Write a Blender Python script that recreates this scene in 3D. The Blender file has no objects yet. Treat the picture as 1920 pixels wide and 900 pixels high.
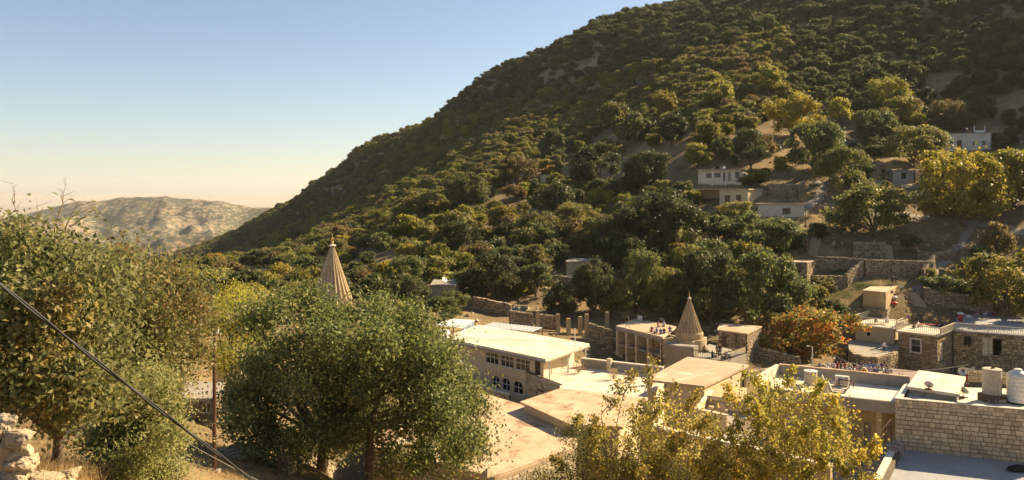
import bpy, bmesh, math, random
import numpy as np
from mathutils import Vector, Matrix
R = math.radians
random.seed(7)
rng = np.random.default_rng(11)

# ------------------------------------------------------------------ camera, sky, sun, exposure
SC = bpy.context.scene
COL = SC.collection
F, VH, UC = 1507.0, 365.0, 960.0          # focal length in photo pixels, horizon row, centre column
cam_d = bpy.data.cameras.new('camera')
cam_d.sensor_width = 36.0
cam_d.lens = F / 1920.0 * 36.0
cam_d.shift_y = (VH - 450.0) / 1920.0
cam_d.clip_start = 0.1
cam_d.clip_end = 60000
cam = bpy.data.objects.new('camera', cam_d)
cam.rotation_euler = (R(90), 0, 0)
COL.objects.link(cam)
SC.camera = cam

SUN_AZ, SUN_EL = 62.0, 31.0               # degrees right of the view direction, above the horizon
W = bpy.data.worlds.new('World')
SC.world = W
W.use_nodes = True
wn = W.node_tree.nodes
wl = W.node_tree.links
sky = wn.new('ShaderNodeTexSky')
sky.sky_type = 'NISHITA'
sky.sun_disc = False
sky.sun_elevation = R(SUN_EL)
sky.sun_rotation = R(SUN_AZ)
sky.altitude = 900
sky.air_density = 1.0
sky.dust_density = 1.2
sky.ozone_density = 2.0
tint = wn.new('ShaderNodeMixRGB')
tint.blend_type = 'MULTIPLY'
tint.inputs[0].default_value = 1.0
tint.inputs[2].default_value = (0.96, 0.93, 0.88, 1)
wl.new(sky.outputs[0], tint.inputs[1])
wl.new(tint.outputs[0], wn['Background'].inputs[0])
wn['Background'].inputs[1].default_value = 0.062

sun_d = bpy.data.lights.new('sun', 'SUN')
sun_d.energy = 5.0
sun_d.angle = R(0.55)
sun_d.color = (1.0, 0.80, 0.50)
sun = bpy.data.objects.new('sun', sun_d)
sdir = Vector((math.sin(R(SUN_AZ)) * math.cos(R(SUN_EL)), math.cos(R(SUN_AZ)) * math.cos(R(SUN_EL)), math.sin(R(SUN_EL))))
sun.rotation_euler = (-sdir).to_track_quat('-Z', 'Y').to_euler()
sun.location = sdir * 500
COL.objects.link(sun)
SC.view_settings.view_transform = 'Standard'
SC.view_settings.look = 'None'
SC.view_settings.gamma = 1
SC.view_settings.use_curve_mapping = False
SC.view_settings.exposure = 1.42
SC.render.engine = 'CYCLES'
SC.cycles.max_bounces = 6
SC.cycles.diffuse_bounces = 3
SC.cycles.glossy_bounces = 2
SC.cycles.transmission_bounces = 3
SC.cycles.transparent_max_bounces = 6
SC.cycles.volume_bounces = 0
SC.cycles.use_denoising = True

# ------------------------------------------------------------------ pixel helpers
def P(u, v, d):
    return Vector(((u - UC) / F * d, d, (VH - v) / F * d))
def onz(u, v, z):
    d = z * F / (VH - v)
    return P(u, v, d)
def XY(u, d):
    return Vector(((u - UC) / F * d, d))
def uv_of(p):
    return UC + p[0] / p[1] * F, VH - p[2] / p[1] * F

# ------------------------------------------------------------------ materials
MATS = {}
def nodes_mat(name):
    m = bpy.data.materials.new(name)
    m.use_nodes = True
    nt = m.node_tree
    b = nt.nodes['Principled BSDF']
    b.inputs['Specular IOR Level'].default_value = 0.25
    return m, nt.nodes, nt.links, b
def mixn(n, l, fac, a, b, mode='MIX'):
    x = n.new('ShaderNodeMix')
    x.data_type = 'RGBA'
    x.blend_type = mode
    for sock, val in ((x.inputs[0], fac), (x.inputs[6], a), (x.inputs[7], b)):
        if hasattr(val, 'links'):
            l.new(val, sock)
        elif isinstance(val, (int, float)):
            sock.default_value = val
        else:
            sock.default_value = (*val, 1)
    return x.outputs[2]
def noise(n, l, scale, detail=5, rough=0.6, vec=None, dist=0.0):
    t = n.new('ShaderNodeTexNoise')
    t.inputs['Scale'].default_value = scale
    t.inputs['Detail'].default_value = detail
    t.inputs['Roughness'].default_value = rough
    t.inputs['Distortion'].default_value = dist
    if vec is not None:
        l.new(vec, t.inputs['Vector'])
    return t.outputs[0]
def ramp(n, l, src, a, b):
    r = n.new('ShaderNodeMapRange')
    r.inputs[1].default_value = a
    r.inputs[2].default_value = b
    l.new(src, r.inputs[0])
    return r.outputs[0]
def surf(name, c1, c2, c3=None, scale=0.8, fine=14.0, rough=0.9, bump=0.25, metal=0.0, stain=0.55, streak=False, rnd=0.0, lv=False):
    """a weathered surface: c1 and c2 blotched, c3 in stains, fine grain relief"""
    if name in MATS:
        return MATS[name]
    m, n, l, b = nodes_mat(name)
    g = n.new('ShaderNodeNewGeometry')
    pos = g.outputs['Position']
    n1 = noise(n, l, scale, 6, 0.62, pos, 0.4)
    col = mixn(n, l, ramp(n, l, n1, 0.35, 0.65), c1, c2)
    if c3:
        vec = pos
        if streak:
            mp = n.new('ShaderNodeMapping')
            mp.inputs['Scale'].default_value = (1, 1, 0.16)
            l.new(pos, mp.inputs[0])
            vec = mp.outputs[0]
        n2 = noise(n, l, scale * (3.0 if streak else 1.7), 7, 0.68, vec, 0.8)
        col = mixn(n, l, ramp(n, l, n2, stain, stain + 0.17), col, c3)
    n3 = noise(n, l, fine, 4, 0.7, pos)
    gr = n.new('ShaderNodeMapRange')
    gr.inputs[3].default_value = 0.78
    gr.inputs[4].default_value = 1.18
    gr.inputs[1].default_value = 0.3
    gr.inputs[2].default_value = 0.7
    l.new(n3, gr.inputs[0])
    cc = n.new('ShaderNodeCombineColor')
    for i in range(3):
        l.new(gr.outputs[0], cc.inputs[i])
    col = mixn(n, l, 1.0, col, cc.outputs[0], 'MULTIPLY')
    if lv:
        at = n.new('ShaderNodeAttribute')
        at.attribute_name = 'lv'
        hs = n.new('ShaderNodeHueSaturation')
        mr = n.new('ShaderNodeMapRange')
        mr.inputs[3].default_value = 0.55
        mr.inputs[4].default_value = 1.45
        l.new(at.outputs['Fac'], mr.inputs[0])
        l.new(mr.outputs[0], hs.inputs['Value'])
        l.new(col, hs.inputs['Color'])
        col = hs.outputs[0]
    if rnd:
        oi = n.new('ShaderNodeObjectInfo')
        hs = n.new('ShaderNodeHueSaturation')
        mr = n.new('ShaderNodeMapRange')
        mr.inputs[3].default_value = 1 - rnd
        mr.inputs[4].default_value = 1 + rnd
        l.new(oi.outputs['Random'], mr.inputs[0])
        l.new(mr.outputs[0], hs.inputs['Value'])
        l.new(col, hs.inputs['Color'])
        col = hs.outputs[0]
    l.new(col, b.inputs['Base Color'])
    b.inputs['Roughness'].default_value = rough
    b.inputs['Metallic'].default_value = metal
    if bump:
        bp = n.new('ShaderNodeBump')
        bp.inputs['Strength'].default_value = bump
        bp.inputs['Distance'].default_value = 0.04
        l.new(n3, bp.inputs['Height'])
        l.new(bp.outputs[0], b.inputs['Normal'])
    MATS[name] = m
    return m
def leafmat(name, c1, c2, alt, altamt=0.5, trans=0.4, hv=0.024):
    m, n, l, b = nodes_mat(name)
    at = n.new('ShaderNodeAttribute')
    at.attribute_name = 'lv'
    g = n.new('ShaderNodeNewGeometry')
    col = mixn(n, l, at.outputs['Fac'], c1, c2)
    nz = noise(n, l, 0.45, 3, 0.6, g.outputs['Position'])
    ad = n.new('ShaderNodeMath')
    ad.operation = 'MULTIPLY_ADD'
    ad.inputs[1].default_value = 0.28
    l.new(at.outputs['Fac'], ad.inputs[0])
    l.new(nz, ad.inputs[2])
    col = mixn(n, l, ramp(n, l, ad.outputs[0], 0.92 - 0.5 * altamt, 1.06 - 0.5 * altamt), col, alt)
    oi = n.new('ShaderNodeObjectInfo')
    hs = n.new('ShaderNodeHueSaturation')
    m1 = n.new('ShaderNodeMapRange')
    m1.inputs[3].default_value = 0.5 - hv * 0.5
    m1.inputs[4].default_value = 0.5 + hv * 0.5
    l.new(oi.outputs['Random'], m1.inputs[0])
    l.new(m1.outputs[0], hs.inputs['Hue'])
    mm = n.new('ShaderNodeMath')
    mm.operation = 'MULTIPLY'
    mm.inputs[1].default_value = 7.31
    l.new(oi.outputs['Random'], mm.inputs[0])
    fr = n.new('ShaderNodeMath')
    fr.operation = 'FRACT'
    l.new(mm.outputs[0], fr.inputs[0])
    m2 = n.new('ShaderNodeMapRange')
    m2.inputs[3].default_value = 0.72
    m2.inputs[4].default_value = 1.25
    l.new(fr.outputs[0], m2.inputs[0])
    l.new(m2.outputs[0], hs.inputs['Value'])
    l.new(col, hs.inputs['Color'])
    l.new(hs.outputs[0], b.inputs['Base Color'])
    b.inputs['Roughness'].default_value = 0.55
    b.inputs['Specular IOR Level'].default_value = 0.3
    tr = n.new('ShaderNodeBsdfTranslucent')
    hs2 = n.new('ShaderNodeHueSaturation')
    hs2.inputs['Hue'].default_value = 0.503
    hs2.inputs['Value'].default_value = 1.35
    l.new(hs.outputs[0], hs2.inputs['Color'])
    l.new(hs2.outputs[0], tr.inputs[0])
    ms = n.new('ShaderNodeMixShader')
    ms.inputs[0].default_value = trans
    l.new(b.outputs[0], ms.inputs[1])
    l.new(tr.outputs[0], ms.inputs[2])
    l.new(ms.outputs[0], n['Material Output'].inputs[0])
    MATS[name] = m
    return m
def plain(name, c, rough=0.7, metal=0.0, spec=0.3):
    if name in MATS:
        return MATS[name]
    m, n, l, b = nodes_mat(name)
    g = n.new('ShaderNodeNewGeometry')
    nz = noise(n, l, 5.0, 4, 0.65, g.outputs['Position'])
    dk = tuple(x * 0.72 for x in c)
    l.new(mixn(n, l, ramp(n, l, nz, 0.35, 0.62), dk, c), b.inputs['Base Color'])
    b.inputs['Roughness'].default_value = rough
    b.inputs['Metallic'].default_value = metal
    b.inputs['Specular IOR Level'].default_value = spec
    MATS[name] = m
    return m

M_white = surf('limewashed_concrete', (0.72, 0.65, 0.52), (0.60, 0.51, 0.38), (0.36, 0.27, 0.17), 0.42, 6, stain=0.55)
M_roofA = surf('dusty_screed', (0.60, 0.45, 0.29), (0.47, 0.33, 0.20), (0.27, 0.16, 0.09), 0.34, 9, stain=0.50)
M_roofF = surf('stained_screed', (0.50, 0.38, 0.25), (0.42, 0.30, 0.19), (0.64, 0.55, 0.40), 0.30, 9, stain=0.52)
M_cream = surf('cream_plaster', (0.62, 0.50, 0.32), (0.54, 0.42, 0.26), (0.34, 0.25, 0.15), 0.7, 8, stain=0.62, streak=True)
M_hall = surf('hall_plaster', (0.74, 0.60, 0.40), (0.66, 0.53, 0.34), (0.46, 0.34, 0.21), 0.7, 8, stain=0.66, streak=True)
M_yellow = surf('ochre_plaster', (0.55, 0.42, 0.21), (0.48, 0.36, 0.18), (0.30, 0.22, 0.13), 0.6, 8, stain=0.64, streak=True)
M_conc = surf('grey_concrete', (0.36, 0.32, 0.26), (0.29, 0.25, 0.20), (0.17, 0.14, 0.11), 0.6, 8, stain=0.58, streak=True)
M_greyroof = surf('cement_roof', (0.36, 0.35, 0.34), (0.30, 0.29, 0.28), (0.18, 0.17, 0.16), 0.5, 7, stain=0.62)
M_white_wall = surf('whitewash', (0.66, 0.60, 0.48), (0.58, 0.51, 0.40), (0.38, 0.31, 0.22), 0.9, 7, stain=0.64, streak=True)
M_mortar = surf('mortar', (0.17, 0.13, 0.085), (0.12, 0.09, 0.06), None, 2.0, 16)
M_stone = surf('limestone', (0.46, 0.37, 0.24), (0.36, 0.28, 0.175), (0.22, 0.16, 0.10), 1.6, 12, stain=0.6)
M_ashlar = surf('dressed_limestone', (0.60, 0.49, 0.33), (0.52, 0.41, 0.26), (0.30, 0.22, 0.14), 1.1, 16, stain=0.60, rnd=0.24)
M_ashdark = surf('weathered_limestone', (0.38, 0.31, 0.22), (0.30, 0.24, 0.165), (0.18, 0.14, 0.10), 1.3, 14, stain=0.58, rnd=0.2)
M_boulder = surf('boulder_stone', (0.44, 0.36, 0.24), (0.34, 0.27, 0.18), (0.20, 0.13, 0.08), 2.2, 20, stain=0.57, rnd=0.12, bump=0.5)
M_cone = surf('spire_stone', (0.44, 0.33, 0.19), (0.34, 0.25, 0.145), (0.16, 0.115, 0.07), 0.9, 8, stain=0.54, streak=True)
M_gold = plain('gilded_metal', (0.75, 0.50, 0.14), 0.3, 0.9)
M_bark = surf('bark', (0.16, 0.115, 0.075), (0.10, 0.072, 0.048), None, 3, 22, bump=0.6)
M_twig = surf('pale_twig', (0.36, 0.27, 0.17), (0.26, 0.19, 0.12), None, 3, 22, bump=0.4)
M_steel = plain('rusty_steel', (0.13, 0.065, 0.04), 0.7, 0.3)
M_iron = plain('dark_iron', (0.035, 0.03, 0.027), 0.6, 0.4)
M_galv = plain('galvanised_sheet', (0.52, 0.53, 0.52), 0.5, 0.35)
M_rail = plain('cream_paint', (0.68, 0.59, 0.42), 0.6)
M_whitepaint = plain('white_paint', (0.76, 0.72, 0.64), 0.55)
M_tank = plain('tank_plastic_white', (0.74, 0.71, 0.64), 0.45)
M_tankb = surf('tank_concrete', (0.50, 0.43, 0.33), (0.43, 0.36, 0.27), (0.30, 0.24, 0.17), 1.0, 9)
M_blue = plain('blue_tarp', (0.20, 0.30, 0.42), 0.6)
M_green = plain('green_barrel', (0.10, 0.15, 0.12), 0.5)
M_red = plain('red_plastic', (0.50, 0.035, 0.03), 0.5)
M_orange = plain('orange_plastic', (0.75, 0.34, 0.03), 0.5)
M_cable = plain('cable_black', (0.02, 0.019, 0.018), 0.55)
M_wire = plain('wire_pale', (0.45, 0.40, 0.33), 0.6)
M_door = plain('dark_wood', (0.10, 0.065, 0.04), 0.7)
M_void = plain('dark_interior', (0.02, 0.018, 0.015), 0.9)
mg, gn_, gl_, gb_ = nodes_mat('window_glass')
gb_.inputs['Base Color'].default_value = (0.018, 0.019, 0.02, 1)
gb_.inputs['Roughness'].default_value = 0.06
gb_.inputs['Specular IOR Level'].default_value = 0.6
M_glass = mg

# ------------------------------------------------------------------ mesh helpers
class MB:
    def __init__(s):
        s.v, s.f, s.m, s.k = [], [], [], []
    def add(s, vs, fs, mi=0):
        o = len(s.v)
        s.v += [tuple(p) for p in vs]
        s.f += [tuple(i + o for i in f) for f in fs]
        s.m += [mi] * len(fs)
        s.k += [random.random()] * len(fs)
    def prism(s, pts, z0, z1, mi=0):
        n = len(pts)
        zz0 = z0 if hasattr(z0, '__len__') else [z0] * n
        zz1 = z1 if hasattr(z1, '__len__') else [z1] * n
        vs = [(p[0], p[1], z) for p, z in zip(pts, zz0)] + [(p[0], p[1], z) for p, z in zip(pts, zz1)]
        a = sum(pts[i][0] * pts[(i + 1) % n][1] - pts[(i + 1) % n][0] * pts[i][1] for i in range(n))
        fs = [tuple(range(n))[::-1], tuple(range(n, 2 * n))] + [(i, (i + 1) % n, n + (i + 1) % n, n + i) for i in range(n)]
        if a < 0:
            fs = [f[::-1] for f in fs]
        s.add(vs, fs, mi)
    def box(s, c, sx, sy, sz, rz=0.0, mi=0):
        """box resting on c (centre of its base)"""
        ca, sa = math.cos(rz), math.sin(rz)
        pts = [(c[0] + x * ca - y * sa, c[1] + x * sa + y * ca) for x, y in ((-sx/2, -sy/2), (sx/2, -sy/2), (sx/2, sy/2), (-sx/2, sy/2))]
        s.prism(pts, c[2], c[2] + sz, mi)
    def beam(s, a, b, w, h, mi=0):
        a, b = Vector(a), Vector(b)
        d = (b - a).normalized()
        up = Vector((0, 0, 1)) if abs(d.z) < 0.95 else Vector((0, 1, 0))
        x = d.cross(up).normalized() * (w / 2)
        y = x.normalized().cross(d).normalized() * (h / 2)
        s.add([a - x - y, a + x - y, a + x + y, a - x + y, b - x - y, b + x - y, b + x + y, b - x + y],
              [(0, 3, 2, 1), (4, 5, 6, 7), (0, 1, 5, 4), (1, 2, 6, 5), (2, 3, 7, 6), (3, 0, 4, 7)][::1], mi)
    def tube(s, pts, rad, seg=6, mi=0, cap=True):
        pts = [Vector(p) for p in pts]
        n = len(pts)
        rr = rad if hasattr(rad, '__len__') else [rad] * n
        vs, fs = [], []
        for i, p in enumerate(pts):
            d = (pts[min(i + 1, n - 1)] - pts[max(i - 1, 0)]).normalized()
            up = Vector((0, 0, 1)) if abs(d.z) < 0.9 else Vector((0, 1, 0))
            x = d.cross(up).normalized()
            y = d.cross(x).normalized()
            for k in range(seg):
                a = 2 * math.pi * k / seg
                vs.append(p + (x * math.cos(a) + y * math.sin(a)) * rr[i])
        for i in range(n - 1):
            for k in range(seg):
                k2 = (k + 1) % seg
                fs.append((i * seg + k, (i + 1) * seg + k, (i + 1) * seg + k2, i * seg + k2))
        if cap:
            fs.append(tuple(range(seg)))
            fs.append(tuple(range((n - 1) * seg, n * seg))[::-1])
        s.add(vs, fs, mi)
    def lathe(s, c, prof, seg=24, mi=0):
        c = Vector(c)
        vs, fs = [], []
        for r, z in prof:
            for k in range(seg):
                a = 2 * math.pi * k / seg
                vs.append((c.x + r * math.cos(a), c.y + r * math.sin(a), c.z + z))
        for i in range(len(prof) - 1):
            for k in range(seg):
                k2 = (k + 1) % seg
                fs.append((i * seg + k, i * seg + k2, (i + 1) * seg + k2, (i + 1) * seg + k))
        fs.append(tuple(range(seg))[::-1])
        fs.append(tuple(range((len(prof) - 1) * seg, len(prof) * seg)))
        s.add(vs, fs, mi)
    def build(s, name, mats, parent=None, smooth=False):
        me = bpy.data.meshes.new(name)
        me.from_pydata(s.v, [], s.f)
        if not isinstance(mats, (list, tuple)):
            mats = [mats]
        for m in mats:
            me.materials.append(m)
        if len(mats) > 1:
            me.polygons.foreach_set('material_index', s.m)
        if smooth:
            me.polygons.foreach_set('use_smooth', [True] * len(me.polygons))
        if any('rubble' in m.name for m in mats):
            at = me.attributes.new('lv', 'FLOAT', 'FACE')
            at.data.foreach_set('value', s.k)
        me.update()
        o = bpy.data.objects.new(name, me)
        COL.objects.link(o)
        o.parent = parent
        return o
def mesh_np(name, v, f, mats, lv=None, parent=None, smooth=False):
    """v (N,3), f (M,k) of one polygon size"""
    v = np.asarray(v, np.float32)
    f = np.asarray(f, np.int32)
    me = bpy.data.meshes.new(name)
    me.vertices.add(len(v))
    me.vertices.foreach_set('co', v.ravel())
    k = f.shape[1]
    me.loops.add(f.size)
    me.loops.foreach_set('vertex_index', f.ravel())
    me.polygons.add(len(f))
    me.polygons.foreach_set('loop_start', np.arange(0, f.size, k, dtype=np.int32))
    if smooth:
        me.polygons.foreach_set('use_smooth', np.ones(len(f), bool))
    if lv is not None:
        a = me.attributes.new('lv', 'FLOAT', 'FACE')
        a.data.foreach_set('value', np.asarray(lv, np.float32))
    for m in (mats if isinstance(mats, (list, tuple)) else [mats]):
        me.materials.append(m)
    me.update()
    me.validate()
    if parent is False:
        return me
    o = bpy.data.objects.new(name, me)
    COL.objects.link(o)
    o.parent = parent
    return o
def tag(o, label=None, cat=None, group=None, kind=None):
    if label: o['label'] = label
    if cat: o['category'] = cat
    if group: o['group'] = group
    if kind: o['kind'] = kind
    return o
def thing(name, label, cat, loc=(0, 0, 0), rz=0.0, group=None, scale=None):
    o = bpy.data.objects.new(name, None)
    o.empty_display_size = 0.2
    o.location = loc
    o.rotation_euler = (0, 0, rz)
    if scale: o.scale = scale if hasattr(scale, '__len__') else (scale,) * 3
    COL.objects.link(o)
    return tag(o, label, cat, group)
def inst(name, me, parent=None, loc=(0, 0, 0), rot=(0, 0, 0), scale=(1, 1, 1)):
    o = bpy.data.objects.new(name, me)
    COL.objects.link(o)
    o.parent = parent
    o.location = loc
    o.rotation_euler = rot
    o.scale = scale
    return o

# ------------------------------------------------------------------ terrain
def fd(d):
    if d < 140: return d
    if d < 228: return 140 + (d - 140) * 0.68
    return 200 + (d - 228) * 0.9
CT = []
def cp(u, v, d):
    d = fd(d)
    th = math.atan((u - UC) / F)
    r = d / math.cos(th)
    CT.append((th, r, (VH - v) / F * d / r))
for c in [(-300,900,10),(0,885,12.5),(100,895,13.5),(250,895,17),(400,890,33),(520,885,42),(600,868,44),(690,905,44),
          (200,640,70),(450,620,100),(100,560,160),(640,640,95),(760,700,90)]:
    cp(*c)
for u in (700, 960, 1300, 1650, 2100):
    cp(u, 1090, 45); cp(u, 1160, 25); cp(u, 1130, 10)
    cp(u, 905, 65)
for c in [(960,792,85),(1300,792,85),(1650,792,85),(960,730,100),(1300,742,100),(1650,742,100),
          (1600,712,122),(1640,700,128),(1640,690,138),(1600,690,138),(1690,690,138),(1300,703,118),(1850,690,135),(1850,684,139),(1150,692,122),(1000,640,122),(900,598,130),(1050,615,132),(820,605,120),
          (1300,605,145),(1450,600,150),(1640,577,152),(1850,588,158),(1700,522,170),(1550,535,165),(1920,520,172),(1300,540,162),(1100,545,158),(1000,545,152),
          (1500,455,200),(1700,450,200),(1920,445,195),(1300,455,200),(1100,440,215),
          (1400,402,222),(1600,402,222),(1750,402,222),(1400,386,229),(1350,346,247),(1500,346,245),(1690,344,245),(1800,290,275),(1920,300,250),
          (1300,260,294),(1600,250,305),(1920,240,290),
          (1300,150,406),(1600,150,371),(1920,120,340),(1300,60,532),(1600,60,434),(1920,20,390),
          (1300,6,630),(1200,30,625),(1250,17,628),(1600,-60,540),(1600,-130,620),(1920,-110,470),(1920,-190,560),
          (900,500,185),(900,420,248),(900,350,332),(900,290,440),(900,252,550),(900,156,690),
          (1100,350,285),(1100,280,375),(1100,198,490),(1100,58,630),
          (700,500,210),(700,430,340),(700,380,510),(700,352,730),(700,268,910),
          (600,540,190),(600,470,340),(600,432,570),(600,412,810),(600,337,1030),
          (500,530,230),(500,490,410),(500,464,660),(500,455,860),(515,396,1260),
          (400,532,250),(400,507,800),(420,497,1000),(430,458,1420),(350,496,1700),
          (300,525,320),(300,510,900),(300,496,2100),(150,540,260),(150,505,1200),(150,497,2200),(-100,560,150),(-100,505,1500),
          (900,270,1000),(1100,210,950),(1300,160,1000),(700,360,1250),(600,410,1400),(515,450,1650),(430,480,1900),(1600,20,1000),(1920,-20,900),
          (700,430,2400),(1100,400,2600),(1600,330,2600)]:
    cp(*c)
for th, rows in ((45, ((10,-.35),(60,-.34),(130,-.17),(200,-.02),(300,.12),(500,.32),(700,.37),(2400,.02))),  # unseen hill off to the right, raised to shade the right-hand slope
                 (65, ((10,-.25),(60,-.28),(130,-.14),(200,0.0),(300,.17),(500,.37),(800,.40),(2400,.02))),
                 (82, ((10,-.2),(60,-.2),(200,0.0),(500,.30),(800,.34),(2400,.02))),
                 (-45, ((8,-.3),(30,-.25),(100,-.2),(400,-.13),(1000,-.11),(2400,-.078))),
                 (-75, ((8,-.25),(30,-.2),(100,-.15),(400,-.1),(1000,-.1),(2400,-.078))),
                 (-20, ((3,-.6),(6,-.45))), (10, ((3,-.62),(6,-.6))), (40, ((3,-.6),(6,-.5))), (-60, ((3,-.55),)), (70, ((3,-.55),))):
    for r, t in rows:
        CT.append((R(th), r, t))
CT = np.array(CT)
KT = 2.2
def rbf_xy(th, r):
    return np.stack([th * KT, np.log(r)], -1)
_c = rbf_xy(CT[:, 0], CT[:, 1])
def _phi(d2):
    return np.sqrt(d2 + 0.01)
_n = len(_c)
A = np.zeros((_n + 3, _n + 3))
A[:_n, :_n] = _phi(((_c[:, None] - _c[None]) ** 2).sum(-1)) - np.eye(_n) * 0.02
A[:_n, _n] = 1; A[:_n, _n + 1:] = _c
A[_n, :_n] = 1; A[_n + 1:, :_n] = _c.T
_w = np.linalg.solve(A, np.concatenate([CT[:, 2], [0, 0, 0]]))
def t_of(th, r):
    q = rbf_xy(th, r)
    out = np.empty(q.shape[:-1])
    qf = q.reshape(-1, 2); of = out.reshape(-1)
    for i in range(0, len(qf), 20000):
        b = qf[i:i + 20000]
        of[i:i + 20000] = _phi(((b[:, None] - _c[None]) ** 2).sum(-1)) @ _w[:_n] + _w[_n] + b @ _w[_n + 1:]
    return out
_H = rng.random((256, 256))
def vnoise(x, y):
    xi, yi = np.floor(x).astype(int), np.floor(y).astype(int)
    fx, fy = x - xi, y - yi
    fx = fx * fx * (3 - 2 * fx); fy = fy * fy * (3 - 2 * fy)
    a = _H[xi % 256, yi % 256]; b = _H[(xi + 1) % 256, yi % 256]
    c = _H[xi % 256, (yi + 1) % 256]; d = _H[(xi + 1) % 256, (yi + 1) % 256]
    return (a * (1 - fx) + b * fx) * (1 - fy) + (c * (1 - fx) + d * fx) * fy - 0.5
def fbm(x, y, o=4):
    s = 0; a = 1.0
    for k in range(o):
        s = s + a * vnoise(x * 2 ** k + 17.3 * k, y * 2 ** k + 5.1 * k)
        a *= 0.5
    return s
TH0, TH1, NT = R(-84), R(84), 620
R0, R1, NR = 2.2, 2500.0, 420
ths = np.linspace(TH0, TH1, NT)
lrs = np.linspace(math.log(R0), math.log(R1), NR)
TT, LR = np.meshgrid(ths, lrs, indexing='ij')
RR = np.exp(LR)
GX, GY = RR * np.sin(TT), RR * np.cos(TT)
GZ = t_of(TT, RR) * RR
amp = np.clip((RR - 6) / 40, 0, 1) * np.where(RR < 145, 0.35, np.clip(0.35 + (RR - 145) / 120, 0, 3.2))
GZ = GZ + fbm(GX / 34, GY / 34, 5) * amp * 1.3
up = np.clip((RR - 330) / 300, 0, 1)
GZ = GZ + (np.abs(fbm(GX / 90 + 9, GY / 90 + 3, 5)) - .25) * -14 * up       # gullies and outcrops on the mountain
GZ = GZ + fbm(GX / 3.0, GY / 3.0, 3) * np.clip(RR / 300, 0.05, .5)
TGRID = GZ / RR
def bil(G, th, r):
    a = np.clip((np.asarray(th) - TH0) / (TH1 - TH0) * (NT - 1), 0, NT - 1.001)
    b = np.clip((np.log(r) - lrs[0]) / (lrs[-1] - lrs[0]) * (NR - 1), 0, NR - 1.001)
    i, j = a.astype(int), b.astype(int)
    fa, fb = a - i, b - j
    return (G[i, j] * (1 - fa) + G[i + 1, j] * fa) * (1 - fb) + (G[i, j + 1] * (1 - fa) + G[i + 1, j + 1] * fa) * fb
def zt(x, y):
    x = np.asarray(x, float); y = np.asarray(y, float)
    return bil(GZ, np.arctan2(x, y), np.hypot(x, y))
def G(u, v, rmin=4.0):
    """first point of the ground along the ray through a photo pixel"""
    th = math.atan((u - UC) / F)
    t = (VH - v) / F * math.cos(th)
    rs = np.exp(np.linspace(math.log(rmin), math.log(R1), 1500))
    tt = bil(TGRID, np.full(1500, th), rs)
    k = np.argmax(tt >= t)
    if tt[k] < t:
        k = int(np.argmax(tt[300:])) + 300
    r = rs[k]
    x, y = r * math.sin(th), r * math.cos(th)
    return Vector((x, y, float(zt(x, y))))
idx = np.arange(NT * NR).reshape(NT, NR)
tf = np.stack([idx[:-1, :-1], idx[1:, :-1], idx[1:, 1:], idx[:-1, 1:]], -1).reshape(-1, 4)

m, n, l, b = nodes_mat('dry_hillside')
g = n.new('ShaderNodeNewGeometry')
pos = g.outputs['Position']
a1 = noise(n, l, 0.05, 6, 0.65, pos)
a2 = noise(n, l, 0.45, 8, 0.7, pos, 0.5)
a3 = noise(n, l, 3.5, 6, 0.75, pos)
c = mixn(n, l, ramp(n, l, a2, 0.38, 0.62), (0.36, 0.255, 0.125), (0.24, 0.165, 0.085))
c = mixn(n, l, ramp(n, l, a1, 0.42, 0.64), c, (0.15, 0.11, 0.062))
c = mixn(n, l, ramp(n, l, a3, 0.56, 0.68), c, (0.12, 0.088, 0.052))
c = mixn(n, l, ramp(n, l, noise(n, l, 0.9, 5, 0.7, pos), 0.64, 0.70), c, (0.34, 0.30, 0.24))
l.new(c, b.inputs['Base Color'])
b.inputs['Roughness'].default_value = 0.95
b.inputs['Specular IOR Level'].default_value = 0.1
bp = n.new('ShaderNodeBump')
bp.inputs['Strength'].default_value = 0.9
bp.inputs['Distance'].default_value = 0.25
l.new(a3, bp.inputs['Height'])
l.new(bp.outputs[0], b.inputs['Normal'])
M_hill = m
hill = mesh_np('hillside_terrain', np.stack([GX, GY, GZ], -1).reshape(-1, 3), tf, M_hill, smooth=True)
tag(hill, 'dry grassy valley sides and village ground', kind='structure')

# far ground to the horizon
M_plain = surf('far_plain', (0.34, 0.27, 0.17), (0.26, 0.21, 0.13), (0.15, 0.13, 0.08), 0.004, 0.05, bump=0, stain=0.55)
mb = MB()
mb.lathe((0, 0, -206), [(60, -40), (60, 6), (2300, 8), (6000, 0), (19500, 0)], 64)
mb.f = mb.f[:-2]; mb.m = mb.m[:-2]
mb.f = mb.f[64:]; mb.m = mb.m[64:]
tag(mb.build('ground', M_plain), 'pale flat valley floor reaching the horizon', kind='structure')
mb = MB()
m, n, l, b = nodes_mat('scrubby_mountain')
g = n.new('ShaderNodeNewGeometry')
pos = g.outputs['Position']
c = mixn(n, l, ramp(n, l, noise(n, l, 0.004, 6, 0.6, pos), 0.4, 0.6), (0.30, 0.23, 0.145), (0.25, 0.18, 0.115))
c = mixn(n, l, ramp(n, l, noise(n, l, 0.0016, 4, 0.6, pos), 0.58, 0.66), c, (0.29, 0.16, 0.095))
dots = noise(n, l, 0.06, 4, 0.6, pos)
big = noise(n, l, 0.0035, 5, 0.6, pos)
sm = n.new('ShaderNodeMath')
sm.operation = 'MULTIPLY_ADD'
sm.inputs[1].default_value = 0.55
l.new(big, sm.inputs[0]); l.new(dots, sm.inputs[2])
c = mixn(n, l, ramp(n, l, sm.outputs[0], 0.69, 0.80), c, (0.07, 0.07, 0.042))
l.new(c, b.inputs['Base Color'])
b.inputs['Roughness'].default_value = 0.95
M_mount = m
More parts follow.
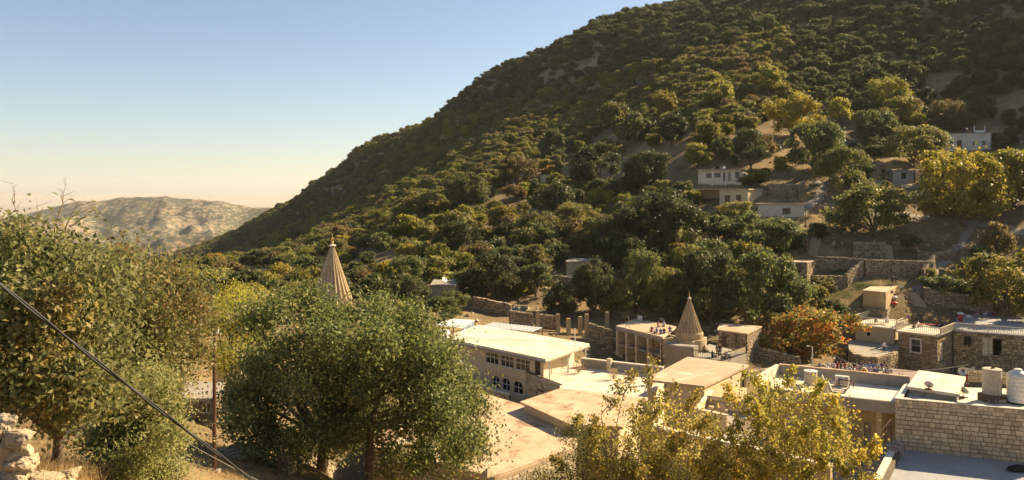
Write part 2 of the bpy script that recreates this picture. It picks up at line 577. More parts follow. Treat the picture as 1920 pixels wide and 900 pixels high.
def mountain(name, label, prof, d_base, d_top, zbase, rough_amp, nx=260, ny=120, back=0.7, mat=M_mount, spur=1.0, seed=0.0):
    us = np.linspace(prof[0][0], prof[-1][0], nx)
    tops = np.interp(us, [p[0] for p in prof], [p[1] for p in prof])
    s = np.linspace(0, 1 + back, ny)
    U, S = np.meshgrid(us, s, indexing='ij')
    D = d_base + (d_top - d_base) * S
    X = (U - UC) / F * D
    ztop = (VH - tops)[:, None] / F * d_top
    k = np.clip(np.where(S <= 1, S, 2 - S * 1.0), -0.4, 1)
    k = np.sign(k) * np.abs(k) ** 0.9
    Z = zbase + (ztop - zbase) * k
    h = (ztop - zbase)
    n1 = fbm(X / 420 * spur + seed, D / 900 * spur + seed, 5)
    n2 = np.abs(fbm(X / 260 * spur + 3 + seed, D / 420 * spur, 5))
    env = np.clip(k * (1.02 - k) * 3.6, 0, 1) * np.clip(h / 100, 0.2, 1.6)
    Z = Z + (n1 * 0.55 - n2 * 0.75) * rough_amp * env + fbm(X / 60, D / 60, 3) * rough_amp * 0.06
    ii = np.arange(nx * ny).reshape(nx, ny)
    ff = np.stack([ii[:-1, :-1], ii[1:, :-1], ii[1:, 1:], ii[:-1, 1:]], -1).reshape(-1, 4)
    o = mesh_np(name, np.stack([X, D, Z], -1).reshape(-1, 3), ff, mat, smooth=True)
    return tag(o, label, kind='structure')
mountain('far_mountain', 'bare scrub dotted mountain across the valley', [(-250,470),(-60,430),(40,402),(100,388),(150,378),(200,374),(235,368),(270,365),(310,363),(335,367),(370,370),(420,376),(470,384),(520,388),(600,396),(760,400),(1000,420)],
         2150, 3300, -205, 150, seed=2.7)
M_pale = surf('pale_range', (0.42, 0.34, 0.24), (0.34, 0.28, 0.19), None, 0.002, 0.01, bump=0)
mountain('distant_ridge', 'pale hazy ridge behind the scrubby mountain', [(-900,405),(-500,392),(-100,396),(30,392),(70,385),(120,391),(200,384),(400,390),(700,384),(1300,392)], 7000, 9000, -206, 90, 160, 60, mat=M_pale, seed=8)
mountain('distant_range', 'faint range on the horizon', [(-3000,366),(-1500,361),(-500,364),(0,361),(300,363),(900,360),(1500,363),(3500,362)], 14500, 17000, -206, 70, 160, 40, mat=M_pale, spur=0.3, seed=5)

# ------------------------------------------------------------------ haze
mb = MB()
mb.prism([(-19000, -19000), (19000, -19000), (19000, 19400), (-19000, 19400)], -250, float(GZ.max()) + 25)
m = bpy.data.materials.new('haze_air')
m.use_nodes = True
m.node_tree.nodes.clear()
pv = m.node_tree.nodes.new('ShaderNodeVolumePrincipled')
pv.inputs['Color'].default_value = (0.96, 0.94, 0.91, 1)
pv.inputs['Density'].default_value = 0.000045
pv.inputs['Anisotropy'].default_value = 0.2
mo = m.node_tree.nodes.new('ShaderNodeOutputMaterial')
m.node_tree.links.new(pv.outputs[0], mo.inputs['Volume'])
hz = mb.build('haze', m)
tag(hz, 'thin pale haze over the valley', kind='stuff')
# ------------------------------------------------------------------ building helpers
class Wall:
    """vertical plane from a to b (xy); outward normal to the right of a->b"""
    def __init__(s, a, b):
        s.a, s.b = Vector(a[:2]), Vector(b[:2])
        s.d = (s.b - s.a)
        s.L = s.d.length
        s.d = s.d / s.L
        s.n = Vector((s.d.y, -s.d.x))
    def hit(s, u, v):
        k = (u - UC) / F                         # x = k y on the ray
        t = (s.a.x - k * s.a.y) / (k * s.d.y - s.d.x)
        y = s.a.y + t * s.d.y
        return t, (VH - v) / F * y
    def pt(s, t, z, o=0.0):
        p = s.a + s.d * t + s.n * o
        return Vector((p.x, p.y, z))
def wall_holes(mb, w, z0, z1, holes, th=0.28, mi=0, t0=0.0, t1=None):
    """wall with real openings: holes are (ta, za, tb, zb)"""
    t1 = w.L if t1 is None else t1
    ts = sorted({t0, t1, *[min(max(h[i], t0), t1) for h in holes for i in (0, 2)]})
    zs = sorted({z0, z1, *[min(max(h[i], z0), z1) for h in holes for i in (1, 3)]})
    for i in range(len(ts) - 1):
        for j in range(len(zs) - 1):
            ct, cz = (ts[i] + ts[i + 1]) / 2, (zs[j] + zs[j + 1]) / 2
            if any(h[0] < ct < h[2] and h[1] < cz < h[3] for h in holes):
                continue
            mb.add([w.pt(ts[i], zs[j]), w.pt(ts[i + 1], zs[j]), w.pt(ts[i + 1], zs[j + 1]), w.pt(ts[i], zs[j + 1])], [(0, 1, 2, 3)], mi)
    for h in holes:
        q = [w.pt(h[0], h[1]), w.pt(h[2], h[1]), w.pt(h[2], h[3]), w.pt(h[0], h[3])]
        p = [w.pt(h[0], h[1], -th), w.pt(h[2], h[1], -th), w.pt(h[2], h[3], -th), w.pt(h[0], h[3], -th)]
        mb.add(q + p, [(0, 4, 5, 1), (1, 5, 6, 2), (2, 6, 7, 3), (3, 7, 4, 0)], mi)
def window(w, h, parent, nx=2, nz=2, fw=0.06, inset=0.12, fm=None, arch=False, curtain=None, wallmat=None):
    fm = fm or M_whitepaint
    ta, za, tb, zb = h
    fr = MB()
    def bar(a, b):
        fr.beam(a, b, fw, fw)
    for t in np.linspace(ta + fw / 2, tb - fw / 2, nx + 1):
        bar(w.pt(t, za, -inset), w.pt(t, zb, -inset))
    for z in np.linspace(za + fw / 2, zb - fw / 2, nz + 1):
        bar(w.pt(ta + fw, z, -inset - 0.002), w.pt(tb - fw, z, -inset - 0.002))
    o = fr.build('window', fm, parent)
    g_ = MB()
    g_.add([w.pt(ta, za, -inset - 0.05), w.pt(tb, za, -inset - 0.05), w.pt(tb, zb, -inset - 0.05), w.pt(ta, zb, -inset - 0.05)], [(0, 1, 2, 3)])
    g_.build('pane', M_glass, o)
    if curtain:
        c_ = MB()
        c_.add([w.pt(ta + fw, zb - (zb - za) * .24, -inset + 0.01), w.pt(tb - fw, zb - (zb - za) * .24, -inset + 0.01), w.pt(tb - fw, zb - fw, -inset + 0.01), w.pt(ta + fw, zb - fw, -inset + 0.01)], [(0, 1, 2, 3)])
        c_.build('blind', curtain, o)
    if arch:
        s_ = MB()
        cx, rx = (ta + tb) / 2, (tb - ta) / 2
        rz = min(rx, (zb - za) * .5)
        N = 10
        for side in (-1, 1):
            arc = [(cx + side * rx * math.cos(a), zb - rz + rz * math.sin(a)) for a in np.linspace(0, math.pi / 2, N)]
            corner = (cx + side * rx, zb)
            for i in range(N - 1):
                tri = [w.pt(*arc[i], -0.02), w.pt(*arc[i + 1], -0.02), w.pt(*corner, -0.02)]
                s_.add(tri, [(0, 1, 2) if side > 0 else (2, 1, 0)])
                s_.add([w.pt(*arc[i], -0.02), w.pt(*arc[i + 1], -0.02), w.pt(*arc[i + 1], -inset - .04), w.pt(*arc[i], -inset - .04)], [(0, 1, 2, 3)])
        s_.build('arch', wallmat or M_cream, o)
    return o
def door(w, h, parent, mat=None, open_=False):
    ta, za, tb, zb = h
    d_ = MB()
    if not open_:
        c0, c1 = w.pt(ta, za, -0.1), w.pt(tb, za, -0.1)
        c2, c3 = w.pt(tb, za, -0.15), w.pt(ta, za, -0.15)
        d_.prism([c0, c1, c2, c3], za, zb)
        for k in (0.12, 0.55):
            zz0, zz1 = za + (zb - za) * k, za + (zb - za) * (k + .33)
            d_.prism([w.pt(ta + .15, 0, -.08), w.pt(tb - .15, 0, -.08), w.pt(tb - .15, 0, -.105), w.pt(ta + .15, 0, -.105)], zz0, zz1)
        o = d_.build('door', mat or M_door, parent)
        hb = MB()
        hb.box(w.pt(tb - .14, za + (zb - za) * .46, -0.05), .05, .05, .12)
        hb.build('handle', M_iron, o)
    else:
        d_.beam(w.pt(ta + .04, za, -.1), w.pt(ta + .04, zb, -.1), .08, .1)
        d_.beam(w.pt(tb - .04, za, -.1), w.pt(tb - .04, zb, -.1), .08, .1)
        d_.beam(w.pt(ta, zb - .04, -.1), w.pt(tb, zb - .04, -.1), .1, .08)
        o = d_.build('door_frame', mat or M_door, parent)
    return o
def house(name, label, pts, z0, z1, wmat, rmat, over=0.25, rth=0.22, openings=None, cat='house', over_pts=None, slabmat=None, skip=()):
    """pts: footprint listed front-left, front-right, back-right, back-left; openings: {side: [(kind, ua, va, ub, vb)]}"""
    c = sum((Vector(p[:2]) for p in pts), Vector((0, 0))) / len(pts)
    root = thing(name, label, cat, (0, 0, 0))
    n = len(pts)
    walls = [Wall(pts[i], pts[(i + 1) % n]) for i in range(n)]
    mb = MB()
    info = []
    for i, w in enumerate(walls):
        if i in skip:
            continue
        hs = []
        for op in (openings or {}).get(i, []):
            ta, zb = w.hit(op[1], op[2]); tb, za = w.hit(op[3], op[4])
            _, za2 = w.hit(op[1], op[4])
            ta, tb = min(ta, tb), max(ta, tb)
            h = (max(ta, .1), (za + za2) / 2, min(tb, w.L - .1), (zb + w.hit(op[3], op[2])[1]) / 2)
            h = (h[0], max(h[1], z0 + .02), h[2], min(h[3], z1 - .08))
            hs.append(h); info.append((w, h, op))
        wall_holes(mb, w, z0, z1, hs)
    mb.build('wall', wmat, root)
    for w, h, op in info:
        if op[0] == 'w': window(w, h, root, *(op[5] if len(op) > 5 else ()), fm=(op[6] if len(op) > 6 else None))
        elif op[0] == 'a': window(w, h, root, 2, 2, arch=True, wallmat=wmat)
        elif op[0] == 'd': door(w, h, root, op[5] if len(op) > 5 else None)
        elif op[0] == 'o': door(w, h, root, op[5] if len(op) > 5 else None, True)
    rp = over_pts
    if rp is None:
        rp = []
        for p in pts:
            q = Vector(p[:2])
            dd = (q - c)
            rp.append(q + dd.normalized() * over * 1.35)
    sl = MB()
    sl.prism(rp, z1 + 0.003, z1 + rth)
    # a slightly uneven rim
    ro = sl.build('roof', rmat, root)
    return root, walls, ro
def rubble(mb, w, z0f, z1f, size=0.32, off=0.0, t0=0.0, t1=None, mi=0, depth=0.14, holes=()):
    """uneven stones standing proud of a wall plane; z0f, z1f functions of t (or numbers)"""
    t1 = w.L if t1 is None else t1
    fz0 = z0f if callable(z0f) else (lambda t: z0f)
    fz1 = z1f if callable(z1f) else (lambda t: z1f)
    lo, hi = min(fz0(t0), fz0(t1)), max(fz1(t0), fz1(t1))
    z = lo
    while z < hi - 0.06:
        hh = size * random.uniform(.55, .95)
        t = t0 + random.uniform(0, .1)
        while t < t1 - 0.05:
            ww = size * random.uniform(.7, 1.75)
            te = min(t + ww, t1)
            tm = (t + te) / 2
            za, zb = z, min(z + hh, fz1(tm))
            if zb - za > 0.07 and za > fz0(tm) - size and not any(h[0] - .05 < tm < h[2] + .05 and h[1] - .05 < (za + zb) / 2 < h[3] + .05 for h in holes):
                g1 = .03
                j = lambda s_=.035: random.uniform(-s_, s_)
                dp = depth * random.uniform(.45, 1.2)
                bs = [(t + g1 + j(.02), za + g1 + j(.02)), (te - g1 + j(.02), za + g1 + j(.02)), (te - g1 + j(.02), zb - g1 + j(.02)), (t + g1 + j(.02), zb - g1 + j(.02))]
                cx, cz = tm, (za + zb) / 2
                ft = [(cx + (a - cx) * random.uniform(.6, .85), cz + (b_ - cz) * random.uniform(.6, .85)) for a, b_ in bs]
                vs = [w.pt(a, b_, off - .01) for a, b_ in bs] + [w.pt(a, b_, off + dp * random.uniform(.8, 1.1)) for a, b_ in ft]
                mb.add(vs, [(4, 5, 6, 7), (0, 1, 5, 4), (1, 2, 6, 5), (2, 3, 7, 6), (3, 0, 4, 7)], mi)
            t = te
        z += hh
M_rub = surf('rubble_stone', (0.40, 0.32, 0.205), (0.31, 0.235, 0.15), (0.20, 0.145, 0.09), 1.4, 10, stain=0.57, lv=True)
def stone_wall(name, label, pix, hpx=None, h=None, th=0.5, size=0.34, ground=True, cat='wall', group=None, zs=None, mat=None, cap=None):
    """dry stone wall along points; pix: (u, v) of its foot on the ground, or 3D points"""
    ps = [p if isinstance(p, Vector) else G(*p) for p in pix]
    root = thing(name, label, cat, group=group)
    core = MB(); st = MB()
    for a, b_ in zip(ps[:-1], ps[1:]):
        w = Wall(a, b_)
        ha = h if h else hpx * a.y / F
        hb = h if h else hpx * b_.y / F
        za, zb = a.z, b_.z
        p = [w.pt(-.0, 0, 0), w.pt(w.L, 0, 0), w.pt(w.L, 0, -th), w.pt(0, 0, -th)]
        core.prism(p, [za - .9, zb - .9, zb - .9, za - .9], [za + ha - .05, zb + hb - .05, zb + hb - .05, za + ha - .05])
        L = w.L
        rubble(st, w, lambda t: za + (zb - za) * t / L - .5, lambda t: za + ha + (zb + hb - za - ha) * t / L, size)
        t = 0
        while t < L - .1:                                  # uneven capping stones
            ww = size * random.uniform(.8, 1.7)
            zz = za + ha + (zb + hb - za - ha) * t / L
            hh = random.uniform(.06, .2)
            te = min(t + ww, L)
            q = [w.pt(t + .02, 0, .06), w.pt(te - .02, 0, .05), w.pt(te - .02, 0, -th - .04), w.pt(t + .02, 0, -th - .05)]
            st.prism(q, zz - .06, zz + hh)
            t = te
    core.build('core', M_mortar, root)
    tag(st.build('stonework', mat or M_rub, root), kind='stuff')
    return root
_blk = []
for k in range(8):
    mb = MB()
    j = lambda: random.uniform(-.05, .05)
    bs = [(-.5 + .02, -.5 + .02), (.5 - .02, -.5 + .02), (.5 - .02, .5 - .02), (-.5 + .02, .5 - .02)]
    ft = [(a * .86 + j() * .6, b_ * .80 + j() * .6) for a, b_ in bs]
    mid = [(a * .97 + j() * .3, b_ * .95 + j() * .3) for a, b_ in bs]
    vs = [(a, 0.3, b_) for a, b_ in bs] + [(a, -.55, b_) for a, b_ in mid] + [(a, -1.0 + j() * 3, b_) for a, b_ in ft]
    mb.add(vs, [(8, 9, 10, 11)] + [(i, (i + 1) % 4, 4 + (i + 1) % 4, 4 + i) for i in range(4)] + [(4 + i, 4 + (i + 1) % 4, 8 + (i + 1) % 4, 8 + i) for i in range(4)])
    me = bpy.data.meshes.new('block')
    me.from_pydata(mb.v, [], mb.f)
    _blk.append(me)
_blkm = {}
def ashlar(w, parent, z0, z1, ch, cw, mat, t0=0.0, t1=None, depth=0.05, name='stone', holes=(), jit=.42):
    """each dressed block an object of its own, standing a little proud of the mortar"""
    if mat.name not in _blkm:
        L_ = []
        for me in _blk:
            q = me.copy(); q.materials.append(mat); L_.append(q)
        _blkm[mat.name] = L_
    rz = math.atan2(w.d.y, w.d.x)
    t1 = w.L if t1 is None else t1
    rows = max(1, round((z1 - z0) / ch))
    hs_ = [random.uniform(.75, 1.25) for _ in range(rows)]
    sc_ = (z1 - z0) / sum(hs_)
    zc_r = z0
    for r in range(rows):
        rh = hs_[r] * sc_
        zr_ = zc_r; zc_r += rh
        t = t0
        first = True
        while t < t1 - .02:
            ww = cw * random.uniform(1 - jit, 1 + jit * 1.4) * (.55 if first and r % 2 else 1)
            first = False
            te = t + ww
            if t1 - te < cw * .35: te = t1
            cz = zr_ + .5 * rh
            if not any(h[0] < (t + te) / 2 < h[2] and h[1] < cz < h[3] for h in holes):
                p = w.pt((t + te) / 2, cz, 0)
                inst(name, random.choice(_blkm[mat.name]), parent, p, (random.uniform(-.02, .02), random.uniform(-.012, .012), rz), (te - t, depth * random.uniform(.7, 1.3), rh * random.uniform(.94, .99)))
            t = te
_bal = None
def railing(parent, pts, h=1.1, gap=0.22, mat=None, post=0.14, bal=0.06, name='railing'):
    mat = mat or M_rail
    fr = MB()
    pts = [Vector(p) for p in pts]
    key = 'baluster_' + mat.name
    if key not in MATS:
        bm_ = MB(); bm_.box((0, 0, 0), 1, 1, 1)
        me = bpy.data.meshes.new('baluster'); me.from_pydata(bm_.v, [], bm_.f); me.materials.append(mat); MATS[key] = me
    spots = []
    for a, b_ in zip(pts[:-1], pts[1:]):
        L = (b_ - a).length
        upv = Vector((0, 0, h))
        fr.beam(a + upv, b_ + upv, .1, .1)
        fr.beam(a + Vector((0, 0, .1)), b_ + Vector((0, 0, .1)), .08, .08)
        n = max(2, int(L / gap))
        for i in range(1, n):
            spots.append(a.lerp(b_, i / n))
    for p in pts:
        fr.box(p, post, post, h + .1)
    o = fr.build(name, mat, parent)
    for p in spots:
        inst('baluster', MATS[key], o, p + Vector((0, 0, .12)), (0, 0, 0), (bal, bal, h - .15))
    return o

# ------------------------------------------------------------------ the white roofed hall
ZR = -17.1
A_, B_, C_, D_ = onz(830, 633, ZR), onz(1023, 673, ZR), onz(1105, 644, ZR), onz(897, 609, ZR)
ab = (B_ - A_).normalized(); bc = (C_ - B_).normalized()
def inq(s, t):           # position on the roof plan: s along the eave from the far left corner, t across
    return (A_.lerp(B_, s)).lerp(D_.lerp(C_, s), t)
root = thing('hall', 'long hall with a bright white flat roof and a row of white framed windows', 'building')
mb = MB(); mb.prism([A_, B_, C_, D_], ZR - .28, ZR)
rf = mb.build('roof', M_white, root)
mb = MB(); mb.beam(A_ + Vector((0, 0, -.34)), B_ + Vector((0, 0, -.34)), .2, .12)
mb.beam(B_ + Vector((0, 0, -.34)), C_ + Vector((0, 0, -.34)), .2, .12)
mb.build('fascia', M_conc, rf)
q0, q1, q2, q3 = inq(.035, .07), inq(.955, .07), inq(.90, .93), inq(.035, .93)
ZF = -19.4
walls = [Wall(q0, q1), Wall(q1, q2), Wall(q2, q3), Wall(q3, q0)]
mb = MB()
wf = walls[0]
holes = []
for ua, va, ub, vb in ((910, 656, 934.5, 685), (938, 662, 963, 690), (966, 668, 993, 696)):
    ta, _ = wf.hit(ua, va); tb, _ = wf.hit(ub, vb)
    holes.append((ta, -19.15, tb, ZR - .42))
arches = []
for ua, ub in ((921.5, 937), (941, 956.5), (962, 980.5)):
    ta, _ = wf.hit(ua, 720); tb, _ = wf.hit(ub, 720)
    arches.append((ta, -21.75, tb, -20.35))
dta, _ = wf.hit(1001, 690); dtb, _ = wf.hit(1009.5, 690)
dr = (wf.L - 1.35, ZF + .02, wf.L - .5, ZF + 1.95)
wall_holes(mb, wf, -24.5, ZR - .29, holes + arches + [dr])
for w in walls[1:]:
    wall_holes(mb, w, -24.5, ZR - .29, [])
mb.build('wall', M_hall, root)
for h in holes: window(wf, h, root, 3, 2, .09, curtain=M_whitepaint)
for h in arches: window(wf, h, root, 2, 2, .08, arch=True, wallmat=M_hall)
door(wf, dr, root)
mb = MB()
for k in range(9):                       # courses of the planked end wall
    z = ZF + .1 + k * .24
    mb.beam(walls[1].pt(0.02, z, .012), walls[1].pt(walls[1].L - .02, z, .012), .03, .05)
    mb.beam(wf.pt(wf.L - .45, z, .012), wf.pt(wf.L - .02, z, .012), .03, .05)
mb.build('wall_courses', M_hall, root)
mb = MB()
mb.beam(wf.pt(.1, -20.0, .05), wf.pt(wf.L, -20.0, .05), .1, .14)
mb.build('string_course', M_hall, root)
for (u, v) in ((1030, 713), (1065, 698), (1098, 686)):
    p = onz(u, v, ZF)
    mb = MB(); mb.box(p, .16, .16, ZR - .28 - ZF); mb.box(p + Vector((0, 0, 0)), .26, .26, .12)
    mb.build('post', M_whitepaint, root)
mb = MB(); p = onz(878, 640, ZR); 
mb.tube([onz(1078, 649, ZR), onz(1078, 649, ZR) + Vector((0, 0, 2.0))], .06, 8)
mb.build('vent_pipe', M_whitepaint, root)
# lower left annex with flat roof
aW = Wall(wf.pt(-4.5, 0, 2.2), wf.pt(.15, 0, 2.2))
root2, _, _ = house('annex', 'low brown annex with a flat concrete roof against the white roofed hall', [wf.pt(-4.5, 0, 2.4), wf.pt(.0, 0, 2.4), wf.pt(.0, 0, .05), wf.pt(-4.5, 0, .05)], -24.5, -18.9, M_cream, M_roofA, cat='building')
mb = MB(); w_ = Wall(wf.pt(.05, 0, 2.4), wf.pt(.05, 0, .1))
mb.prism([w_.pt(.2, 0, .06), w_.pt(1.6, 0, .06), w_.pt(1.6, 0, .0), w_.pt(.2, 0, .0)], -20.7, -19.1)
mb.build('shutter', M_whitepaint, root2)
# two white tanks lying on the eave end, corrugated sheets behind
for i, (u, v) in enumerate(((818, 630), (830, 627))):
    c0 = P(u, v, 99 - i * .8)
    rt = thing('water_tank', 'white horizontal cylinder water tank at the end of the white hall roof', 'tank', group='lying tanks on the hall roof')
    mb = MB()
    ax = Vector((bc.x, bc.y, 0)) * 1.0
    mb.tube([c0 - ax * .75 , c0 - ax * .72, c0 + ax * .72, c0 + ax * .75], [.5, .58, .58, .5], 20)
    mb.build('drum', M_tank, rt, smooth=False)
    mb = MB()
    for s in (-.45, .45):
        mb.box(c0 + ax * s + Vector((0, 0, -.9)), .9, .12, .4, math.atan2(bc.y, bc.x) + math.pi / 2)
    mb.build('cradle', M_iron, rt)
pt_ = thing('tank_platform', 'brown plank platform carrying the two lying tanks', 'platform')
mb = MB(); mb.prism([P(800, 640, 98), P(846, 638, 96.5), P(852, 632, 100), P(806, 632, 102)], -17.9, -17.55); mb.build('deck', M_conc, pt_)
for u, d in ((805, 98.6), (842, 97.4), (846, 99.2), (811, 101.0)):
    mb = MB(); mb.box((XY(u, d).x, XY(u, d).y, -24), .25, .25, 6.09); mb.build('pier', M_conc, pt_)
def sheet(name, label, pix, z, mat, cat='roof', n=14, tilt=0.0):
    """corrugated sheet roof over four pixel corners at height z"""
    a, b_, c_, d_ = [onz(u, v, z) for u, v in pix]
    rt = thing(name, label, cat)
    mb = MB()
    N = n * 4
    for i in range(N):
        s0, s1 = i / N, (i + 1) / N
        z0, z1 = (.04 * math.sin(i * math.pi / 2)), (.04 * math.sin((i + 1) * math.pi / 2))
        q = [a.lerp(b_, s0) + Vector((0, 0, z0)), a.lerp(b_, s1) + Vector((0, 0, z1)), d_.lerp(c_, s1) + Vector((0, 0, z1 + tilt)), d_.lerp(c_, s0) + Vector((0, 0, z0 + tilt))]
        mb.add(q + [p - Vector((0, 0, .03)) for p in q], [(0, 1, 2, 3), (7, 6, 5, 4), (0, 4, 5, 1), (3, 2, 6, 7)])
    mb.build('sheet', mat, rt)
    for p in (a, b_, c_, d_):
        mb = MB(); zz = float(zt(p.x, p.y)) - .4
        q = p.lerp((a + b_ + c_ + d_) / 4, .04)
        mb.box((q.x, q.y, zz), .12, .12, z - .05 - zz)
        mb.build('post', M_steel, rt)
    return rt
sheet('sheet_roof', 'bluish white corrugated sheet roof behind the white hall', [(900, 612), (1000, 622), (1019, 614), (925, 604)], -18.3, M_galv)
sheet('sheet_canopy', 'small pale corrugated canopy with a blue tarp hanging from its edge', [(811, 608), (868, 616), (892, 600), (850, 598)], -18.0, M_galv, 'canopy')
tp = MB()
a, b_ = onz(866, 616, -18.05), onz(889, 602, -18.05)
for i in range(10):
    for j in range(5):
        def q(i, j): 
            p = a.lerp(b_, i / 10); 
            return p + Vector((.18 * math.sin(i * 1.7 + j), .12 * math.cos(i * 2.1), -j * .28))
        tp.add([q(i, j), q(i + 1, j), q(i + 1, j + 1), q(i, j + 1)], [(0, 1, 2, 3)])
tag(tp.build('tarpaulin', M_blue), 'crumpled blue tarpaulin hanging from the pale corrugated canopy', 'tarpaulin')

# terrace beside the hall, its arched retaining wall and low walls
root = thing('terrace', 'sunlit white terrace beside the hall with an arched stone retaining wall', 'terrace')
e0 = wf.pt(wf.L - 2.5, 0, .06); e1 = onz(1052, 728, ZF); 
mb = MB(); mb.prism([Vector((e0.x, e0.y)), Vector((e1.x, e1.y)), XY(1190, 72), XY(1245, 84), XY(1242, 87.5), XY(1092, 92), Vector((q2.x, q2.y)) , Vector((q1.x, q1.y))], -24.5, ZF)
mb.build('deck', M_white, root)
wa = Wall(e0, e1)
za_, zb_ = wa.hit(997, 742), wa.hit(1018, 742)
ah = (wa.L * .36, -22.6, wa.L * .36 + 1.3, -20.55)
mb = MB(); wb = Wall(wa.pt(0, 0, .14), wa.pt(wa.L, 0, .14))
wall_holes(mb, wb, -24.0, ZF + .3, [ah], .3)
mb.prism([wb.pt(0, 0, 0), wb.pt(wb.L, 0, 0), wb.pt(wb.L, 0, -.25), wb.pt(0, 0, -.25)], ZF + .31, ZF + .42)
rw = mb.build('retaining_wall', M_mortar, root)
window(wb, ah, rw, 1, 1, .1, arch=True, fm=M_whitepaint, wallmat=M_cream)
ashlar(wb, rw, -22.9, ZF + .3, .3, .62, M_ashlar, holes=[(ah[0] - .05, ah[1], ah[2] + .05, ah[3] + .1)], depth=.06)
cb0, cb1 = onz(1090, 688, ZF), onz(1243, 706, ZF)
wc = Wall(cb0, cb1)
mb = MB(); mb.prism([wc.pt(0, 0, 0), wc.pt(wc.L, 0, 0), wc.pt(wc.L, 0, -.3), wc.pt(0, 0, -.3)], -26, ZF + .9); mb.build('parapet', M_conc, root)
mb = MB(); mb.prism([wc.pt(-.05, 0, .06), wc.pt(wc.L, 0, .06), wc.pt(wc.L, 0, -.36), wc.pt(-.05, 0, -.36)], ZF + .903, ZF + 1.02); mb.build('coping', M_white, root)
mb = MB(); mb.box(wc.pt(wc.L * .37, ZF, .3), .5, .45, 1.35, math.atan2(wc.d.y, wc.d.x)); mb.build('pier', M_cream, root)
# low parapet and yard in front of the arches
lw = Wall(wf.pt(1.6, 0, 3.2), wf.pt(wf.L - 1.9, 0, 3.2))
root = thing('yard_wall', 'low brick parapet with white coping below the arched windows', 'wall')
mb = MB(); mb.prism([lw.pt(0, 0, 0), lw.pt(lw.L, 0, 0), lw.pt(lw.L, 0, -.25), lw.pt(0, 0, -.25)], -25, -20.95); mb.build('core', M_mortar, root)
ashlar(lw, root, -22.3, -20.95, .2, .5, M_ashlar, depth=.04, name='brick')
mb = MB(); mb.prism([lw.pt(-.05, 0, .08), lw.pt(lw.L, 0, .08), lw.pt(lw.L, 0, -.32), lw.pt(-.05, 0, -.32)], -20.945, -20.85); mb.build('coping', M_white, root)

# ------------------------------------------------------------------ big dusty roof in front (A) and the slab beside it (B)
ZA = -18.2
ra = [onz(925, 897, ZA), onz(1078, 842, ZA), onz(1090, 792, ZA), onz(905, 737, ZA), onz(800, 735, ZA), onz(690, 838, ZA)]
root = thing('flat_roofed_house', 'low stone house under a large dusty flat roof beside the big oak', 'house')
mb = MB(); mb.prism(ra, -26, ZA - .25); mb.build('wall', M_mortar, root)
cen = sum(ra, Vector()) / len(ra)
mb = MB(); mb.prism([cen + (p - cen) * 1.008 for p in ra], ZA - .247, ZA); rfo = mb.build('roof', M_roofA, root)
mb = MB()
for i in (5, 0):
    w = Wall(ra[i], ra[(i + 1) % 6]); mb.beam(w.pt(0, ZA + .06, -.1), w.pt(w.L, ZA + .06, -.1), .22, .12)
mb.build('rim', M_roofA, rfo)
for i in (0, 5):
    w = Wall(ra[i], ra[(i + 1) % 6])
    ashlar(w, root, -21.6, ZA - .26, .28, .5, M_ashlar if i == 0 else M_ashdark, depth=.07)  # left wall in darker blocks than the right wall
mb = MB(); w = Wall(ra[0], ra[1]); mb.box(w.pt(2.2, -19.6, .06), .25, .1, .3, math.atan2(w.d.y, w.d.x)); mb.build('vent', M_void, root)
pg = thing('gate_pier', 'small peaked stone pier at the corner of the dusty roof', 'pier')
pc = P(914, 892, 51.2)
mb = MB(); mb.box(pc + Vector((0, 0, -2.2)), .7, .7, 2.2, .5); mb.build('shaft', M_stone, pg)
mb = MB(); mb.lathe(pc, [(.52, .003), (.5, .08), (.03, .5)], 4); mb.build('cap', M_stone, pg)

ZB = -17.4
rb = [onz(975, 753, ZB), onz(1068, 795, ZB), onz(1165, 800, ZB), onz(1215, 745, ZB), onz(1050, 728, ZB)]
root = thing('slab_house', 'house with a streaked dusty slab roof overlapping its neighbour', 'house')
mb = MB(); cen = sum(rb, Vector()) / 5
mb.prism([cen + (p - cen) * .93 for p in rb], -26, ZB - .2); mb.build('wall', M_cream, root)
mb = MB(); mb.prism(rb, ZB - .197, ZB); mb.build('roof', M_roofA, root)

# ------------------------------------------------------------------ roof F with arched niche
ZFF = -16.8
f0, f1, f2, f3 = onz(1209, 711, ZFF), onz(1321, 724, ZFF), onz(1405, 684, ZFF), onz(1289, 669, ZFF)
cen = (f0 + f1 + f2 + f3) / 4
root = thing('plaster_house', 'cream plastered house with a blotched brown flat roof and an arched niche', 'house')
fp = [cen + (p - cen) * .95 for p in (f0, f1, f2, f3)]
fp[0] = fp[0].lerp(fp[1], .35); fp[3] = fp[3].lerp(fp[2], .3)
ws = [Wall(fp[i], fp[(i + 1) % 4]) for i in range(4)]
mb = MB()
w = ws[1]
t0_, z0_ = w.hit(1388, 722); t1_, z1_ = w.hit(1400, 697)
ar = (min(t0_, t1_), -19.0, max(t0_, t1_), -17.35)
t0_, _ = w.hit(1356, 730); t1_, _ = w.hit(1368, 730)
wn_ = (min(t0_, t1_), -19.4, max(t0_, t1_), -18.5)
wall_holes(mb, w, -24.5, ZFF - .2, [ar, wn_])
for k in (0, 2, 3): wall_holes(mb, ws[k], -24.5, ZFF - .2, [])
mb.build('wall', M_cream, root)
window(w, ar, root, 2, 1, .07, .2, arch=True, fm=M_cream, wallmat=M_cream)
window(w, wn_, root, 2, 1, .06, fm=M_door)
mb = MB(); mb.prism([f0, f1, f2, f3], ZFF - .197, ZFF); mb.build('roof', M_roofF, root)
for t in (.04, .5):
    p = f0.lerp(f3, t).lerp(cen, .05)
    mb = MB(); mb.box((p.x, p.y, -24.5), .4, .4, 24.5 + ZFF - .2); mb.build('pillar', M_cream, root)
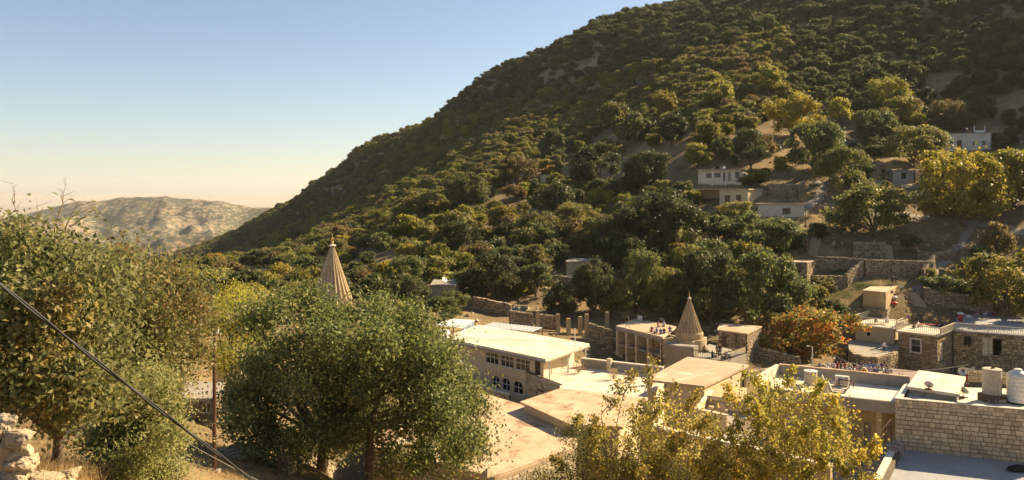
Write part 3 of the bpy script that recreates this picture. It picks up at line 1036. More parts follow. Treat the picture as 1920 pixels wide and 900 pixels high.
# ruined little walls and steps in front of it
def block_wall(name, label, pts, z0, z1, mat, cat='wall', th=.25, cope=None, stone=None):
    rt = thing(name, label, cat)
    for i in range(len(pts) - 1):
        w = Wall(pts[i], pts[i + 1])
        mb = MB(); mb.prism([w.pt(0, 0, 0), w.pt(w.L, 0, 0), w.pt(w.L, 0, -th), w.pt(0, 0, -th)], z0, z1)
        o = mb.build('wall', mat, rt)
        if stone: ashlar(w, rt, z0, z1, stone[0], stone[1], stone[2], depth=.04)
        if cope:
            mb = MB(); mb.prism([w.pt(0, 0, .05), w.pt(w.L, 0, .05), w.pt(w.L, 0, -th - .05), w.pt(0, 0, -th - .05)], z1 + .003, z1 + .1); mb.build('coping', cope, rt)
    return rt
block_wall('broken_wall', 'short broken block wall beside the arched niche house', [P(1326, 745, 67.5), P(1420, 760, 65)], -22, -16.9, M_mortar, stone=(.28, .55, M_ashlar))
block_wall('yard_parapet', 'white plastered parapet corner with rubble behind it', [P(1330, 728, 70), P(1303, 746, 64), P(1362, 764, 62)], -22, -17.1, M_cream, cope=M_white)
for i in range(7):
    c0 = P(1332 + i * 4.3 + random.uniform(-3, 3), 752 + random.uniform(-4, 3), 65)
    mb = MB(); mb.box((0, 0, -.2), .42, .36, .4, i)
    o = mb.build('rubble_block', M_stone); o.location = (c0.x, c0.y, -17.55 + (i % 2) * .25); o.rotation_euler = (random.uniform(-.3, .3), random.uniform(-.3, .3), 0)
    tag(o, 'loose stone block heaped behind the white parapet corner', 'stone', 'rubble behind the parapet')
mb = MB(); mb.prism([XY(1330, 70), XY(1304, 64), XY(1362, 62), XY(1420, 65)], -22, -17.85)
tag(mb.build('rubble_floor', M_conc), 'rough concrete floor under the heap of stone blocks', 'floor')

# ------------------------------------------------------------------ long ochre building with narrow roof (L), its parapets and things on it
ZL = -13.55; ZP = -12.75
l0, l1 = onz(1424, 727, ZL), onz(1680, 755, ZL)
l2, l3 = onz(1706, 729, ZL), onz(1461, 704, ZL)
root = thing('ochre_house', 'long ochre plastered house with a concrete edged flat roof behind the yellowing trees', 'house')
mb = MB(); mb.prism([l0, l1, l2, l3], ZL - .75, ZL); mb.build('roof', M_conc, root)
mb = MB(); mb.prism([l0.lerp(l3, .02), l1.lerp(l2, .02), l2, l3], ZL + .004, ZL + .03); mb.build('screed', M_white, root)
wl0 = Wall(l0.lerp(l3, .3), l1.lerp(l2, .3))
mb = MB()
hh = []
for ua, ub in ((1470, 1490), (1540, 1556), (1620, 1634)):
    ta, _ = wl0.hit(ua, 800); tb, _ = wl0.hit(ub, 800); hh.append((ta, -18.0, tb, -15.4))
wall_holes(mb, wl0, -22, ZL - .76, hh)
for w in (Wall(l1.lerp(l2, .3), l2), Wall(l2, l3), Wall(l3, l0.lerp(l3, .3))): wall_holes(mb, w, -22, ZL - .76, [])
mb.build('wall', M_yellow, root)
for h in hh: door(wl0, h, root, M_conc)
for ua in (1505, 1590, 1650):
    t_, _ = wl0.hit(ua, 800)
    mb = MB(); mb.box(wl0.pt(t_, -22, 1.0), .32, .32, 22 + ZL - .76, math.atan2(wl0.d.y, wl0.d.x)); mb.build('column', M_yellow, root)
bk = Wall(l3, l2)
mb = MB(); mb.prism([bk.pt(0, 0, 0), bk.pt(bk.L, 0, 0), bk.pt(bk.L, 0, -.2), bk.pt(0, 0, -.2)], ZL - .7, ZP); mb.build('parapet', M_conc, root)
mb = MB(); mb.prism([bk.pt(0, 0, .04), bk.pt(bk.L, 0, .04), bk.pt(bk.L, 0, -.24), bk.pt(0, 0, -.24)], ZP + .003, ZP + .06); mb.build('coping', M_roofA, root)
lp = Wall(l0, l3)
mb = MB(); mb.prism([lp.pt(0, 0, 0), lp.pt(lp.L, 0, 0), lp.pt(lp.L, 0, -.25), lp.pt(0, 0, -.25)], ZL + .002, ZP + .02); mb.build('side_parapet', M_white, root)
# tank, triangular shades, air conditioner, bed frame
c0 = onz(1520, 722, ZL)
rt = thing('drum_tank', 'squat pale drum tank with white lid on the ochre house roof', 'tank', c0)
mb = MB(); mb.lathe((0, 0, .03), [(.42, 0), (.44, .05), (.44, .9), (.42, .94)], 24); mb.build('drum', M_tankb, rt, True)
mb = MB(); mb.lathe((0, 0, .975), [(.47, 0), (.47, .06), (.12, .09), (.1, .14)], 24); mb.build('lid', M_whitepaint, rt)
for i, (u, v, s) in enumerate(((1541, 735, 1.0), (1551, 735, .75))):
    c0 = onz(u, v, ZL)
    mb = MB()
    hgt, wd = 1.15 * s, 1.0 * s
    mb.add([(-wd / 2, 0, 0), (wd / 2, 0, 0), (0, 0, hgt), (-wd / 2, .12, 0), (wd / 2, .12, 0), (0, .12, hgt)], [(0, 1, 2), (5, 4, 3), (0, 3, 4, 1), (1, 4, 5, 2), (2, 5, 3, 0)])
    o = mb.build('gable_block', M_white); o.location = c0 + Vector((0, 0, .031)); o.rotation_euler = (0, 0, -.7)
    tag(o, ('tall' if i == 0 else 'shorter') + ' white triangular concrete block beside the drum tank', 'block')
def ac_unit(c0, rz, label):
    rt = thing('air_conditioner', label, 'air conditioner', c0, rz)
    mb = MB(); mb.box((0, 0, .08), .9, .34, .62); mb.box((-.35, 0, 0), .06, .3, .08); mb.box((.35, 0, 0), .06, .3, .08); mb.build('casing', M_whitepaint, rt)
    mb = MB(); mb.tube([(-.14, -.172, .4), (-.14, -.19, .4)], .25, 20)
    g_ = mb.build('fan_grille', M_galv, rt)
    mb = MB()
    for k in range(5): mb.box((.3, -.178, .18 + k * .1), .22, .01, .03)
    mb.build('louvre', M_conc, rt)
ac_unit(onz(1579, 724, ZL) + Vector((0, 0, .03)), math.atan2(wl0.d.y, wl0.d.x), 'white air conditioner outdoor unit against the ochre house parapet')
rt = thing('bed_frame', 'rusty slatted iron bed frame leaning on the ochre house roof', 'bed frame')
mb = MB()
q_ = [onz(1556, 736, ZL), onz(1583, 739, ZL), onz(1600, 728, ZL), onz(1573, 725, ZL)]
lift = [.06, .06, .5, .5]
q_ = [p + Vector((0, 0, z)) for p, z in zip(q_, lift)]
for i in range(4): mb.beam(q_[i], q_[(i + 1) % 4], .06, .06)
mb.beam(q_[2], q_[2] - Vector((0, 0, .47)), .05, .05); mb.beam(q_[3], q_[3] - Vector((0, 0, .47)), .05, .05)
mb.build('frame', M_steel, rt)
for k in range(1, 7):
    mb = MB(); mb.beam(q_[0].lerp(q_[3], k / 7), q_[1].lerp(q_[2], k / 7), .035, .03); mb.build('slat', M_steel, rt)
# coping wall in front, ochre
cw0, cw1 = P(1303, 817, 48), P(1557, 873, 42.7)
root = thing('garden_wall', 'ochre wall with a bright white coping behind the yellowing trees', 'wall')
w = Wall(cw0, cw1)
w = Wall(w.pt(-3, 0, 0), w.pt(w.L, 0, 0))
mb = MB(); mb.prism([w.pt(0, 0, 0), w.pt(w.L, 0, 0), w.pt(w.L, 0, -.3), w.pt(0, 0, -.3)], -24, cw0.z - .1); mb.build('wall', M_yellow, root)
mb = MB(); mb.prism([w.pt(0, 0, .08), w.pt(w.L, 0, .08), w.pt(w.L, 0, -.38), w.pt(0, 0, -.38)], cw0.z - .097, cw0.z + .04); mb.build('coping', M_white, root)
mb = MB(); mb.prism([w.pt(0, 0, -.31), w.pt(w.L, 0, -.31), XY(1672, 51.5), XY(1670, 56), XY(1425, 60), XY(1290, 62)], -24, -18.05)
tag(mb.build('courtyard', M_conc), 'concrete courtyard floor behind the ochre garden wall', kind='structure')
# red iron stair railing by the stone building
rt = thing('stair', 'concrete stair with a red iron handrail beside the block walled house', 'stair')
s0, s1 = P(1632, 862, 48.5), P(1679, 806, 51.0)
N = 9
for k in range(N):
    p = s0.lerp(s1, k / (N - 1))
    mb = MB(); mb.box((p.x, p.y, -19.5), .9, .34, max(.3, 19.5 + p.z - .7), math.atan2((s1 - s0).y, (s1 - s0).x) - math.pi / 2); mb.build('step', M_conc, rt)
mb = MB()
off = Vector((-.35, -.2, 0))
for z in (.35, .75): mb.beam(s0 + off + Vector((0, 0, z)), s1 + off + Vector((0, 0, z)), .05, .05)
for k in range(0, N, 2):
    p = s0.lerp(s1, k / (N - 1)) + off; mb.beam(p - Vector((0, 0, .75)), p + Vector((0, 0, .75)), .04, .04)
mb.build('handrail', M_steel, rt)

# ------------------------------------------------------------------ block walled house with tanks (right foreground)
ZS = -13.2
s0 = onz(1680, 747, ZS); s1 = onz(1990, 774, ZS)
ws0 = Wall(s0, s1)
nb = -ws0.n
s2 = Vector((s1.x + nb.x * 7.5, s1.y + nb.y * 7.5, 0)); 
s3 = onz(1701, 717, ZS)
root = thing('block_house', 'house walled in pale squared limestone blocks with water tanks on its roof', 'house')
mb = MB(); mb.prism([s0, s1, s2, s3], -24, ZS - .45); mb.build('wall', M_mortar, root)
mb = MB(); mb.prism([s0, s1, s2, s3], ZS - .447, ZS - .25); mb.build('roof', M_white, root)
for a, b_, th in ((s0, s1, .3), (s3, s0, .3)):
    w = Wall(a, b_)
    mb = MB(); mb.prism([w.pt(0, 0, 0), w.pt(w.L, 0, 0), w.pt(w.L - (.3 if a == s3 else 0), 0, -th), w.pt(.0, 0, -th)], ZS - .246, ZS - .03); mb.build('parapet', M_mortar, root)
    mb = MB(); mb.prism([w.pt(0 if a == s3 else .0, 0, .09), w.pt(w.L + (.09 if a == s3 else 0), 0, .09), w.pt(w.L, 0, -th - .03), w.pt(.0, 0, -th - .03)], ZS - .027, ZS + (.03 if a == s0 else .035)); mb.build('coping', M_white, root)
ashlar(ws0, root, -16.5, ZS - .03, .262, .36, M_ashlar, t1=ws0.L, depth=.06)
w = Wall(s3, s0); ashlar(w, root, -16.5, ZS - .03, .262, .5, M_ashlar, depth=.06)
# lower grey roof
ZG = -16.45
gl0 = onz(1650, 900, ZG + .42); gl1 = ws0.pt(.15, ZG + .42, .1)
dirl = (gl0 - gl1).normalized()
gl0 = gl1 + dirl * 13
gr = ws0.pt(ws0.L, ZG, .12)
root = thing('grey_roof_house', 'lower house with a shaded grey cement roof and a pale parapet', 'house')
q = [gl1, gr, gr + dirl * 13, gl0]
mb = MB(); mb.prism([q[0], q[1], q[2], q[3]], -26, ZG - .15); mb.build('wall', M_yellow, root)
mb = MB(); mb.prism([q[0], q[1], q[2], q[3]], ZG - .147, ZG); mb.build('roof', M_greyroof, root)
w = Wall(gl1, gl0)
mb = MB(); mb.prism([w.pt(0, 0, 0), w.pt(w.L, 0, 0), w.pt(w.L, 0, -.28), w.pt(0, 0, -.28)][::1], ZG + .003, ZG + .38); pw = mb.build('parapet', M_mortar, root)
mb = MB(); mb.prism([w.pt(0, 0, .28), w.pt(w.L, 0, .28), w.pt(w.L, 0, .0), w.pt(0, 0, .0)], -24, ZG + .38)
mb.prism([w.pt(0, 0, .34), w.pt(w.L, 0, .34), w.pt(w.L, 0, -.06), w.pt(0, 0, -.06)], ZG + .383, ZG + .47); mb.build('coping', M_white, root)
# dark sack at the frame edge
mb = MB(); mb.lathe((0, 0, 0), [(.3, .0), (.5, .12), (.42, .3), (.2, .42), (.05, .45)], 14)
o = mb.build('sack', M_iron, smooth=True); p = P(1912, 874, 47.8); o.location = (p.x, p.y, ZG); o.scale = (1.6, .7, .9)
tag(o, 'dark sack slumped against the block wall on the grey roof', 'sack')
# roof furniture
ZT = ZS - .25
root = thing('roof_slab', 'raised pale concrete slab over the middle of the block house roof', 'slab')
q = [onz(u, v, -12.75) for u, v in ((1701, 724), (1797, 739), (1811, 706), (1723, 694))]
mb = MB(); mb.prism(q, -12.95, -12.75); mb.build('slab', M_white, root)
mb = MB(); cc = sum(q, Vector()) / 4; mb.prism([cc + (p - cc) * .93 for p in q], ZT, -12.953); mb.build('upstand', M_conc, root)
def dish(label, c0, size, az, tilt=35, mat=M_galv, h=.7):
    rt = thing('satellite_dish', label, 'satellite dish', c0, az)
    mb = MB(); prof = [(.01, 0)] + [(size * k / 5, .32 * size * (k / 5) ** 2) for k in range(1, 6)]
    vs = MB(); vs.lathe((0, 0, 0), prof, 20); vs.f = vs.f[:-1]; vs.m = vs.m[:-1]
    o = vs.build('reflector', mat, rt, True); o.location = (0, 0, h); o.rotation_euler = (R(90 - tilt), 0, 0)
    sol = o.modifiers.new('thickness', 'SOLIDIFY'); sol.thickness = .02
    mb.tube([(0, 0, 0), (0, .05, h)], .025, 6); mb.box((0, 0, 0), .4, .4, .04); mb.build('mast', M_steel, rt)
    mb = MB(); f_ = Vector((0, -size * .9 * math.cos(R(tilt)), h + size * .9 * math.sin(R(tilt)) * .6))
    mb.tube([(0, 0, h - size * .8), f_], .012, 5); mb.box(f_ - Vector((0, 0, .04)), .07, .1, .08); mb.build('feed_arm', M_iron, rt)
    return rt
dish('grey satellite dish at the front edge of the raised roof slab', onz(1741, 730, -12.75) + Vector((0, 0, .0)), .3, 2.4, h=.25)
dish('grey satellite dish beside the brown tank at the slab corner', onz(1806, 745, ZT), .33, 2.0, h=.4)
def horn(label, c0, az):
    rt = thing('loudspeaker', label, 'loudspeaker', c0, az)
    mb = MB(); mb.tube([(0, 0, 0), (0, 0, .9)], .03, 6); mb.build('stand', M_steel, rt)
    mb = MB(); mb.tube([(0, .25, .9), (0, .1, .9), (0, -.1, .9), (0, -.25, .9), (0, -.33, .9)], [.07, .09, .06, .16, .3], 16, cap=False); o = mb.build('horn', M_galv, rt, True)
    mb = MB(); mb.tube([(0, .4, .9), (0, .24, .9)], [.09, .1], 12); mb.build('driver', M_conc, rt)
horn('grey horn loudspeaker on a short stand behind the roof slab', onz(1806, 718, ZT), -.6)
horn('grey horn loudspeaker turned to the valley beside its twin', onz(1816, 716, ZT), .9)
# ladder frame lying
rt = thing('ladder', 'white metal ladder lying on the block house roof behind the parapet', 'ladder')
a, b_ = onz(1704, 747, ZT) + Vector((0, 0, .12)), onz(1756, 753, ZT) + Vector((0, 0, .12))
off = Vector((.15, .5, .04))
mb = MB(); mb.beam(a, b_, .06, .06); mb.beam(a + off, b_ + off, .06, .06); mb.build('rail', M_whitepaint, rt)
for k in range(1, 8):
    mb = MB(); mb.beam(a.lerp(b_, k / 8), a.lerp(b_, k / 8) + off, .04, .04); mb.build('rung', M_whitepaint, rt)
# tanks
c0 = onz(1860, 752, ZT)
rt = thing('concrete_tank', 'tall beige cylinder tank on a block pedestal above the limestone wall', 'tank', c0)
mb = MB(); mb.box((0, 0, 0), 1.25, 1.1, .5, .3); mb.build('pedestal', M_mortar, rt)
mb = MB()
for sx in (-.32, .32): mb.box((sx, -.58, .06), .5, .08, .18, .0)
mb.build('block', M_ashdark, rt)
mb = MB(); mb.lathe((0, 0, .503), [(.60, 0), (.57, .04), (.56, 1.5), (.58, 1.52), (.58, 1.6), (.5, 1.63)], 28); mb.build('drum', M_tankb, rt)
mb = MB(); mb.tube([(-.1, -.05, 2.13), (.0, -.05, 2.2), (.15, -.05, 2.16)], .05, 6); mb.build('lid_handle', M_iron, rt)
mb = MB(); mb.tube([(.1, -.6, .5), (.1, -.66, .9), (.1, -.62, 1.4)], .025, 6); mb.tube([(.1, -.66, .6), (1.1, -.75, .35)], .025, 6); mb.build('pipe', M_galv, rt)
c0 = onz(1909, 756, ZT)
rt = thing('plastic_tank', 'large white ribbed plastic water tank above the limestone wall', 'tank', c0)
mb = MB()
prof = [(.62, 0)]
for k in range(6): prof += [(.66, .05 + k * .28), (.66, .22 + k * .28), (.64, .25 + k * .28), (.64, .29 + k * .28)]
prof += [(.6, 1.82), (.3, 1.98), (.24, 2.0)]
mb.lathe((0, 0, .1), prof, 32); mb.build('drum', M_tank, rt, True)
mb = MB(); mb.lathe((0, 0, 2.103), [(.24, 0), (.24, .1), (.1, .14)], 16); mb.build('lid', M_whitepaint, rt)
mb = MB(); 
for k in range(4): mb.beam((math.cos(k * 1.57 + .5) * .62, math.sin(k * 1.57 + .5) * .62, 0), (math.cos(k * 1.57 + .5) * .62, math.sin(k * 1.57 + .5) * .62, .1), .1, .1)
mb.lathe((0, 0, .05), [(.66, 0), (.66, .045)], 16); mb.build('stand', M_iron, rt)
# low wall at the back of the roof
w = Wall(onz(1814, 716, ZT), onz(1890, 722, ZT))
root = thing('roof_parapet', 'low pale block parapet behind the two upright tanks', 'wall')
mb = MB(); mb.prism([w.pt(0, 0, 0), w.pt(w.L, 0, 0), w.pt(w.L, 0, -.2), w.pt(0, 0, -.2)], ZT, ZT + .85); mb.build('core', M_mortar, root)
ashlar(w, root, ZT + .02, ZT + .85, .21, .5, M_ashlar, depth=.04)
#PART3
# ------------------------------------------------------------------ spires
def spire(label, c0, r, h, flutes, ringh, body_r, body_h, mat=None):
    mat = mat or M_cone
    rt = thing('conical_spire', label, 'spire', c0)
    mb = MB(); mb.lathe((0, 0, -body_h), [(body_r, 0), (body_r, body_h * .55), (body_r * .97, body_h * .56), (body_r * .93, body_h)], 24)
    mb.build('drum', M_cone, rt)
    mb = MB(); mb.lathe((0, 0, .003), [(r * 1.08, 0), (r * 1.08, ringh * .8), (r * 1.02, ringh)], 40); mb.build('ring', M_cone, rt)
    # each flute a tapering folded rib
    z0 = ringh + .004
    mb = MB(); mb.lathe((0, 0, z0), [(r * .86, 0), (.04, h * .95)], flutes * 2); mb.build('core', mat, rt)
    me = None
    for k in range(flutes):
        a = 2 * math.pi * k / flutes
        hw = math.pi / flutes
        def pp(rr, aa, z): return (rr * math.cos(aa), rr * math.sin(aa), z)
        if me is None:
            mb = MB()
            n = 10
            for i in range(n):
                f0, f1 = i / n, (i + 1) / n
                r0, r1 = r * (1 - f0) + .1 * f0, r * (1 - f1) + .1 * f1
                za, zb = z0 + h * f0, z0 + h * f1
                vs = [pp(r0 * .87, -hw, za), pp(r0 * 1.0, -hw * .25, za), pp(r0 * 1.0, hw * .25, za), pp(r0 * .87, hw, za),
                      pp(r1 * .87, -hw, zb), pp(r1 * 1.0, -hw * .25, zb), pp(r1 * 1.0, hw * .25, zb), pp(r1 * .87, hw, zb)]
                mb.add(vs, [(0, 1, 5, 4), (1, 2, 6, 5), (2, 3, 7, 6)])
            o = mb.build('flute', mat, rt); me = o.data
        else:
            o = inst('flute', me, rt)
        o.rotation_euler = (0, 0, a)
    mb = MB(); mb.lathe((0, 0, z0 + h * .955), [(r * .13, 0), (r * .15, .15), (.1, .3)], 16); mb.build('cap', M_white, rt)
    mb = MB(); s = r * .045
    mb.lathe((0, 0, z0 + h * .955 + .3), [(.03, 0), (s * 1.3, s), (s * 1.3, s * 1.8), (.04, s * 3), (s * .9, s * 4), (s * .9, s * 4.6), (.03, s * 5.6), (s * .5, s * 6.4), (.02, s * 7.4), (.015, s * 9)], 14)
    mb.build('finial', M_gold, rt, True)
    return rt
c0 = P(623, 606, 112); 
spire('tall fluted stone spire with gilded finial rising behind the big oak', c0, 3.75, 10.7, 22, .5, 4.0, 7, surf('pale_flute_stone', (0.52, 0.40, 0.25), (0.43, 0.32, 0.19), (0.24, 0.17, 0.105), 0.9, 8, stain=0.6, streak=True))
tb = thing('temple_block', 'square stone temple block carrying the tall fluted spire', 'building')
mb = MB(); mb.box((c0.x, c0.y, -27), 11, 9, 27 + c0.z - 2.2, .5); mb.build('wall', M_cone, tb)
mb = MB(); mb.box((c0.x, c0.y, c0.z - 2.197), 11.6, 9.6, .3, .5); mb.build('roof', M_roofA, tb)
c1 = P(1292.5, 634, 117)
spire('small weathered fluted stone spire beside the colonnade', c1, 1.85, 4.9, 20, 1.0, 2.5, 5.2)

# ------------------------------------------------------------------ colonnade building
ZK = -20.9
k0, k1 = onz(1155, 611, ZK), onz(1243, 632, ZK)
k2, k3 = onz(1268, 612, ZK), onz(1193, 597, ZK)
wk = Wall(k0, k1)
root = thing('colonnade_building', 'two storey open fronted building with square columns and a roof terrace by the small spire', 'building')
mb = MB(); mb.prism([k0, k1, k2, k3], ZK - .3, ZK); mb.build('roof', M_roofF, root)
def bx(w, a, b_, o0, o1, z0, z1, name, mat):
    mb = MB(); mb.prism([w.pt(a, 0, o0), w.pt(b_, 0, o0), w.pt(b_, 0, o1), w.pt(a, 0, o1)], z0, z1); return mb.build(name, mat, root)
bx(wk, 0, wk.L, 0, -.22, ZK - .7, ZK - .303, 'beam', M_conc)
zf = -23.6
bx(wk, .05, wk.L - .05, -.03, -3.2, zf - .12, zf, 'floor', M_conc)
bx(wk, .05, wk.L - .05, -.03, -.2, zf - .3, zf - .123, 'floor_beam', M_conc)
bx(wk, 0, wk.L, -3.25, -3.5, -27, ZK - .303, 'back_wall', M_cream)
bx(wk, 0, .2, -.3, -3.2, -27, ZK - .303, 'side_wall', M_cream)
for f_ in (.01, .215, .43, .68, .95):
    t_ = f_ * wk.L
    bx(wk, t_ - .02, t_ + .42, .05, -.42, -27.5, ZK - .71, 'column', M_cream)
    bx(wk, t_ + .05, t_ + .3, -.45, -3.2, -27, ZK - .31, 'cross_wall', M_cream)
for f_ in (.86, 1.03):
    t_ = f_ * wk.L
    mb = MB(); mb.beam(wk.pt(t_, -27, .5), wk.pt(t_, ZK - .2, .5), .14, .14); mb.build('steel_post', M_steel, root)
mb = MB(); mb.beam(wk.pt(.86 * wk.L, ZK - 1.3, .5), wk.pt(1.03 * wk.L, ZK - 1.6, .5), .1, .1)
mb.beam(wk.pt(0, zf + .5, .1), wk.pt(.86 * wk.L, zf + .4, .1), .05, .05); mb.build('steel_rail', M_steel, root)
# ribbed drum wall beside it
rt = thing('ribbed_wall', 'curved stained plaster wall under the small spire', 'wall')
p0, p1 = P(1246, 690, 115), P(1300, 690, 112)
w = Wall(p0, p1)
mb = MB(); N = 14
zt_ = (VH - 645) / F * 114
for i in range(N):
    a, b_ = i / N, (i + 1) / N
    oa, ob = .7 * math.sin(a * math.pi), .7 * math.sin(b_ * math.pi)
    qq = [w.pt(a * w.L, 0, oa), w.pt(b_ * w.L, 0, ob), w.pt(b_ * w.L, 0, ob - 1.5), w.pt(a * w.L, 0, oa - 1.5)]
    mb.prism(qq, -28, zt_)
mb.build('wall', M_conc, rt)
mb = MB()
for i in range(1, N):
    a = i / N; mb.beam(w.pt(a * w.L, -28, .7 * math.sin(a * math.pi) + .04), w.pt(a * w.L, zt_ - .3, .7 * math.sin(a * math.pi) + .04), .06, .12)
mb.build('ribs', M_cone, rt)
# lower terrace with iron railing
ZI = -22.6
rt = thing('spire_terrace', 'shaded terrace with a dark iron railing next to the small spire', 'terrace')
q = [onz(1292, 668, ZI), onz(1352, 678, ZI), onz(1400, 662, ZI), onz(1330, 645, ZI)]
mb = MB(); mb.prism(q, -28, ZI); mb.build('deck', M_conc, rt)
railing(rt, [q[0], q[1], q[2]], 1.0, .35, M_iron, .1, .04)
block_wall('ramp_wall', 'sloping sunlit plaster ramp wall below the small spire', [P(1352, 690, 113), P(1398, 676, 118)], -28, -22.4, M_cream)
block_wall('stair_parapet', 'pale stair parapet climbing beside the small spire', [P(1300, 650, 114.5), P(1325, 640, 118)], -27, -21.0, M_cream, cope=M_white)
# stained curved embankment wall right of it
stone_wall('embankment_wall', 'long stained stone embankment wall above the crowded courtyard', [Vector((*XY(1398, 112), -27.4)), Vector((*XY(1460, 118), -27.8)), Vector((*XY(1540, 121), -28.2)), Vector((*XY(1597, 124), -28.6))], h=2.4, th=.6, size=.4)
stone_wall('path_wall', 'stone wall with pale cap below the orange tree', [Vector((*XY(1415, 126), -26.2)), Vector((*XY(1500, 123), -27.4))], h=2.3, th=.5, size=.4)

# stone hut beside the spire
d0, d1 = onz(1347, 618, -21.2), onz(1400, 625, -21.2); d2, d3 = onz(1427, 612, -21.2), onz(1352, 606, -21.2)
rt, ws_, _ = house('stone_hut', 'small stone hut with a flat roof and one dark window by the spire terrace', [d0, d1, d2, d3], -26.5, -21.4, M_mortar, M_roofF, openings={0: [('w', 1380, 630, 1385, 641, (1, 1), M_door), ('d', 1354, 630, 1362, 649)]}, cat='hut', over=.2)
mb = MB()
for w in ws_[:2]: rubble(mb, w, -26, -21.45, .36, holes=[(w.hit(1379, 0)[0], -30, w.hit(1386, 0)[0], -21.6), (w.hit(1353, 0)[0], -30, w.hit(1363, 0)[0], -21.6)] if w is ws_[0] else ())
tag(mb.build('stonework', M_rub, rt), kind='stuff')

# ------------------------------------------------------------------ railed terrace houses on the right
ZH = -22.75
def rail_house(name, label, pts, zb, wmat, openings, rubble_on=(), size=.34, rails=(), over=.35, sheetmat=M_white):
    c = sum((Vector(p[:2]) for p in pts), Vector((0, 0))) / 4
    rt, ws, ro = house(name, label, pts, zb, ZH - .26, wmat, sheetmat, over=over, rth=.26, openings=openings)
    if rubble_on:
        mb = MB()
        for i in rubble_on:
            w = ws[i]
            hs = [(min(w.hit(o[1], 0)[0], w.hit(o[3], 0)[0]), w.hit(o[3], o[4])[1], max(w.hit(o[1], 0)[0], w.hit(o[3], 0)[0]), w.hit(o[1], o[2])[1]) for o in (openings or {}).get(i, [])]
            rubble(mb, w, zb, ZH - .28, size, holes=hs)
        tag(mb.build('stonework', M_rub2, rt), kind='stuff')
    for seg in rails:
        railing(rt, [Vector((p[0], p[1], ZH + .01)) for p in seg], 1.15, .3)
    return rt, ws, ro
M_rub2 = surf('golden_rubble', (0.47, 0.36, 0.215), (0.38, 0.28, 0.16), (0.23, 0.165, 0.10), 1.5, 10, stain=0.6, lv=True)
hp = [onz(1604, 607, ZH), onz(1677, 615, ZH), onz(1700, 603, ZH), onz(1638, 595, ZH)]
tr = [onz(1596, 605, ZH), onz(1681, 614, ZH), onz(1712, 601, ZH), onz(1632, 593, ZH)]
rt, ws_, ro = rail_house('cream_house', 'cream plastered house with a sunlit railed roof terrace', hp, -28, M_cream, {0: [('w', 1625, 616, 1632, 630, (1, 1), M_conc), ('d', 1655, 617, 1664, 642, M_cream)]}, rails=[[tr[3], tr[0], tr[1], tr[1].lerp(tr[2], .4)]])
h2 = [onz(1684, 619.5, ZH), onz(1756, 628, ZH), onz(1785, 617, ZH), onz(1716, 608, ZH)]
t2 = [onz(1680, 618, ZH), onz(1763, 629, ZH), onz(1790, 618, ZH), onz(1740, 600, ZH)]
rt, ws_, ro = rail_house('stone_house', 'golden stone house with one large white framed window and railed roof', h2, -30.5, M_mortar, {0: [('w', 1708, 635, 1726, 661, (1, 2))], 1: [('d', 1762, 640, 1770, 676, M_cream)]}, (0, 1), .34, rails=[[t2[0].lerp(t2[3], .35), t2[0], t2[1], t2[2]]])
fr = MB(); w = ws_[0]; ta, z1 = w.hit(1707, 634); tb, z0 = w.hit(1727, 662)
for a, b_ in ((w.pt(ta, z0, .08), w.pt(ta, z1, .08)), (w.pt(tb, z0, .08), w.pt(tb, z1, .08)), (w.pt(ta - .1, z1, .08), w.pt(tb + .1, z1, .08)), (w.pt(ta - .1, z0, .08), w.pt(tb + .1, z0, .08))): fr.beam(a, b_, .14, .2)
fr.build('window_surround', M_whitepaint, rt)
h3 = [onz(1787, 618, ZH), onz(1990, 634, ZH), onz(2000, 596, ZH), onz(1800, 588, ZH)]
rt, ws_, ro = rail_house('long_stone_house', 'long stone house with pale doors and a broad shaded roof terrace', h3, -30.5, M_mortar, {0: [('d', 1841, 633, 1853, 664, M_rail), ('d', 1853.6, 633, 1861, 664, M_rail), ('o', 1862, 636, 1878, 666)]}, (0,), .5, rails=[[h3[0] + Vector((.2, -.3, 0)), h3[0].lerp(h3[1], .32) + Vector((.1, -.3, 0)), h3[0].lerp(h3[1], .66) + Vector((.1, -.3, 0)), h3[1] + Vector((0, -.3, 0))]], over=.2, sheetmat=M_greyroof)
# clothes on the wall, bundles
w = ws_[0]
mb = MB(); ta, z1 = w.hit(1808, 630); tb, z0 = w.hit(1821, 650)
N = 8
for i in range(N):
    for j in range(5):
        def q(i, j): return w.pt(ta + (tb - ta) * i / N, z1 + (z0 - z1) * j / 5 * (1 - .25 * (i % 3 == 0)), .16 + .06 * math.sin(i * 2.2 + j * .6))
        mb.add([q(i, j), q(i + 1, j), q(i + 1, j + 1), q(i, j + 1)], [(0, 3, 2, 1)])
tag(mb.build('hung_garment', plain('black_cloth', (.03, .027, .025), .9)), 'black garment hung on the long stone house wall', 'garment')
# curved terrace under the cream house
cv = [P(1592, 660, 131), P(1600, 672, 127.5), P(1620, 680, 125), P(1645, 682, 124.5), P(1668, 676, 126.5), P(1684, 668, 129)]
zc = -25.5
cvp = [Vector((p.x, p.y, zc - 2.9)) for p in cv]
stone_wall('curved_terrace_wall', 'curved stone retaining wall below the cream house', cvp, h=3.1, th=.5, size=.38)
mb = MB(); mb.prism([Vector((p.x, p.y)) for p in cv] + [XY(1684, 140), XY(1590, 142)], -30, zc - .1)
tag(mb.build('terrace_floor', M_conc), 'shaded concrete terrace inside the curved stone wall', kind='structure')
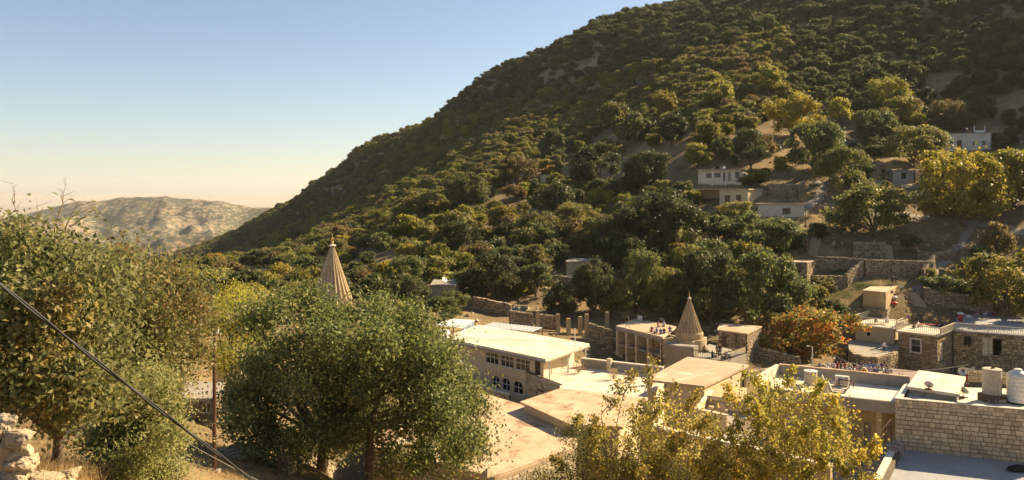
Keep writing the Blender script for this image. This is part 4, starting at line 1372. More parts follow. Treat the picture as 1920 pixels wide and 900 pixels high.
# hut above
g0, g1, g2, g3 = onz(1618, 544, -18.0), onz(1661, 547.5, -18.0), onz(1682, 536, -18.0), onz(1641, 533, -18.0)
house('plaster_hut', 'small tan plastered hut with a flat roof standing on the stepped terraces', [g0, g1, g2, g3], -22.5, -18.2, surf('tan_plaster', (.48, .34, .18), (.40, .28, .15), (.16, .115, .075), .6, 8, stain=.57, streak=True), M_roofF, openings={1: [('w', 1670, 545, 1674, 551, (1, 1), M_door)]}, cat='hut', over=.15)

gc = (g0 + g1 + g2 + g3) / 4
gq = [gc + (p - gc) * 1.12 for p in (g0, g1, g2, g3)]
rt = thing('hut_platform', 'rubble stone platform under the tan plastered hut', 'platform')
mb = MB(); mb.prism(gq, -27, -21.1); mb.build('core', M_mortar, rt)
mb = MB(); rubble(mb, Wall(gq[0], gq[1]), -25, -21.05, .4); rubble(mb, Wall(gq[1], gq[2]), -25, -21.05, .4)
tag(mb.build('stonework', M_rub, rt), kind='stuff')
# ------------------------------------------------------------------ ruins and terraces behind the hall
GW = 'stone terrace walls on the slope'
def sw(label, pix, hpx, size=.36, **k): return stone_wall('stone_wall', label, pix, hpx=hpx, size=size, **k)
sw('dark stone wall beside the water barrels behind the hall', [(886, 580), (958, 595)], 22)
sw('stone wall below the barrel platform behind the hall', [(956, 612), (1000, 618)], 26)
sw('roofless stone wall with columns behind the hall', [(1008, 614), (1050, 622)], 24)
sw('tall broken stone wall left of the colonnade', [(1104, 640), (1150, 655)], 30)
sw('low stone wall under the railed walkway', [(1040, 545), (1095, 552)], 26)
for i, u in enumerate((1008, 1046, 1066, 1088, 1100, 1138)):
    p = G(u, 625 - (2 if i < 2 else -4))
    mb = MB(); mb.box((0, 0, -.8), .55, .55, .8 + 38 * p.y / F * random.uniform(.8, 1.15), .4)
    mb.box((0, 0, -.9), .7, .7, .3, .4)
    o = mb.build('stone_column', M_cone); o.location = p
    tag(o, 'square stone column standing in the roofless ruin behind the hall', 'column', 'ruin columns')
for i, u in enumerate((961, 969, 981)):
    p = G(u, 592)
    rt = thing('water_barrel', 'grey green barrel standing on the ruined wall behind the hall', 'barrel', p, 0, 'barrels behind the hall')
    mb = MB(); mb.lathe((0, 0, .0), [(.45, 0), (.5, .1), (.5, .5), (.53, .53), (.5, .56), (.5, 1.3), (.44, 1.42)], 18); mb.build('drum', plain('faded_barrel', (.17, .22, .21), .5), rt)
    mb = MB(); mb.lathe((0, 0, 1.423), [(.3, 0), (.28, .08)], 12); mb.build('lid', M_iron, rt)
h = [G(808, 566), G(852, 568), G(870, 548), G(815, 545)]
zb = h[0].z
house('brick_shack', 'small brown shack with a satellite dish on its flat roof', [h[0], h[1], h[2], h[3]], zb - 2, zb + 2.6, M_stone, M_conc, openings={0: [('d', 832, 548, 840, 566, M_whitepaint)]}, cat='shack')
dish('white satellite dish on the brown shack roof', Vector((h[0].x + 2.2, h[0].y + 1, zb + 2.83)), .5, .8, mat=M_whitepaint)
# railed walkway further up
p0, p1, p2 = G(1030, 532), G(1110, 536), G(1165, 545)
rt = thing('walkway', 'shaded stone walkway with a pale railing among the trees', 'walkway')
mb = MB()
for a, b_ in ((p0, p1), (p1, p2)):
    w = Wall(a, b_); zz = (a.z + b_.z) / 2
    mb.prism([w.pt(0, 0, 0), w.pt(w.L, 0, 0), w.pt(w.L, 0, -3), w.pt(0, 0, -3)], zz - 3, zz + .5)
mb.build('deck', M_stone, rt)
za = (p0.z + p1.z) / 2 + .5; zb = (p1.z + p2.z) / 2 + .5
railing(rt, [Vector((p0.x, p0.y, za)), Vector((p1.x, p1.y, za))], 1.1, .4, M_whitepaint)
railing(rt, [Vector((p1.x, p1.y, zb)), Vector((p2.x, p2.y, zb))], 1.1, .4, M_whitepaint)
h = [G(1062, 522), G(1120, 524), G(1130, 505), G(1070, 505)]
house('shaded_house', 'low stone house in deep shade behind the railed walkway', h, h[0].z - 2, h[0].z + 3, M_stone, M_conc, openings={0: [('d', 1085, 500, 1092, 522)]})

# ------------------------------------------------------------------ stepped terraces on the slope (right)
sw('long stone terrace wall above the plaster hut', [(1622, 519), (1750, 521)], 29, .36)
sw('stone terrace wall running up to the long terrace wall', [(1588, 541), (1624, 512)], 24)
sw('low stone wall beside the small stone barn', [(1522, 540), (1590, 542)], 20)
sw('stone terrace wall between the barn and the long wall', [(1528, 508), (1622, 511)], 24)
sw('right end stone wall dropping beside the stepped path', [(1732, 536), (1754, 508)], 27)
sw('ruined stone enclosure wall on the upper terrace', [(1600, 484), (1662, 486)], 28)
sw('low stone enclosure front on the upper terrace', [(1637, 486), (1658, 487)], 11)
sw('stone wall beside the terrace stairs', [(1676, 470), (1728, 468)], 12)
sw('curved low stone wall at the top of the terraces', [(1720, 490), (1745, 494), (1790, 488)], 17)
sw('stone wall corner above the barn roof', [(1480, 466), (1515, 468)], 16)
sw('retaining stone wall below the bright yellow tree', [(1732, 566), (1765, 576), (1810, 582), (1862, 590)], 26, .42)
sw('low stone wall across the shaded terrace by the yellow tree', [(1760, 520), (1812, 534)], 14)
sw('short stone wall near the rails path', [(1800, 500), (1840, 506)], 14)
h = [G(1482, 532), G(1512, 535), G(1528, 512), G(1490, 508)]
zb = h[1].z
rt, ws_, _ = house('stone_barn', 'small brown stone barn with a dusty flat roof and tiny window on the terraces', [Vector((p.x, p.y, 0)) for p in h], zb - 2, zb + 4.3, M_mortar, M_roofF, openings={0: [('w', 1495, 507, 1500, 514, (1, 1), M_door)]}, cat='barn', over=.2)
mb = MB()
for w in ws_[:2]: rubble(mb, w, zb - 1, zb + 4.25, .38, holes=[(w.hit(1494, 0)[0], -99, w.hit(1501, 0)[0], 99)] if w is ws_[0] else ())
tag(mb.build('stonework', M_rub2, rt), kind='stuff')
# stairs
def stairs(name, label, pix, n, wid, mat=M_conc):
    pts = [G(*p) for p in pix]
    rt = thing(name, label, 'stairs')
    L = [0]
    for a, b_ in zip(pts[:-1], pts[1:]): L.append(L[-1] + (b_ - a).length)
    for k in range(n):
        s = L[-1] * k / (n - 1)
        i = min(len(pts) - 2, max(j for j in range(len(L)) if L[j] <= s + 1e-6))
        f_ = (s - L[i]) / (L[i + 1] - L[i])
        p = pts[i].lerp(pts[i + 1], min(f_, 1))
        d_ = pts[i + 1] - pts[i]
        mb = MB(); mb.box((0, 0, -.6), wid, max(.35, L[-1] / n * 1.05), .82 + .1 * (k % 2 == 0) * 0)
        o = mb.build('step', mat, rt); o.location = (p.x, p.y, p.z); o.rotation_euler = (0, 0, math.atan2(d_.y, d_.x) - math.pi / 2)
    return rt
stairs('stone_stairs', 'curving concrete stairs climbing to the two small houses', [(1745, 404), (1738, 388), (1716, 370), (1683, 352)], 22, 2.2)
stairs('stone_stairs', 'worn stone stairs beside the plaster hut', [(1724, 577), (1712, 560), (1708, 552)], 9, 2.4, M_stone)
stairs('stone_stairs', 'narrow stone stairs set in the upper terrace wall', [(1668, 485), (1667, 462)], 8, 1.4, M_stone)
stairs('stone_stairs', 'shaded stone stairs beside the metal pole on the slope', [(1524, 480), (1530, 450)], 9, 2.0, M_stone)
# paths as sheets following the ground
M_path = surf('trodden_path', (.34, .29, .22), (.28, .235, .17), (.2, .16, .11), 1.0, 8)
def path(name, label, pix, wid, mat=M_path):
    pts = [G(*p) for p in pix]
    mb = MB(); dense = []
    for a, b_ in zip(pts[:-1], pts[1:]):
        n = max(2, int((b_ - a).length / 1.2))
        dense += [a.lerp(b_, k / n) for k in range(n)]
    dense.append(pts[-1])
    rows = []
    for i, p in enumerate(dense):
        d_ = (dense[min(i + 1, len(dense) - 1)] - dense[max(i - 1, 0)]); d_.z = 0; d_.normalize()
        s_ = Vector((-d_.y, d_.x, 0))
        row = []
        for k in np.linspace(-1, 1, 5):
            q = p + s_ * wid / 2 * k * (1 + .2 * math.sin(i * .9 + k))
            row.append((q.x, q.y, float(zt(q.x, q.y)) + .12 - .1 * abs(k) ** 3))
        rows.append(row)
    vs = [v for r_ in rows for v in r_]
    fs = [(i * 5 + k, i * 5 + k + 1, (i + 1) * 5 + k + 1, (i + 1) * 5 + k) for i in range(len(rows) - 1) for k in range(4)]
    mb.add(vs, fs)
    return tag(mb.build(name, mat, smooth=True), label, kind='structure')
path('path', 'pale path running along the slope above the terraces', [(1560, 404), (1699, 404), (1760, 412), (1830, 418), (1920, 436), (1990, 446)], 3.0)
path('path', 'steep trodden path between the terraces', [(1716, 552), (1760, 505), (1800, 460), (1822, 424)], 1.6)
path('path', 'path curving behind the hillside houses', [(1500, 405), (1535, 372), (1545, 352), (1530, 340)], 2.4)
path('path', 'paved apron before the two small hillside huts', [(1615, 345), (1660, 343), (1722, 350)], 4.5)
path('street', 'shaded earth street between the courtyards', [(1690, 700), (1760, 690), (1850, 688), (1990, 690)], 7)

# ------------------------------------------------------------------ hillside houses
def hill_house(name, label, uL, vL, uR, vR, hpx, back, wmat, rmat, openings=None, over=.35, side=(0.35), extra=0.0, dback=None, cat='house'):
    a, b_ = G(uL, vL), G(uR, vR)
    d = max(a.y, b_.y)
    zb = (VH - (vL + vR) / 2) / F * ((a.y + b_.y) / 2)
    a2, b2 = P(uL, vL, a.y), P(uR, vR, b_.y)
    e = Vector((a2.x - b2.x, a2.y - b2.y)).normalized()
    nrm = Vector((e.y, -e.x)); nrm = nrm if nrm.y > 0 else -nrm
    bk = nrm * back + Vector((back * side, 0))
    pts = [Vector((a2.x, a2.y)), Vector((b2.x, b2.y)), Vector((b2.x, b2.y)) + bk, Vector((a2.x, a2.y)) + bk]
    z1 = zb + hpx * a2.y / F
    return house(name, label, pts, zb - 2.5 - extra, z1, wmat, rmat, over=over, rth=.28, openings=openings, cat=cat) + (pts, zb, z1)
W1 = (1, 1)
rt, ws_, ro, pts, zb, z1 = hill_house('hill_house', 'whitewashed long house with porch posts, highest of the cluster on the slope', 1309, 347, 1390, 347, 28, 6, M_white_wall, M_conc,
    {0: [('w', 1324, 325, 1334, 334, (2, 1), M_door), ('w', 1340, 324, 1351, 333, (2, 1), M_door), ('d', 1356, 323, 1361, 340), ('d', 1365, 323, 1371, 340, M_conc), ('w', 1378, 322, 1387, 334, (2, 1), M_door)]})
for u in (1336, 1361):
    mb = MB(); t_, _ = ws_[0].hit(u, 340); p = ws_[0].pt(t_, zb - .2, .9); mb.box(p, .22, .22, z1 - zb + .2); mb.build('porch_post', M_whitepaint, rt)
w = ws_[0]
mb = MB(); mb.prism([w.pt(-.2, 0, 1.15), w.pt(w.L + .2, 0, 1.15), w.pt(w.L + .2, 0, 0.4), w.pt(-.2, 0, .4)], z1 + .02, z1 + .26); mb.build('porch_roof', M_conc, rt)
c0 = ws_[0].pt(5, z1 + .28, -2.5)
rt2 = thing('roof_tank', 'dark tank with a white bundle on the topmost house roof', 'tank', c0)
mb = MB(); mb.lathe((0, 0, 0), [(.7, 0), (.75, .2), (.75, .7), (.5, .9)], 16); mb.build('drum', M_iron, rt2)
mb = MB(); mb.lathe((1.5, 0, 0), [(.5, 0), (.6, .3), (.4, .7), (.1, .8)], 12); mb.build('bundle', M_whitepaint, rt2)
rt, ws_, ro, pts, zb, z1 = hill_house('hill_house', 'cream house with brightly sunlit side wall and open porch on the slope', 1349, 387, 1402, 387, 31, 7, M_cream, M_roofF,
    {0: [('w', 1359, 366, 1369, 381, (2, 2), M_door), ('w', 1380, 365, 1390, 380, (2, 2), M_door)]}, over=.5, side=.55)
w = ws_[0]
pw = [w.pt(-7, 0, 0), w.pt(0, 0, 0), w.pt(0, 0, -5), w.pt(-7, 0, -5)]
mb = MB(); mb.prism(pw, z1 + .01, z1 + .27); mb.build('porch_roof', M_roofF, rt)
mb = MB(); mb.prism([w.pt(-7, 0, -4.7), w.pt(-.02, 0, -4.7), w.pt(-.02, 0, -5), w.pt(-7, 0, -5)], zb - .5, z1); mb.prism([w.pt(-7, 0, -.3), w.pt(-6.7, 0, -.3), w.pt(-6.7, 0, -4.7), w.pt(-7, 0, -4.7)], zb - .5, z1); mb.build('porch_wall', M_cream, rt)
mb = MB(); mb.prism([w.pt(-7.2, 0, .4), w.pt(w.L * .7, 0, .4), w.pt(w.L * .7, 0, .02), w.pt(-7.2, 0, -5)], zb - 4, zb + .02); mb.build('porch_floor', M_stone, rt)
mb = MB(); mb.box(w.pt(-6.6, zb + .02, 0), .35, .35, z1 - zb - .03); mb.build('porch_post', M_cream, rt)
bw = Wall(w.pt(-7.2, 0, .42), w.pt(w.L * .7, 0, .42)); mb = MB(); rubble(mb, bw, zb - 4, zb, .45); tag(mb.build('stonework', M_rub, rt), kind='stuff')
rt2 = thing('red_chair', 'red and white chair on the porch of the cream hillside house', 'chair', w.pt(-4.6, zb + .03, -.6))
mb = MB(); mb.box((0, 0, .42), .5, .5, .06); mb.build('seat', M_red, rt2)
mb = MB(); mb.box((0, .24, .48), .5, .06, .55); mb.build('backrest', M_red, rt2)
for sx in (-.2, .2):
    for sy in (-.2, .2):
        mb = MB(); mb.box((sx, sy, 0), .05, .05, .42); mb.build('leg', M_whitepaint, rt2)
hill_house('hill_house', 'low whitewashed house with one dark window below the cream hillside house', 1421, 408, 1508, 409, 25, 5, M_white_wall, M_roofF,
    {0: [('w', 1467, 390, 1482, 402, (3, 1), M_door)]}, over=.5)
sw('tall broken stone wall of the ruin beside the cream house', [(1440, 371), (1498, 372)], 24)
sw('leaning stub of ruined stone wall beside the path', [(1477, 377), (1494, 376)], 17)
sw('right stub of the ruined stone wall', [(1497, 377), (1510, 366)], 26)
rt, ws_, ro, pts, zb, z1 = hill_house('stone_cottage', 'brown stone cottage with a tiny window high on the slope', 1629, 336, 1672, 336, 28, 5, M_mortar, M_conc, {0: [('w', 1654, 318, 1658, 324, W1, M_door)]}, over=.15, cat='cottage')
mb = MB(); rubble(mb, ws_[0], zb - .5, z1 - .03, .42, holes=[(ws_[0].hit(1653, 0)[0], zb, ws_[0].hit(1659, 0)[0], 99)]); tag(mb.build('stonework', M_rub2, rt), kind='stuff')
hill_house('grey_cottage', 'grey rendered cottage with one square window beside the brown stone cottage', 1675, 345, 1717, 345, 24, 5, surf('grey_render', (.42, .39, .34), (.36, .33, .28), (.26, .22, .17), .8, 7), M_conc, {0: [('w', 1690, 324, 1699, 335, (2, 2), M_door), ('d', 1713, 325, 1716.5, 344)]}, over=.4, cat='cottage')
rt, ws_, ro, pts, zb, z1 = hill_house('hill_house', 'pale verandah house half hidden behind the big yellow tree', 1764, 283, 1857, 281, 31, 6, M_white_wall, M_conc,
    {0: [('w', 1776, 263, 1787, 277, (2, 2), M_door), ('d', 1794, 263, 1803, 280), ('w', 1824, 265, 1828, 272, W1, M_door), ('w', 1841, 264, 1848, 272, W1, M_door)]}, over=.5)
for u in (1806, 1838):
    t_, _ = ws_[0].hit(u, 270); mb = MB(); mb.box(ws_[0].pt(t_, zb - .4, .55), .25, .25, z1 - zb + .4); mb.build('porch_post', M_whitepaint, rt)
rt2 = thing('roof_shelter', 'white upright frame shelter on the verandah house roof', 'shelter')
p = ws_[0].pt(ws_[0].L - 2.5, z1 + .28, -3)
mb = MB(); mb.box(p, 3.2, .3, .8); mb.box(p + Vector((-1.6, 0, 0)), .2, .3, 2.2); mb.box(p + Vector((1.6, 0, 0)), .2, .3, 2.2); mb.build('frame', M_whitepaint, rt2)
rt2 = thing('roof_tank', 'dark tank on the verandah house roof', 'tank', ws_[0].pt(ws_[0].L * .5, z1 + .28, -2))
mb = MB(); mb.lathe((0, 0, 0), [(.8, 0), (.85, .2), (.85, 1.2), (.6, 1.5)], 14); mb.build('drum', M_iron, rt2)
mb = MB(); mb.lathe((0, 0, 1.503), [(.3, 0), (.25, .12)], 10); mb.build('lid', M_conc, rt2)
# two green cisterns and a small white shed among the trees
for i, u in enumerate((957, 966)):
    p = G(u, 352)
    rt2 = thing('cistern', 'dark green upright cistern among trees on the far slope', 'cistern', p, 0, 'green cisterns')
    mb = MB(); mb.lathe((0, 0, -.5), [(.95, 0), (1, .2), (1, 3.0), (.7, 3.3)], 16); mb.build('drum', M_green, rt2)
    mb = MB(); mb.lathe((0, 0, 2.803), [(.35, 0), (.3, .15)], 10); mb.build('lid', M_iron, rt2)
hill_house('white_shed', 'tiny white shed on the slope beside the green cisterns', 1003, 342, 1020, 342, 13, 3, M_white_wall, M_conc, {0: [('d', 1009, 332, 1013, 342)]}, cat='shed')
# small stone store by the pole at left
h = [G(345, 838), P(399, 842, 50), P(415, 842, 53.5), P(352, 838, 54)]
h[0] = P(345, 842, 50)
rt, ws_, _ = house('stone_store', 'dark stone store with a small bright window behind the metal pole', h, -18.5, -12.8, M_mortar, M_conc, openings={0: [('w', 377, 755, 396, 776, (2, 1), M_whitepaint)]}, over=.3, cat='store')
hs = [(ws_[0].hit(375, 0)[0], -14.2, ws_[0].hit(397, 0)[0], -12.7)]
ashlar(ws_[0], rt, -16.3, -12.82, .3, .55, M_ashdark, holes=hs, depth=.07)
house('store_shed', 'small pale roofed shed glimpsed beside the big oak', [P(402, 715, 60), P(452, 715, 60), P(456, 715, 64), P(402, 715, 64)], -20, (VH - 690) / F * 60, M_cream, M_white, over=.3, cat='shed')
# low wall and steps under the oak
sw('rough low stone wall under the big oak', [(540, 893), (628, 897)], 30, .34)
stairs('stone_stairs', 'worn flat stone steps leading to the metal pole under the oak', [(420, 850), (462, 862)], 5, 2.6, M_stone)
#PART4
# ------------------------------------------------------------------ trees
L_oak = leafmat('leaf_oak', (0.055, 0.068, 0.022), (0.180, 0.190, 0.062), (0.26, 0.21, 0.06), 0.34, 0.40)
L_near = leafmat('leaf_near_oak', (0.12, 0.13, 0.042), (0.33, 0.315, 0.12), (0.40, 0.30, 0.10), 0.42, 0.42, 0.01)
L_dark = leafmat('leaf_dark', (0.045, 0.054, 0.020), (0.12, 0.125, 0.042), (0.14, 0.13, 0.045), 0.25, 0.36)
L_olive = leafmat('leaf_olive', (0.11, 0.11, 0.032), (0.235, 0.215, 0.06), (0.33, 0.26, 0.065), 0.45, 0.40)
L_yg = leafmat('leaf_yellow_green', (0.13, 0.135, 0.026), (0.27, 0.25, 0.045), (0.38, 0.28, 0.05), 0.45, 0.42)
L_yel = leafmat('leaf_yellow', (0.20, 0.175, 0.028), (0.36, 0.30, 0.045), (0.40, 0.28, 0.045), 0.42, 0.42)
L_brn = leafmat('leaf_brown', (0.14, 0.105, 0.042), (0.25, 0.185, 0.07), (0.30, 0.19, 0.06), 0.45, 0.38)
L_org = leafmat('leaf_orange', (0.15, 0.19, 0.04), (0.46, 0.30, 0.06), (0.66, 0.21, 0.06), 0.50, 0.48, 0.006)
L_shrub = leafmat('leaf_poplar_yellow', (0.24, 0.205, 0.045), (0.46, 0.37, 0.085), (0.50, 0.34, 0.07), 0.5, 0.48, 0.01)
L_grass = leafmat('straw', (0.36, 0.25, 0.11), (0.52, 0.38, 0.18), (0.30, 0.18, 0.08), 0.4, 0.35, 0.02)

def leaves_at(p, nrm, size, seed, aspect=.52, fold=.12, shape=4):
    """leaf quads at points p with normals nrm"""
    r = np.random.default_rng(seed)
    n = len(p)
    t = r.normal(size=(n, 3))
    t -= nrm * (t * nrm).sum(1, keepdims=True)
    t /= np.linalg.norm(t, axis=1, keepdims=True) + 1e-9
    b_ = np.cross(nrm, t)
    s = size * r.uniform(.65, 1.3, (n, 1))
    v = np.empty((n, 4, 3))
    v[:, 0] = p - t * s * .5
    v[:, 1] = p + b_ * s * aspect * .5 + nrm * s * fold + t * s * .05
    v[:, 2] = p + t * s * .5
    v[:, 3] = p - b_ * s * aspect * .5 + nrm * s * fold + t * s * .05
    return v.reshape(-1, 3), np.arange(n * 4).reshape(n, 4), r.random(n)
def blob_points(blobs, n, seed, shell=.55, upbias=.25):
    r = np.random.default_rng(seed)
    c = np.array([b_[0] for b_ in blobs]); rad = np.array([b_[1] for b_ in blobs])
    w = rad ** 2; k = r.choice(len(blobs), n, p=w / w.sum())
    d = r.normal(size=(n, 3)); d[:, 2] += upbias
    d /= np.linalg.norm(d, axis=1, keepdims=True)
    q = (shell + (1 - shell) * r.random((n, 1)) ** .7)
    q *= 1 + .28 * (r.random((n, 1)) ** 3)
    p = c[k] + d * q * rad[k][:, None] * np.array([1, 1, .82])
    nr = d + r.normal(size=(n, 3)) * .55 + np.array([0, 0, .25])
    nr /= np.linalg.norm(nr, axis=1, keepdims=True)
    return p, nr
def clump(p, nr, nc, sp, seed, frac):
    """pull leaves together into sprays so that gaps open between them"""
    q = np.random.default_rng(seed)
    n = len(p)
    idx_ = q.choice(n, nc)
    ctr = p[idx_]
    k = q.integers(0, nc, n)
    m_ = q.random(n) < frac
    p = p.copy(); nr = nr.copy()
    sz = q.uniform(.6, 1.5, nc)[k[m_]][:, None]
    p[m_] = ctr[k[m_]] + q.normal(size=(m_.sum(), 3)) * sp * sz * np.array([1, 1, .7])
    nr[m_] = nr[idx_][k[m_]] + q.normal(size=(m_.sum(), 3)) * .55
    nr /= np.linalg.norm(nr, axis=1, keepdims=True)
    return p, nr
def crown_blobs(W_, H_, z0, nb, seed, fill=.9, lop=.15, rb=(.24, .40)):
    r = random.Random(seed)
    out = []
    for k in range(nb):
        a = r.uniform(0, 2 * math.pi); cz = r.uniform(-.75, 1)
        rr = math.sqrt(max(0, 1 - cz * cz)) * r.uniform(.35, 1) ** .6 * fill
        br = r.uniform(*rb) * W_ / 2
        f = (W_ / 2 - br * .75)
        x = rr * math.cos(a) * f * r.uniform(.85, 1 + lop); y = rr * math.sin(a) * f * r.uniform(.85, 1 + lop)
        z = z0 + H_ / 2 + cz * (H_ / 2 - br * .6) * .95
        out.append(((x, y, z), br))
    return out
def trunk_mb(blobs, z0, r0, seed, n_limb=8, seg=7, lean=.0, base=-0.6):
    r = random.Random(seed + 5)
    mb = MB()
    tx, ty = r.uniform(-lean, lean), r.uniform(-lean, lean)
    zf = z0 * .9
    pts = [(0, 0, base), (tx * .1, ty * .1, 0), (tx * .4 + r.uniform(-.1, .1) * r0 * 3, ty * .4, zf * .5), (tx, ty, zf), (tx * 1.1, ty * 1.1, zf * 1.5 + .2)]
    mb.tube(pts, [r0 * 1.5, r0 * 1.15, r0 * .9, r0 * .8, r0 * .45], seg)
    fork = Vector((tx, ty, zf))
    for c_, br in sorted(blobs, key=lambda b_: -b_[1])[:n_limb]:
        c_ = Vector(c_)
        m1 = fork.lerp(c_, .4) + Vector((r.uniform(-.3, .3), r.uniform(-.3, .3), r.uniform(0, .5))) * r0 * 3
        m2 = fork.lerp(c_, .75) + Vector((r.uniform(-.3, .3), r.uniform(-.3, .3), r.uniform(-.2, .4))) * r0 * 2
        mb.tube([fork - Vector((0, 0, r0)), m1, m2, c_ + Vector((0, 0, br * .4))], [r0 * .62, r0 * .4, r0 * .24, r0 * .07], 5)
        for k in range(3):
            e = c_ + Vector((r.uniform(-1, 1), r.uniform(-1, 1), r.uniform(-.6, 1))) * br * .9
            mb.tube([m2, m2.lerp(e, .5) + Vector((0, 0, .1 * br)), e], [r0 * .18, r0 * .11, r0 * .03], 4)
    return mb

# prototypes for the hillside trees, unit: metres, height about 6
PROTO = []
for k in range(10):
    Wd, Hd, z0 = [(6.2, 4.6, 1.3), (5.4, 5.0, 1.5), (6.8, 4.2, 1.1), (5.0, 4.4, 1.6), (6.0, 5.2, 1.2), (7.0, 4.6, 1.4), (5.6, 4.8, 1.0), (6.4, 4.4, 1.6), (5.8, 5.6, 1.4), (6.6, 5.0, 1.2)][k]
    bl = crown_blobs(Wd, Hd, z0 * .35, 20 + k % 4 * 4, 40 + k, rb=(.11, .36), lop=.75)
    p, nr = blob_points(bl, 6500, 60 + k, .4)
    p, nr = clump(p, nr, 220, .30, 90 + k, .75)
    v, f, lv = leaves_at(p, nr, .40, 80 + k, .7)
    crown_me = mesh_np('crown', v, f, L_oak, lv, parent=False)
    tm = trunk_mb(bl, z0, .20, k, 7)
    me = bpy.data.meshes.new('trunk'); me.from_pydata(tm.v, [], tm.f); me.materials.append(M_bark)
    PROTO.append((crown_me, me, Wd, Hd + z0 * .8))
for k in range(4):
    Wd, Hd, z0 = [(6.6, 5.4, .7), (6.2, 5.8, .8), (7.0, 5.2, .6), (6.0, 5.6, .8)][k]
    bl = crown_blobs(Wd, Hd, z0 * .2, 36 + k * 3, 140 + k, rb=(.10, .33), lop=.75)
    p, nr = blob_points(bl, 15000, 160 + k, .45)
    p, nr = clump(p, nr, 420, .22, 190 + k, .75)
    v, f, lv = leaves_at(p, nr, .235, 180 + k, .7)
    crown_me = mesh_np('crown', v, f, L_oak, lv, parent=False)
    tm = trunk_mb(bl, z0, .20, k + 20, 10)
    me = bpy.data.meshes.new('trunk'); me.from_pydata(tm.v, [], tm.f); me.materials.append(M_bark)
    PROTO.append((crown_me, me, Wd, Hd + z0 * .8))
VAR = {}
def proto_crown(k, mat):
    key = (k, mat.name)
    if key not in VAR:
        q = PROTO[k][0].copy()
        q.materials[0] = mat
        VAR[key] = q
    return VAR[key]
TREES = []
def tree(p, w, h, mat, label, group=None, k=None, rz=None, name='hill_tree'):
    k = random.randrange(10) if k is None else k
    cm, tm, W0, H0 = PROTO[k]
    rz = random.uniform(0, 6.28) if rz is None else rz
    sx, sz = w / W0, h / H0
    rt = thing(name, label, 'tree', p, rz, group, (sx * random.uniform(.82, 1.2), sx * random.uniform(.82, 1.2), sz))
    rt.rotation_euler = (random.uniform(-.1, .1), random.uniform(-.1, .1), rz)
    inst('trunk', tm, rt)
    inst('crown', proto_crown(k, mat), rt)
    TREES.append((p[0], p[1], w / 2))
    return rt
MK = dict(g=L_oak, d=L_dark, o=L_olive, yg=L_yg, y=L_yel, b=L_brn, r=L_org)
DESC = dict(g='green oak', d='dark green oak', o='olive green tree', yg='yellow green tree', y='golden yellow tree', b='brown leaved tree', r='orange red tree')
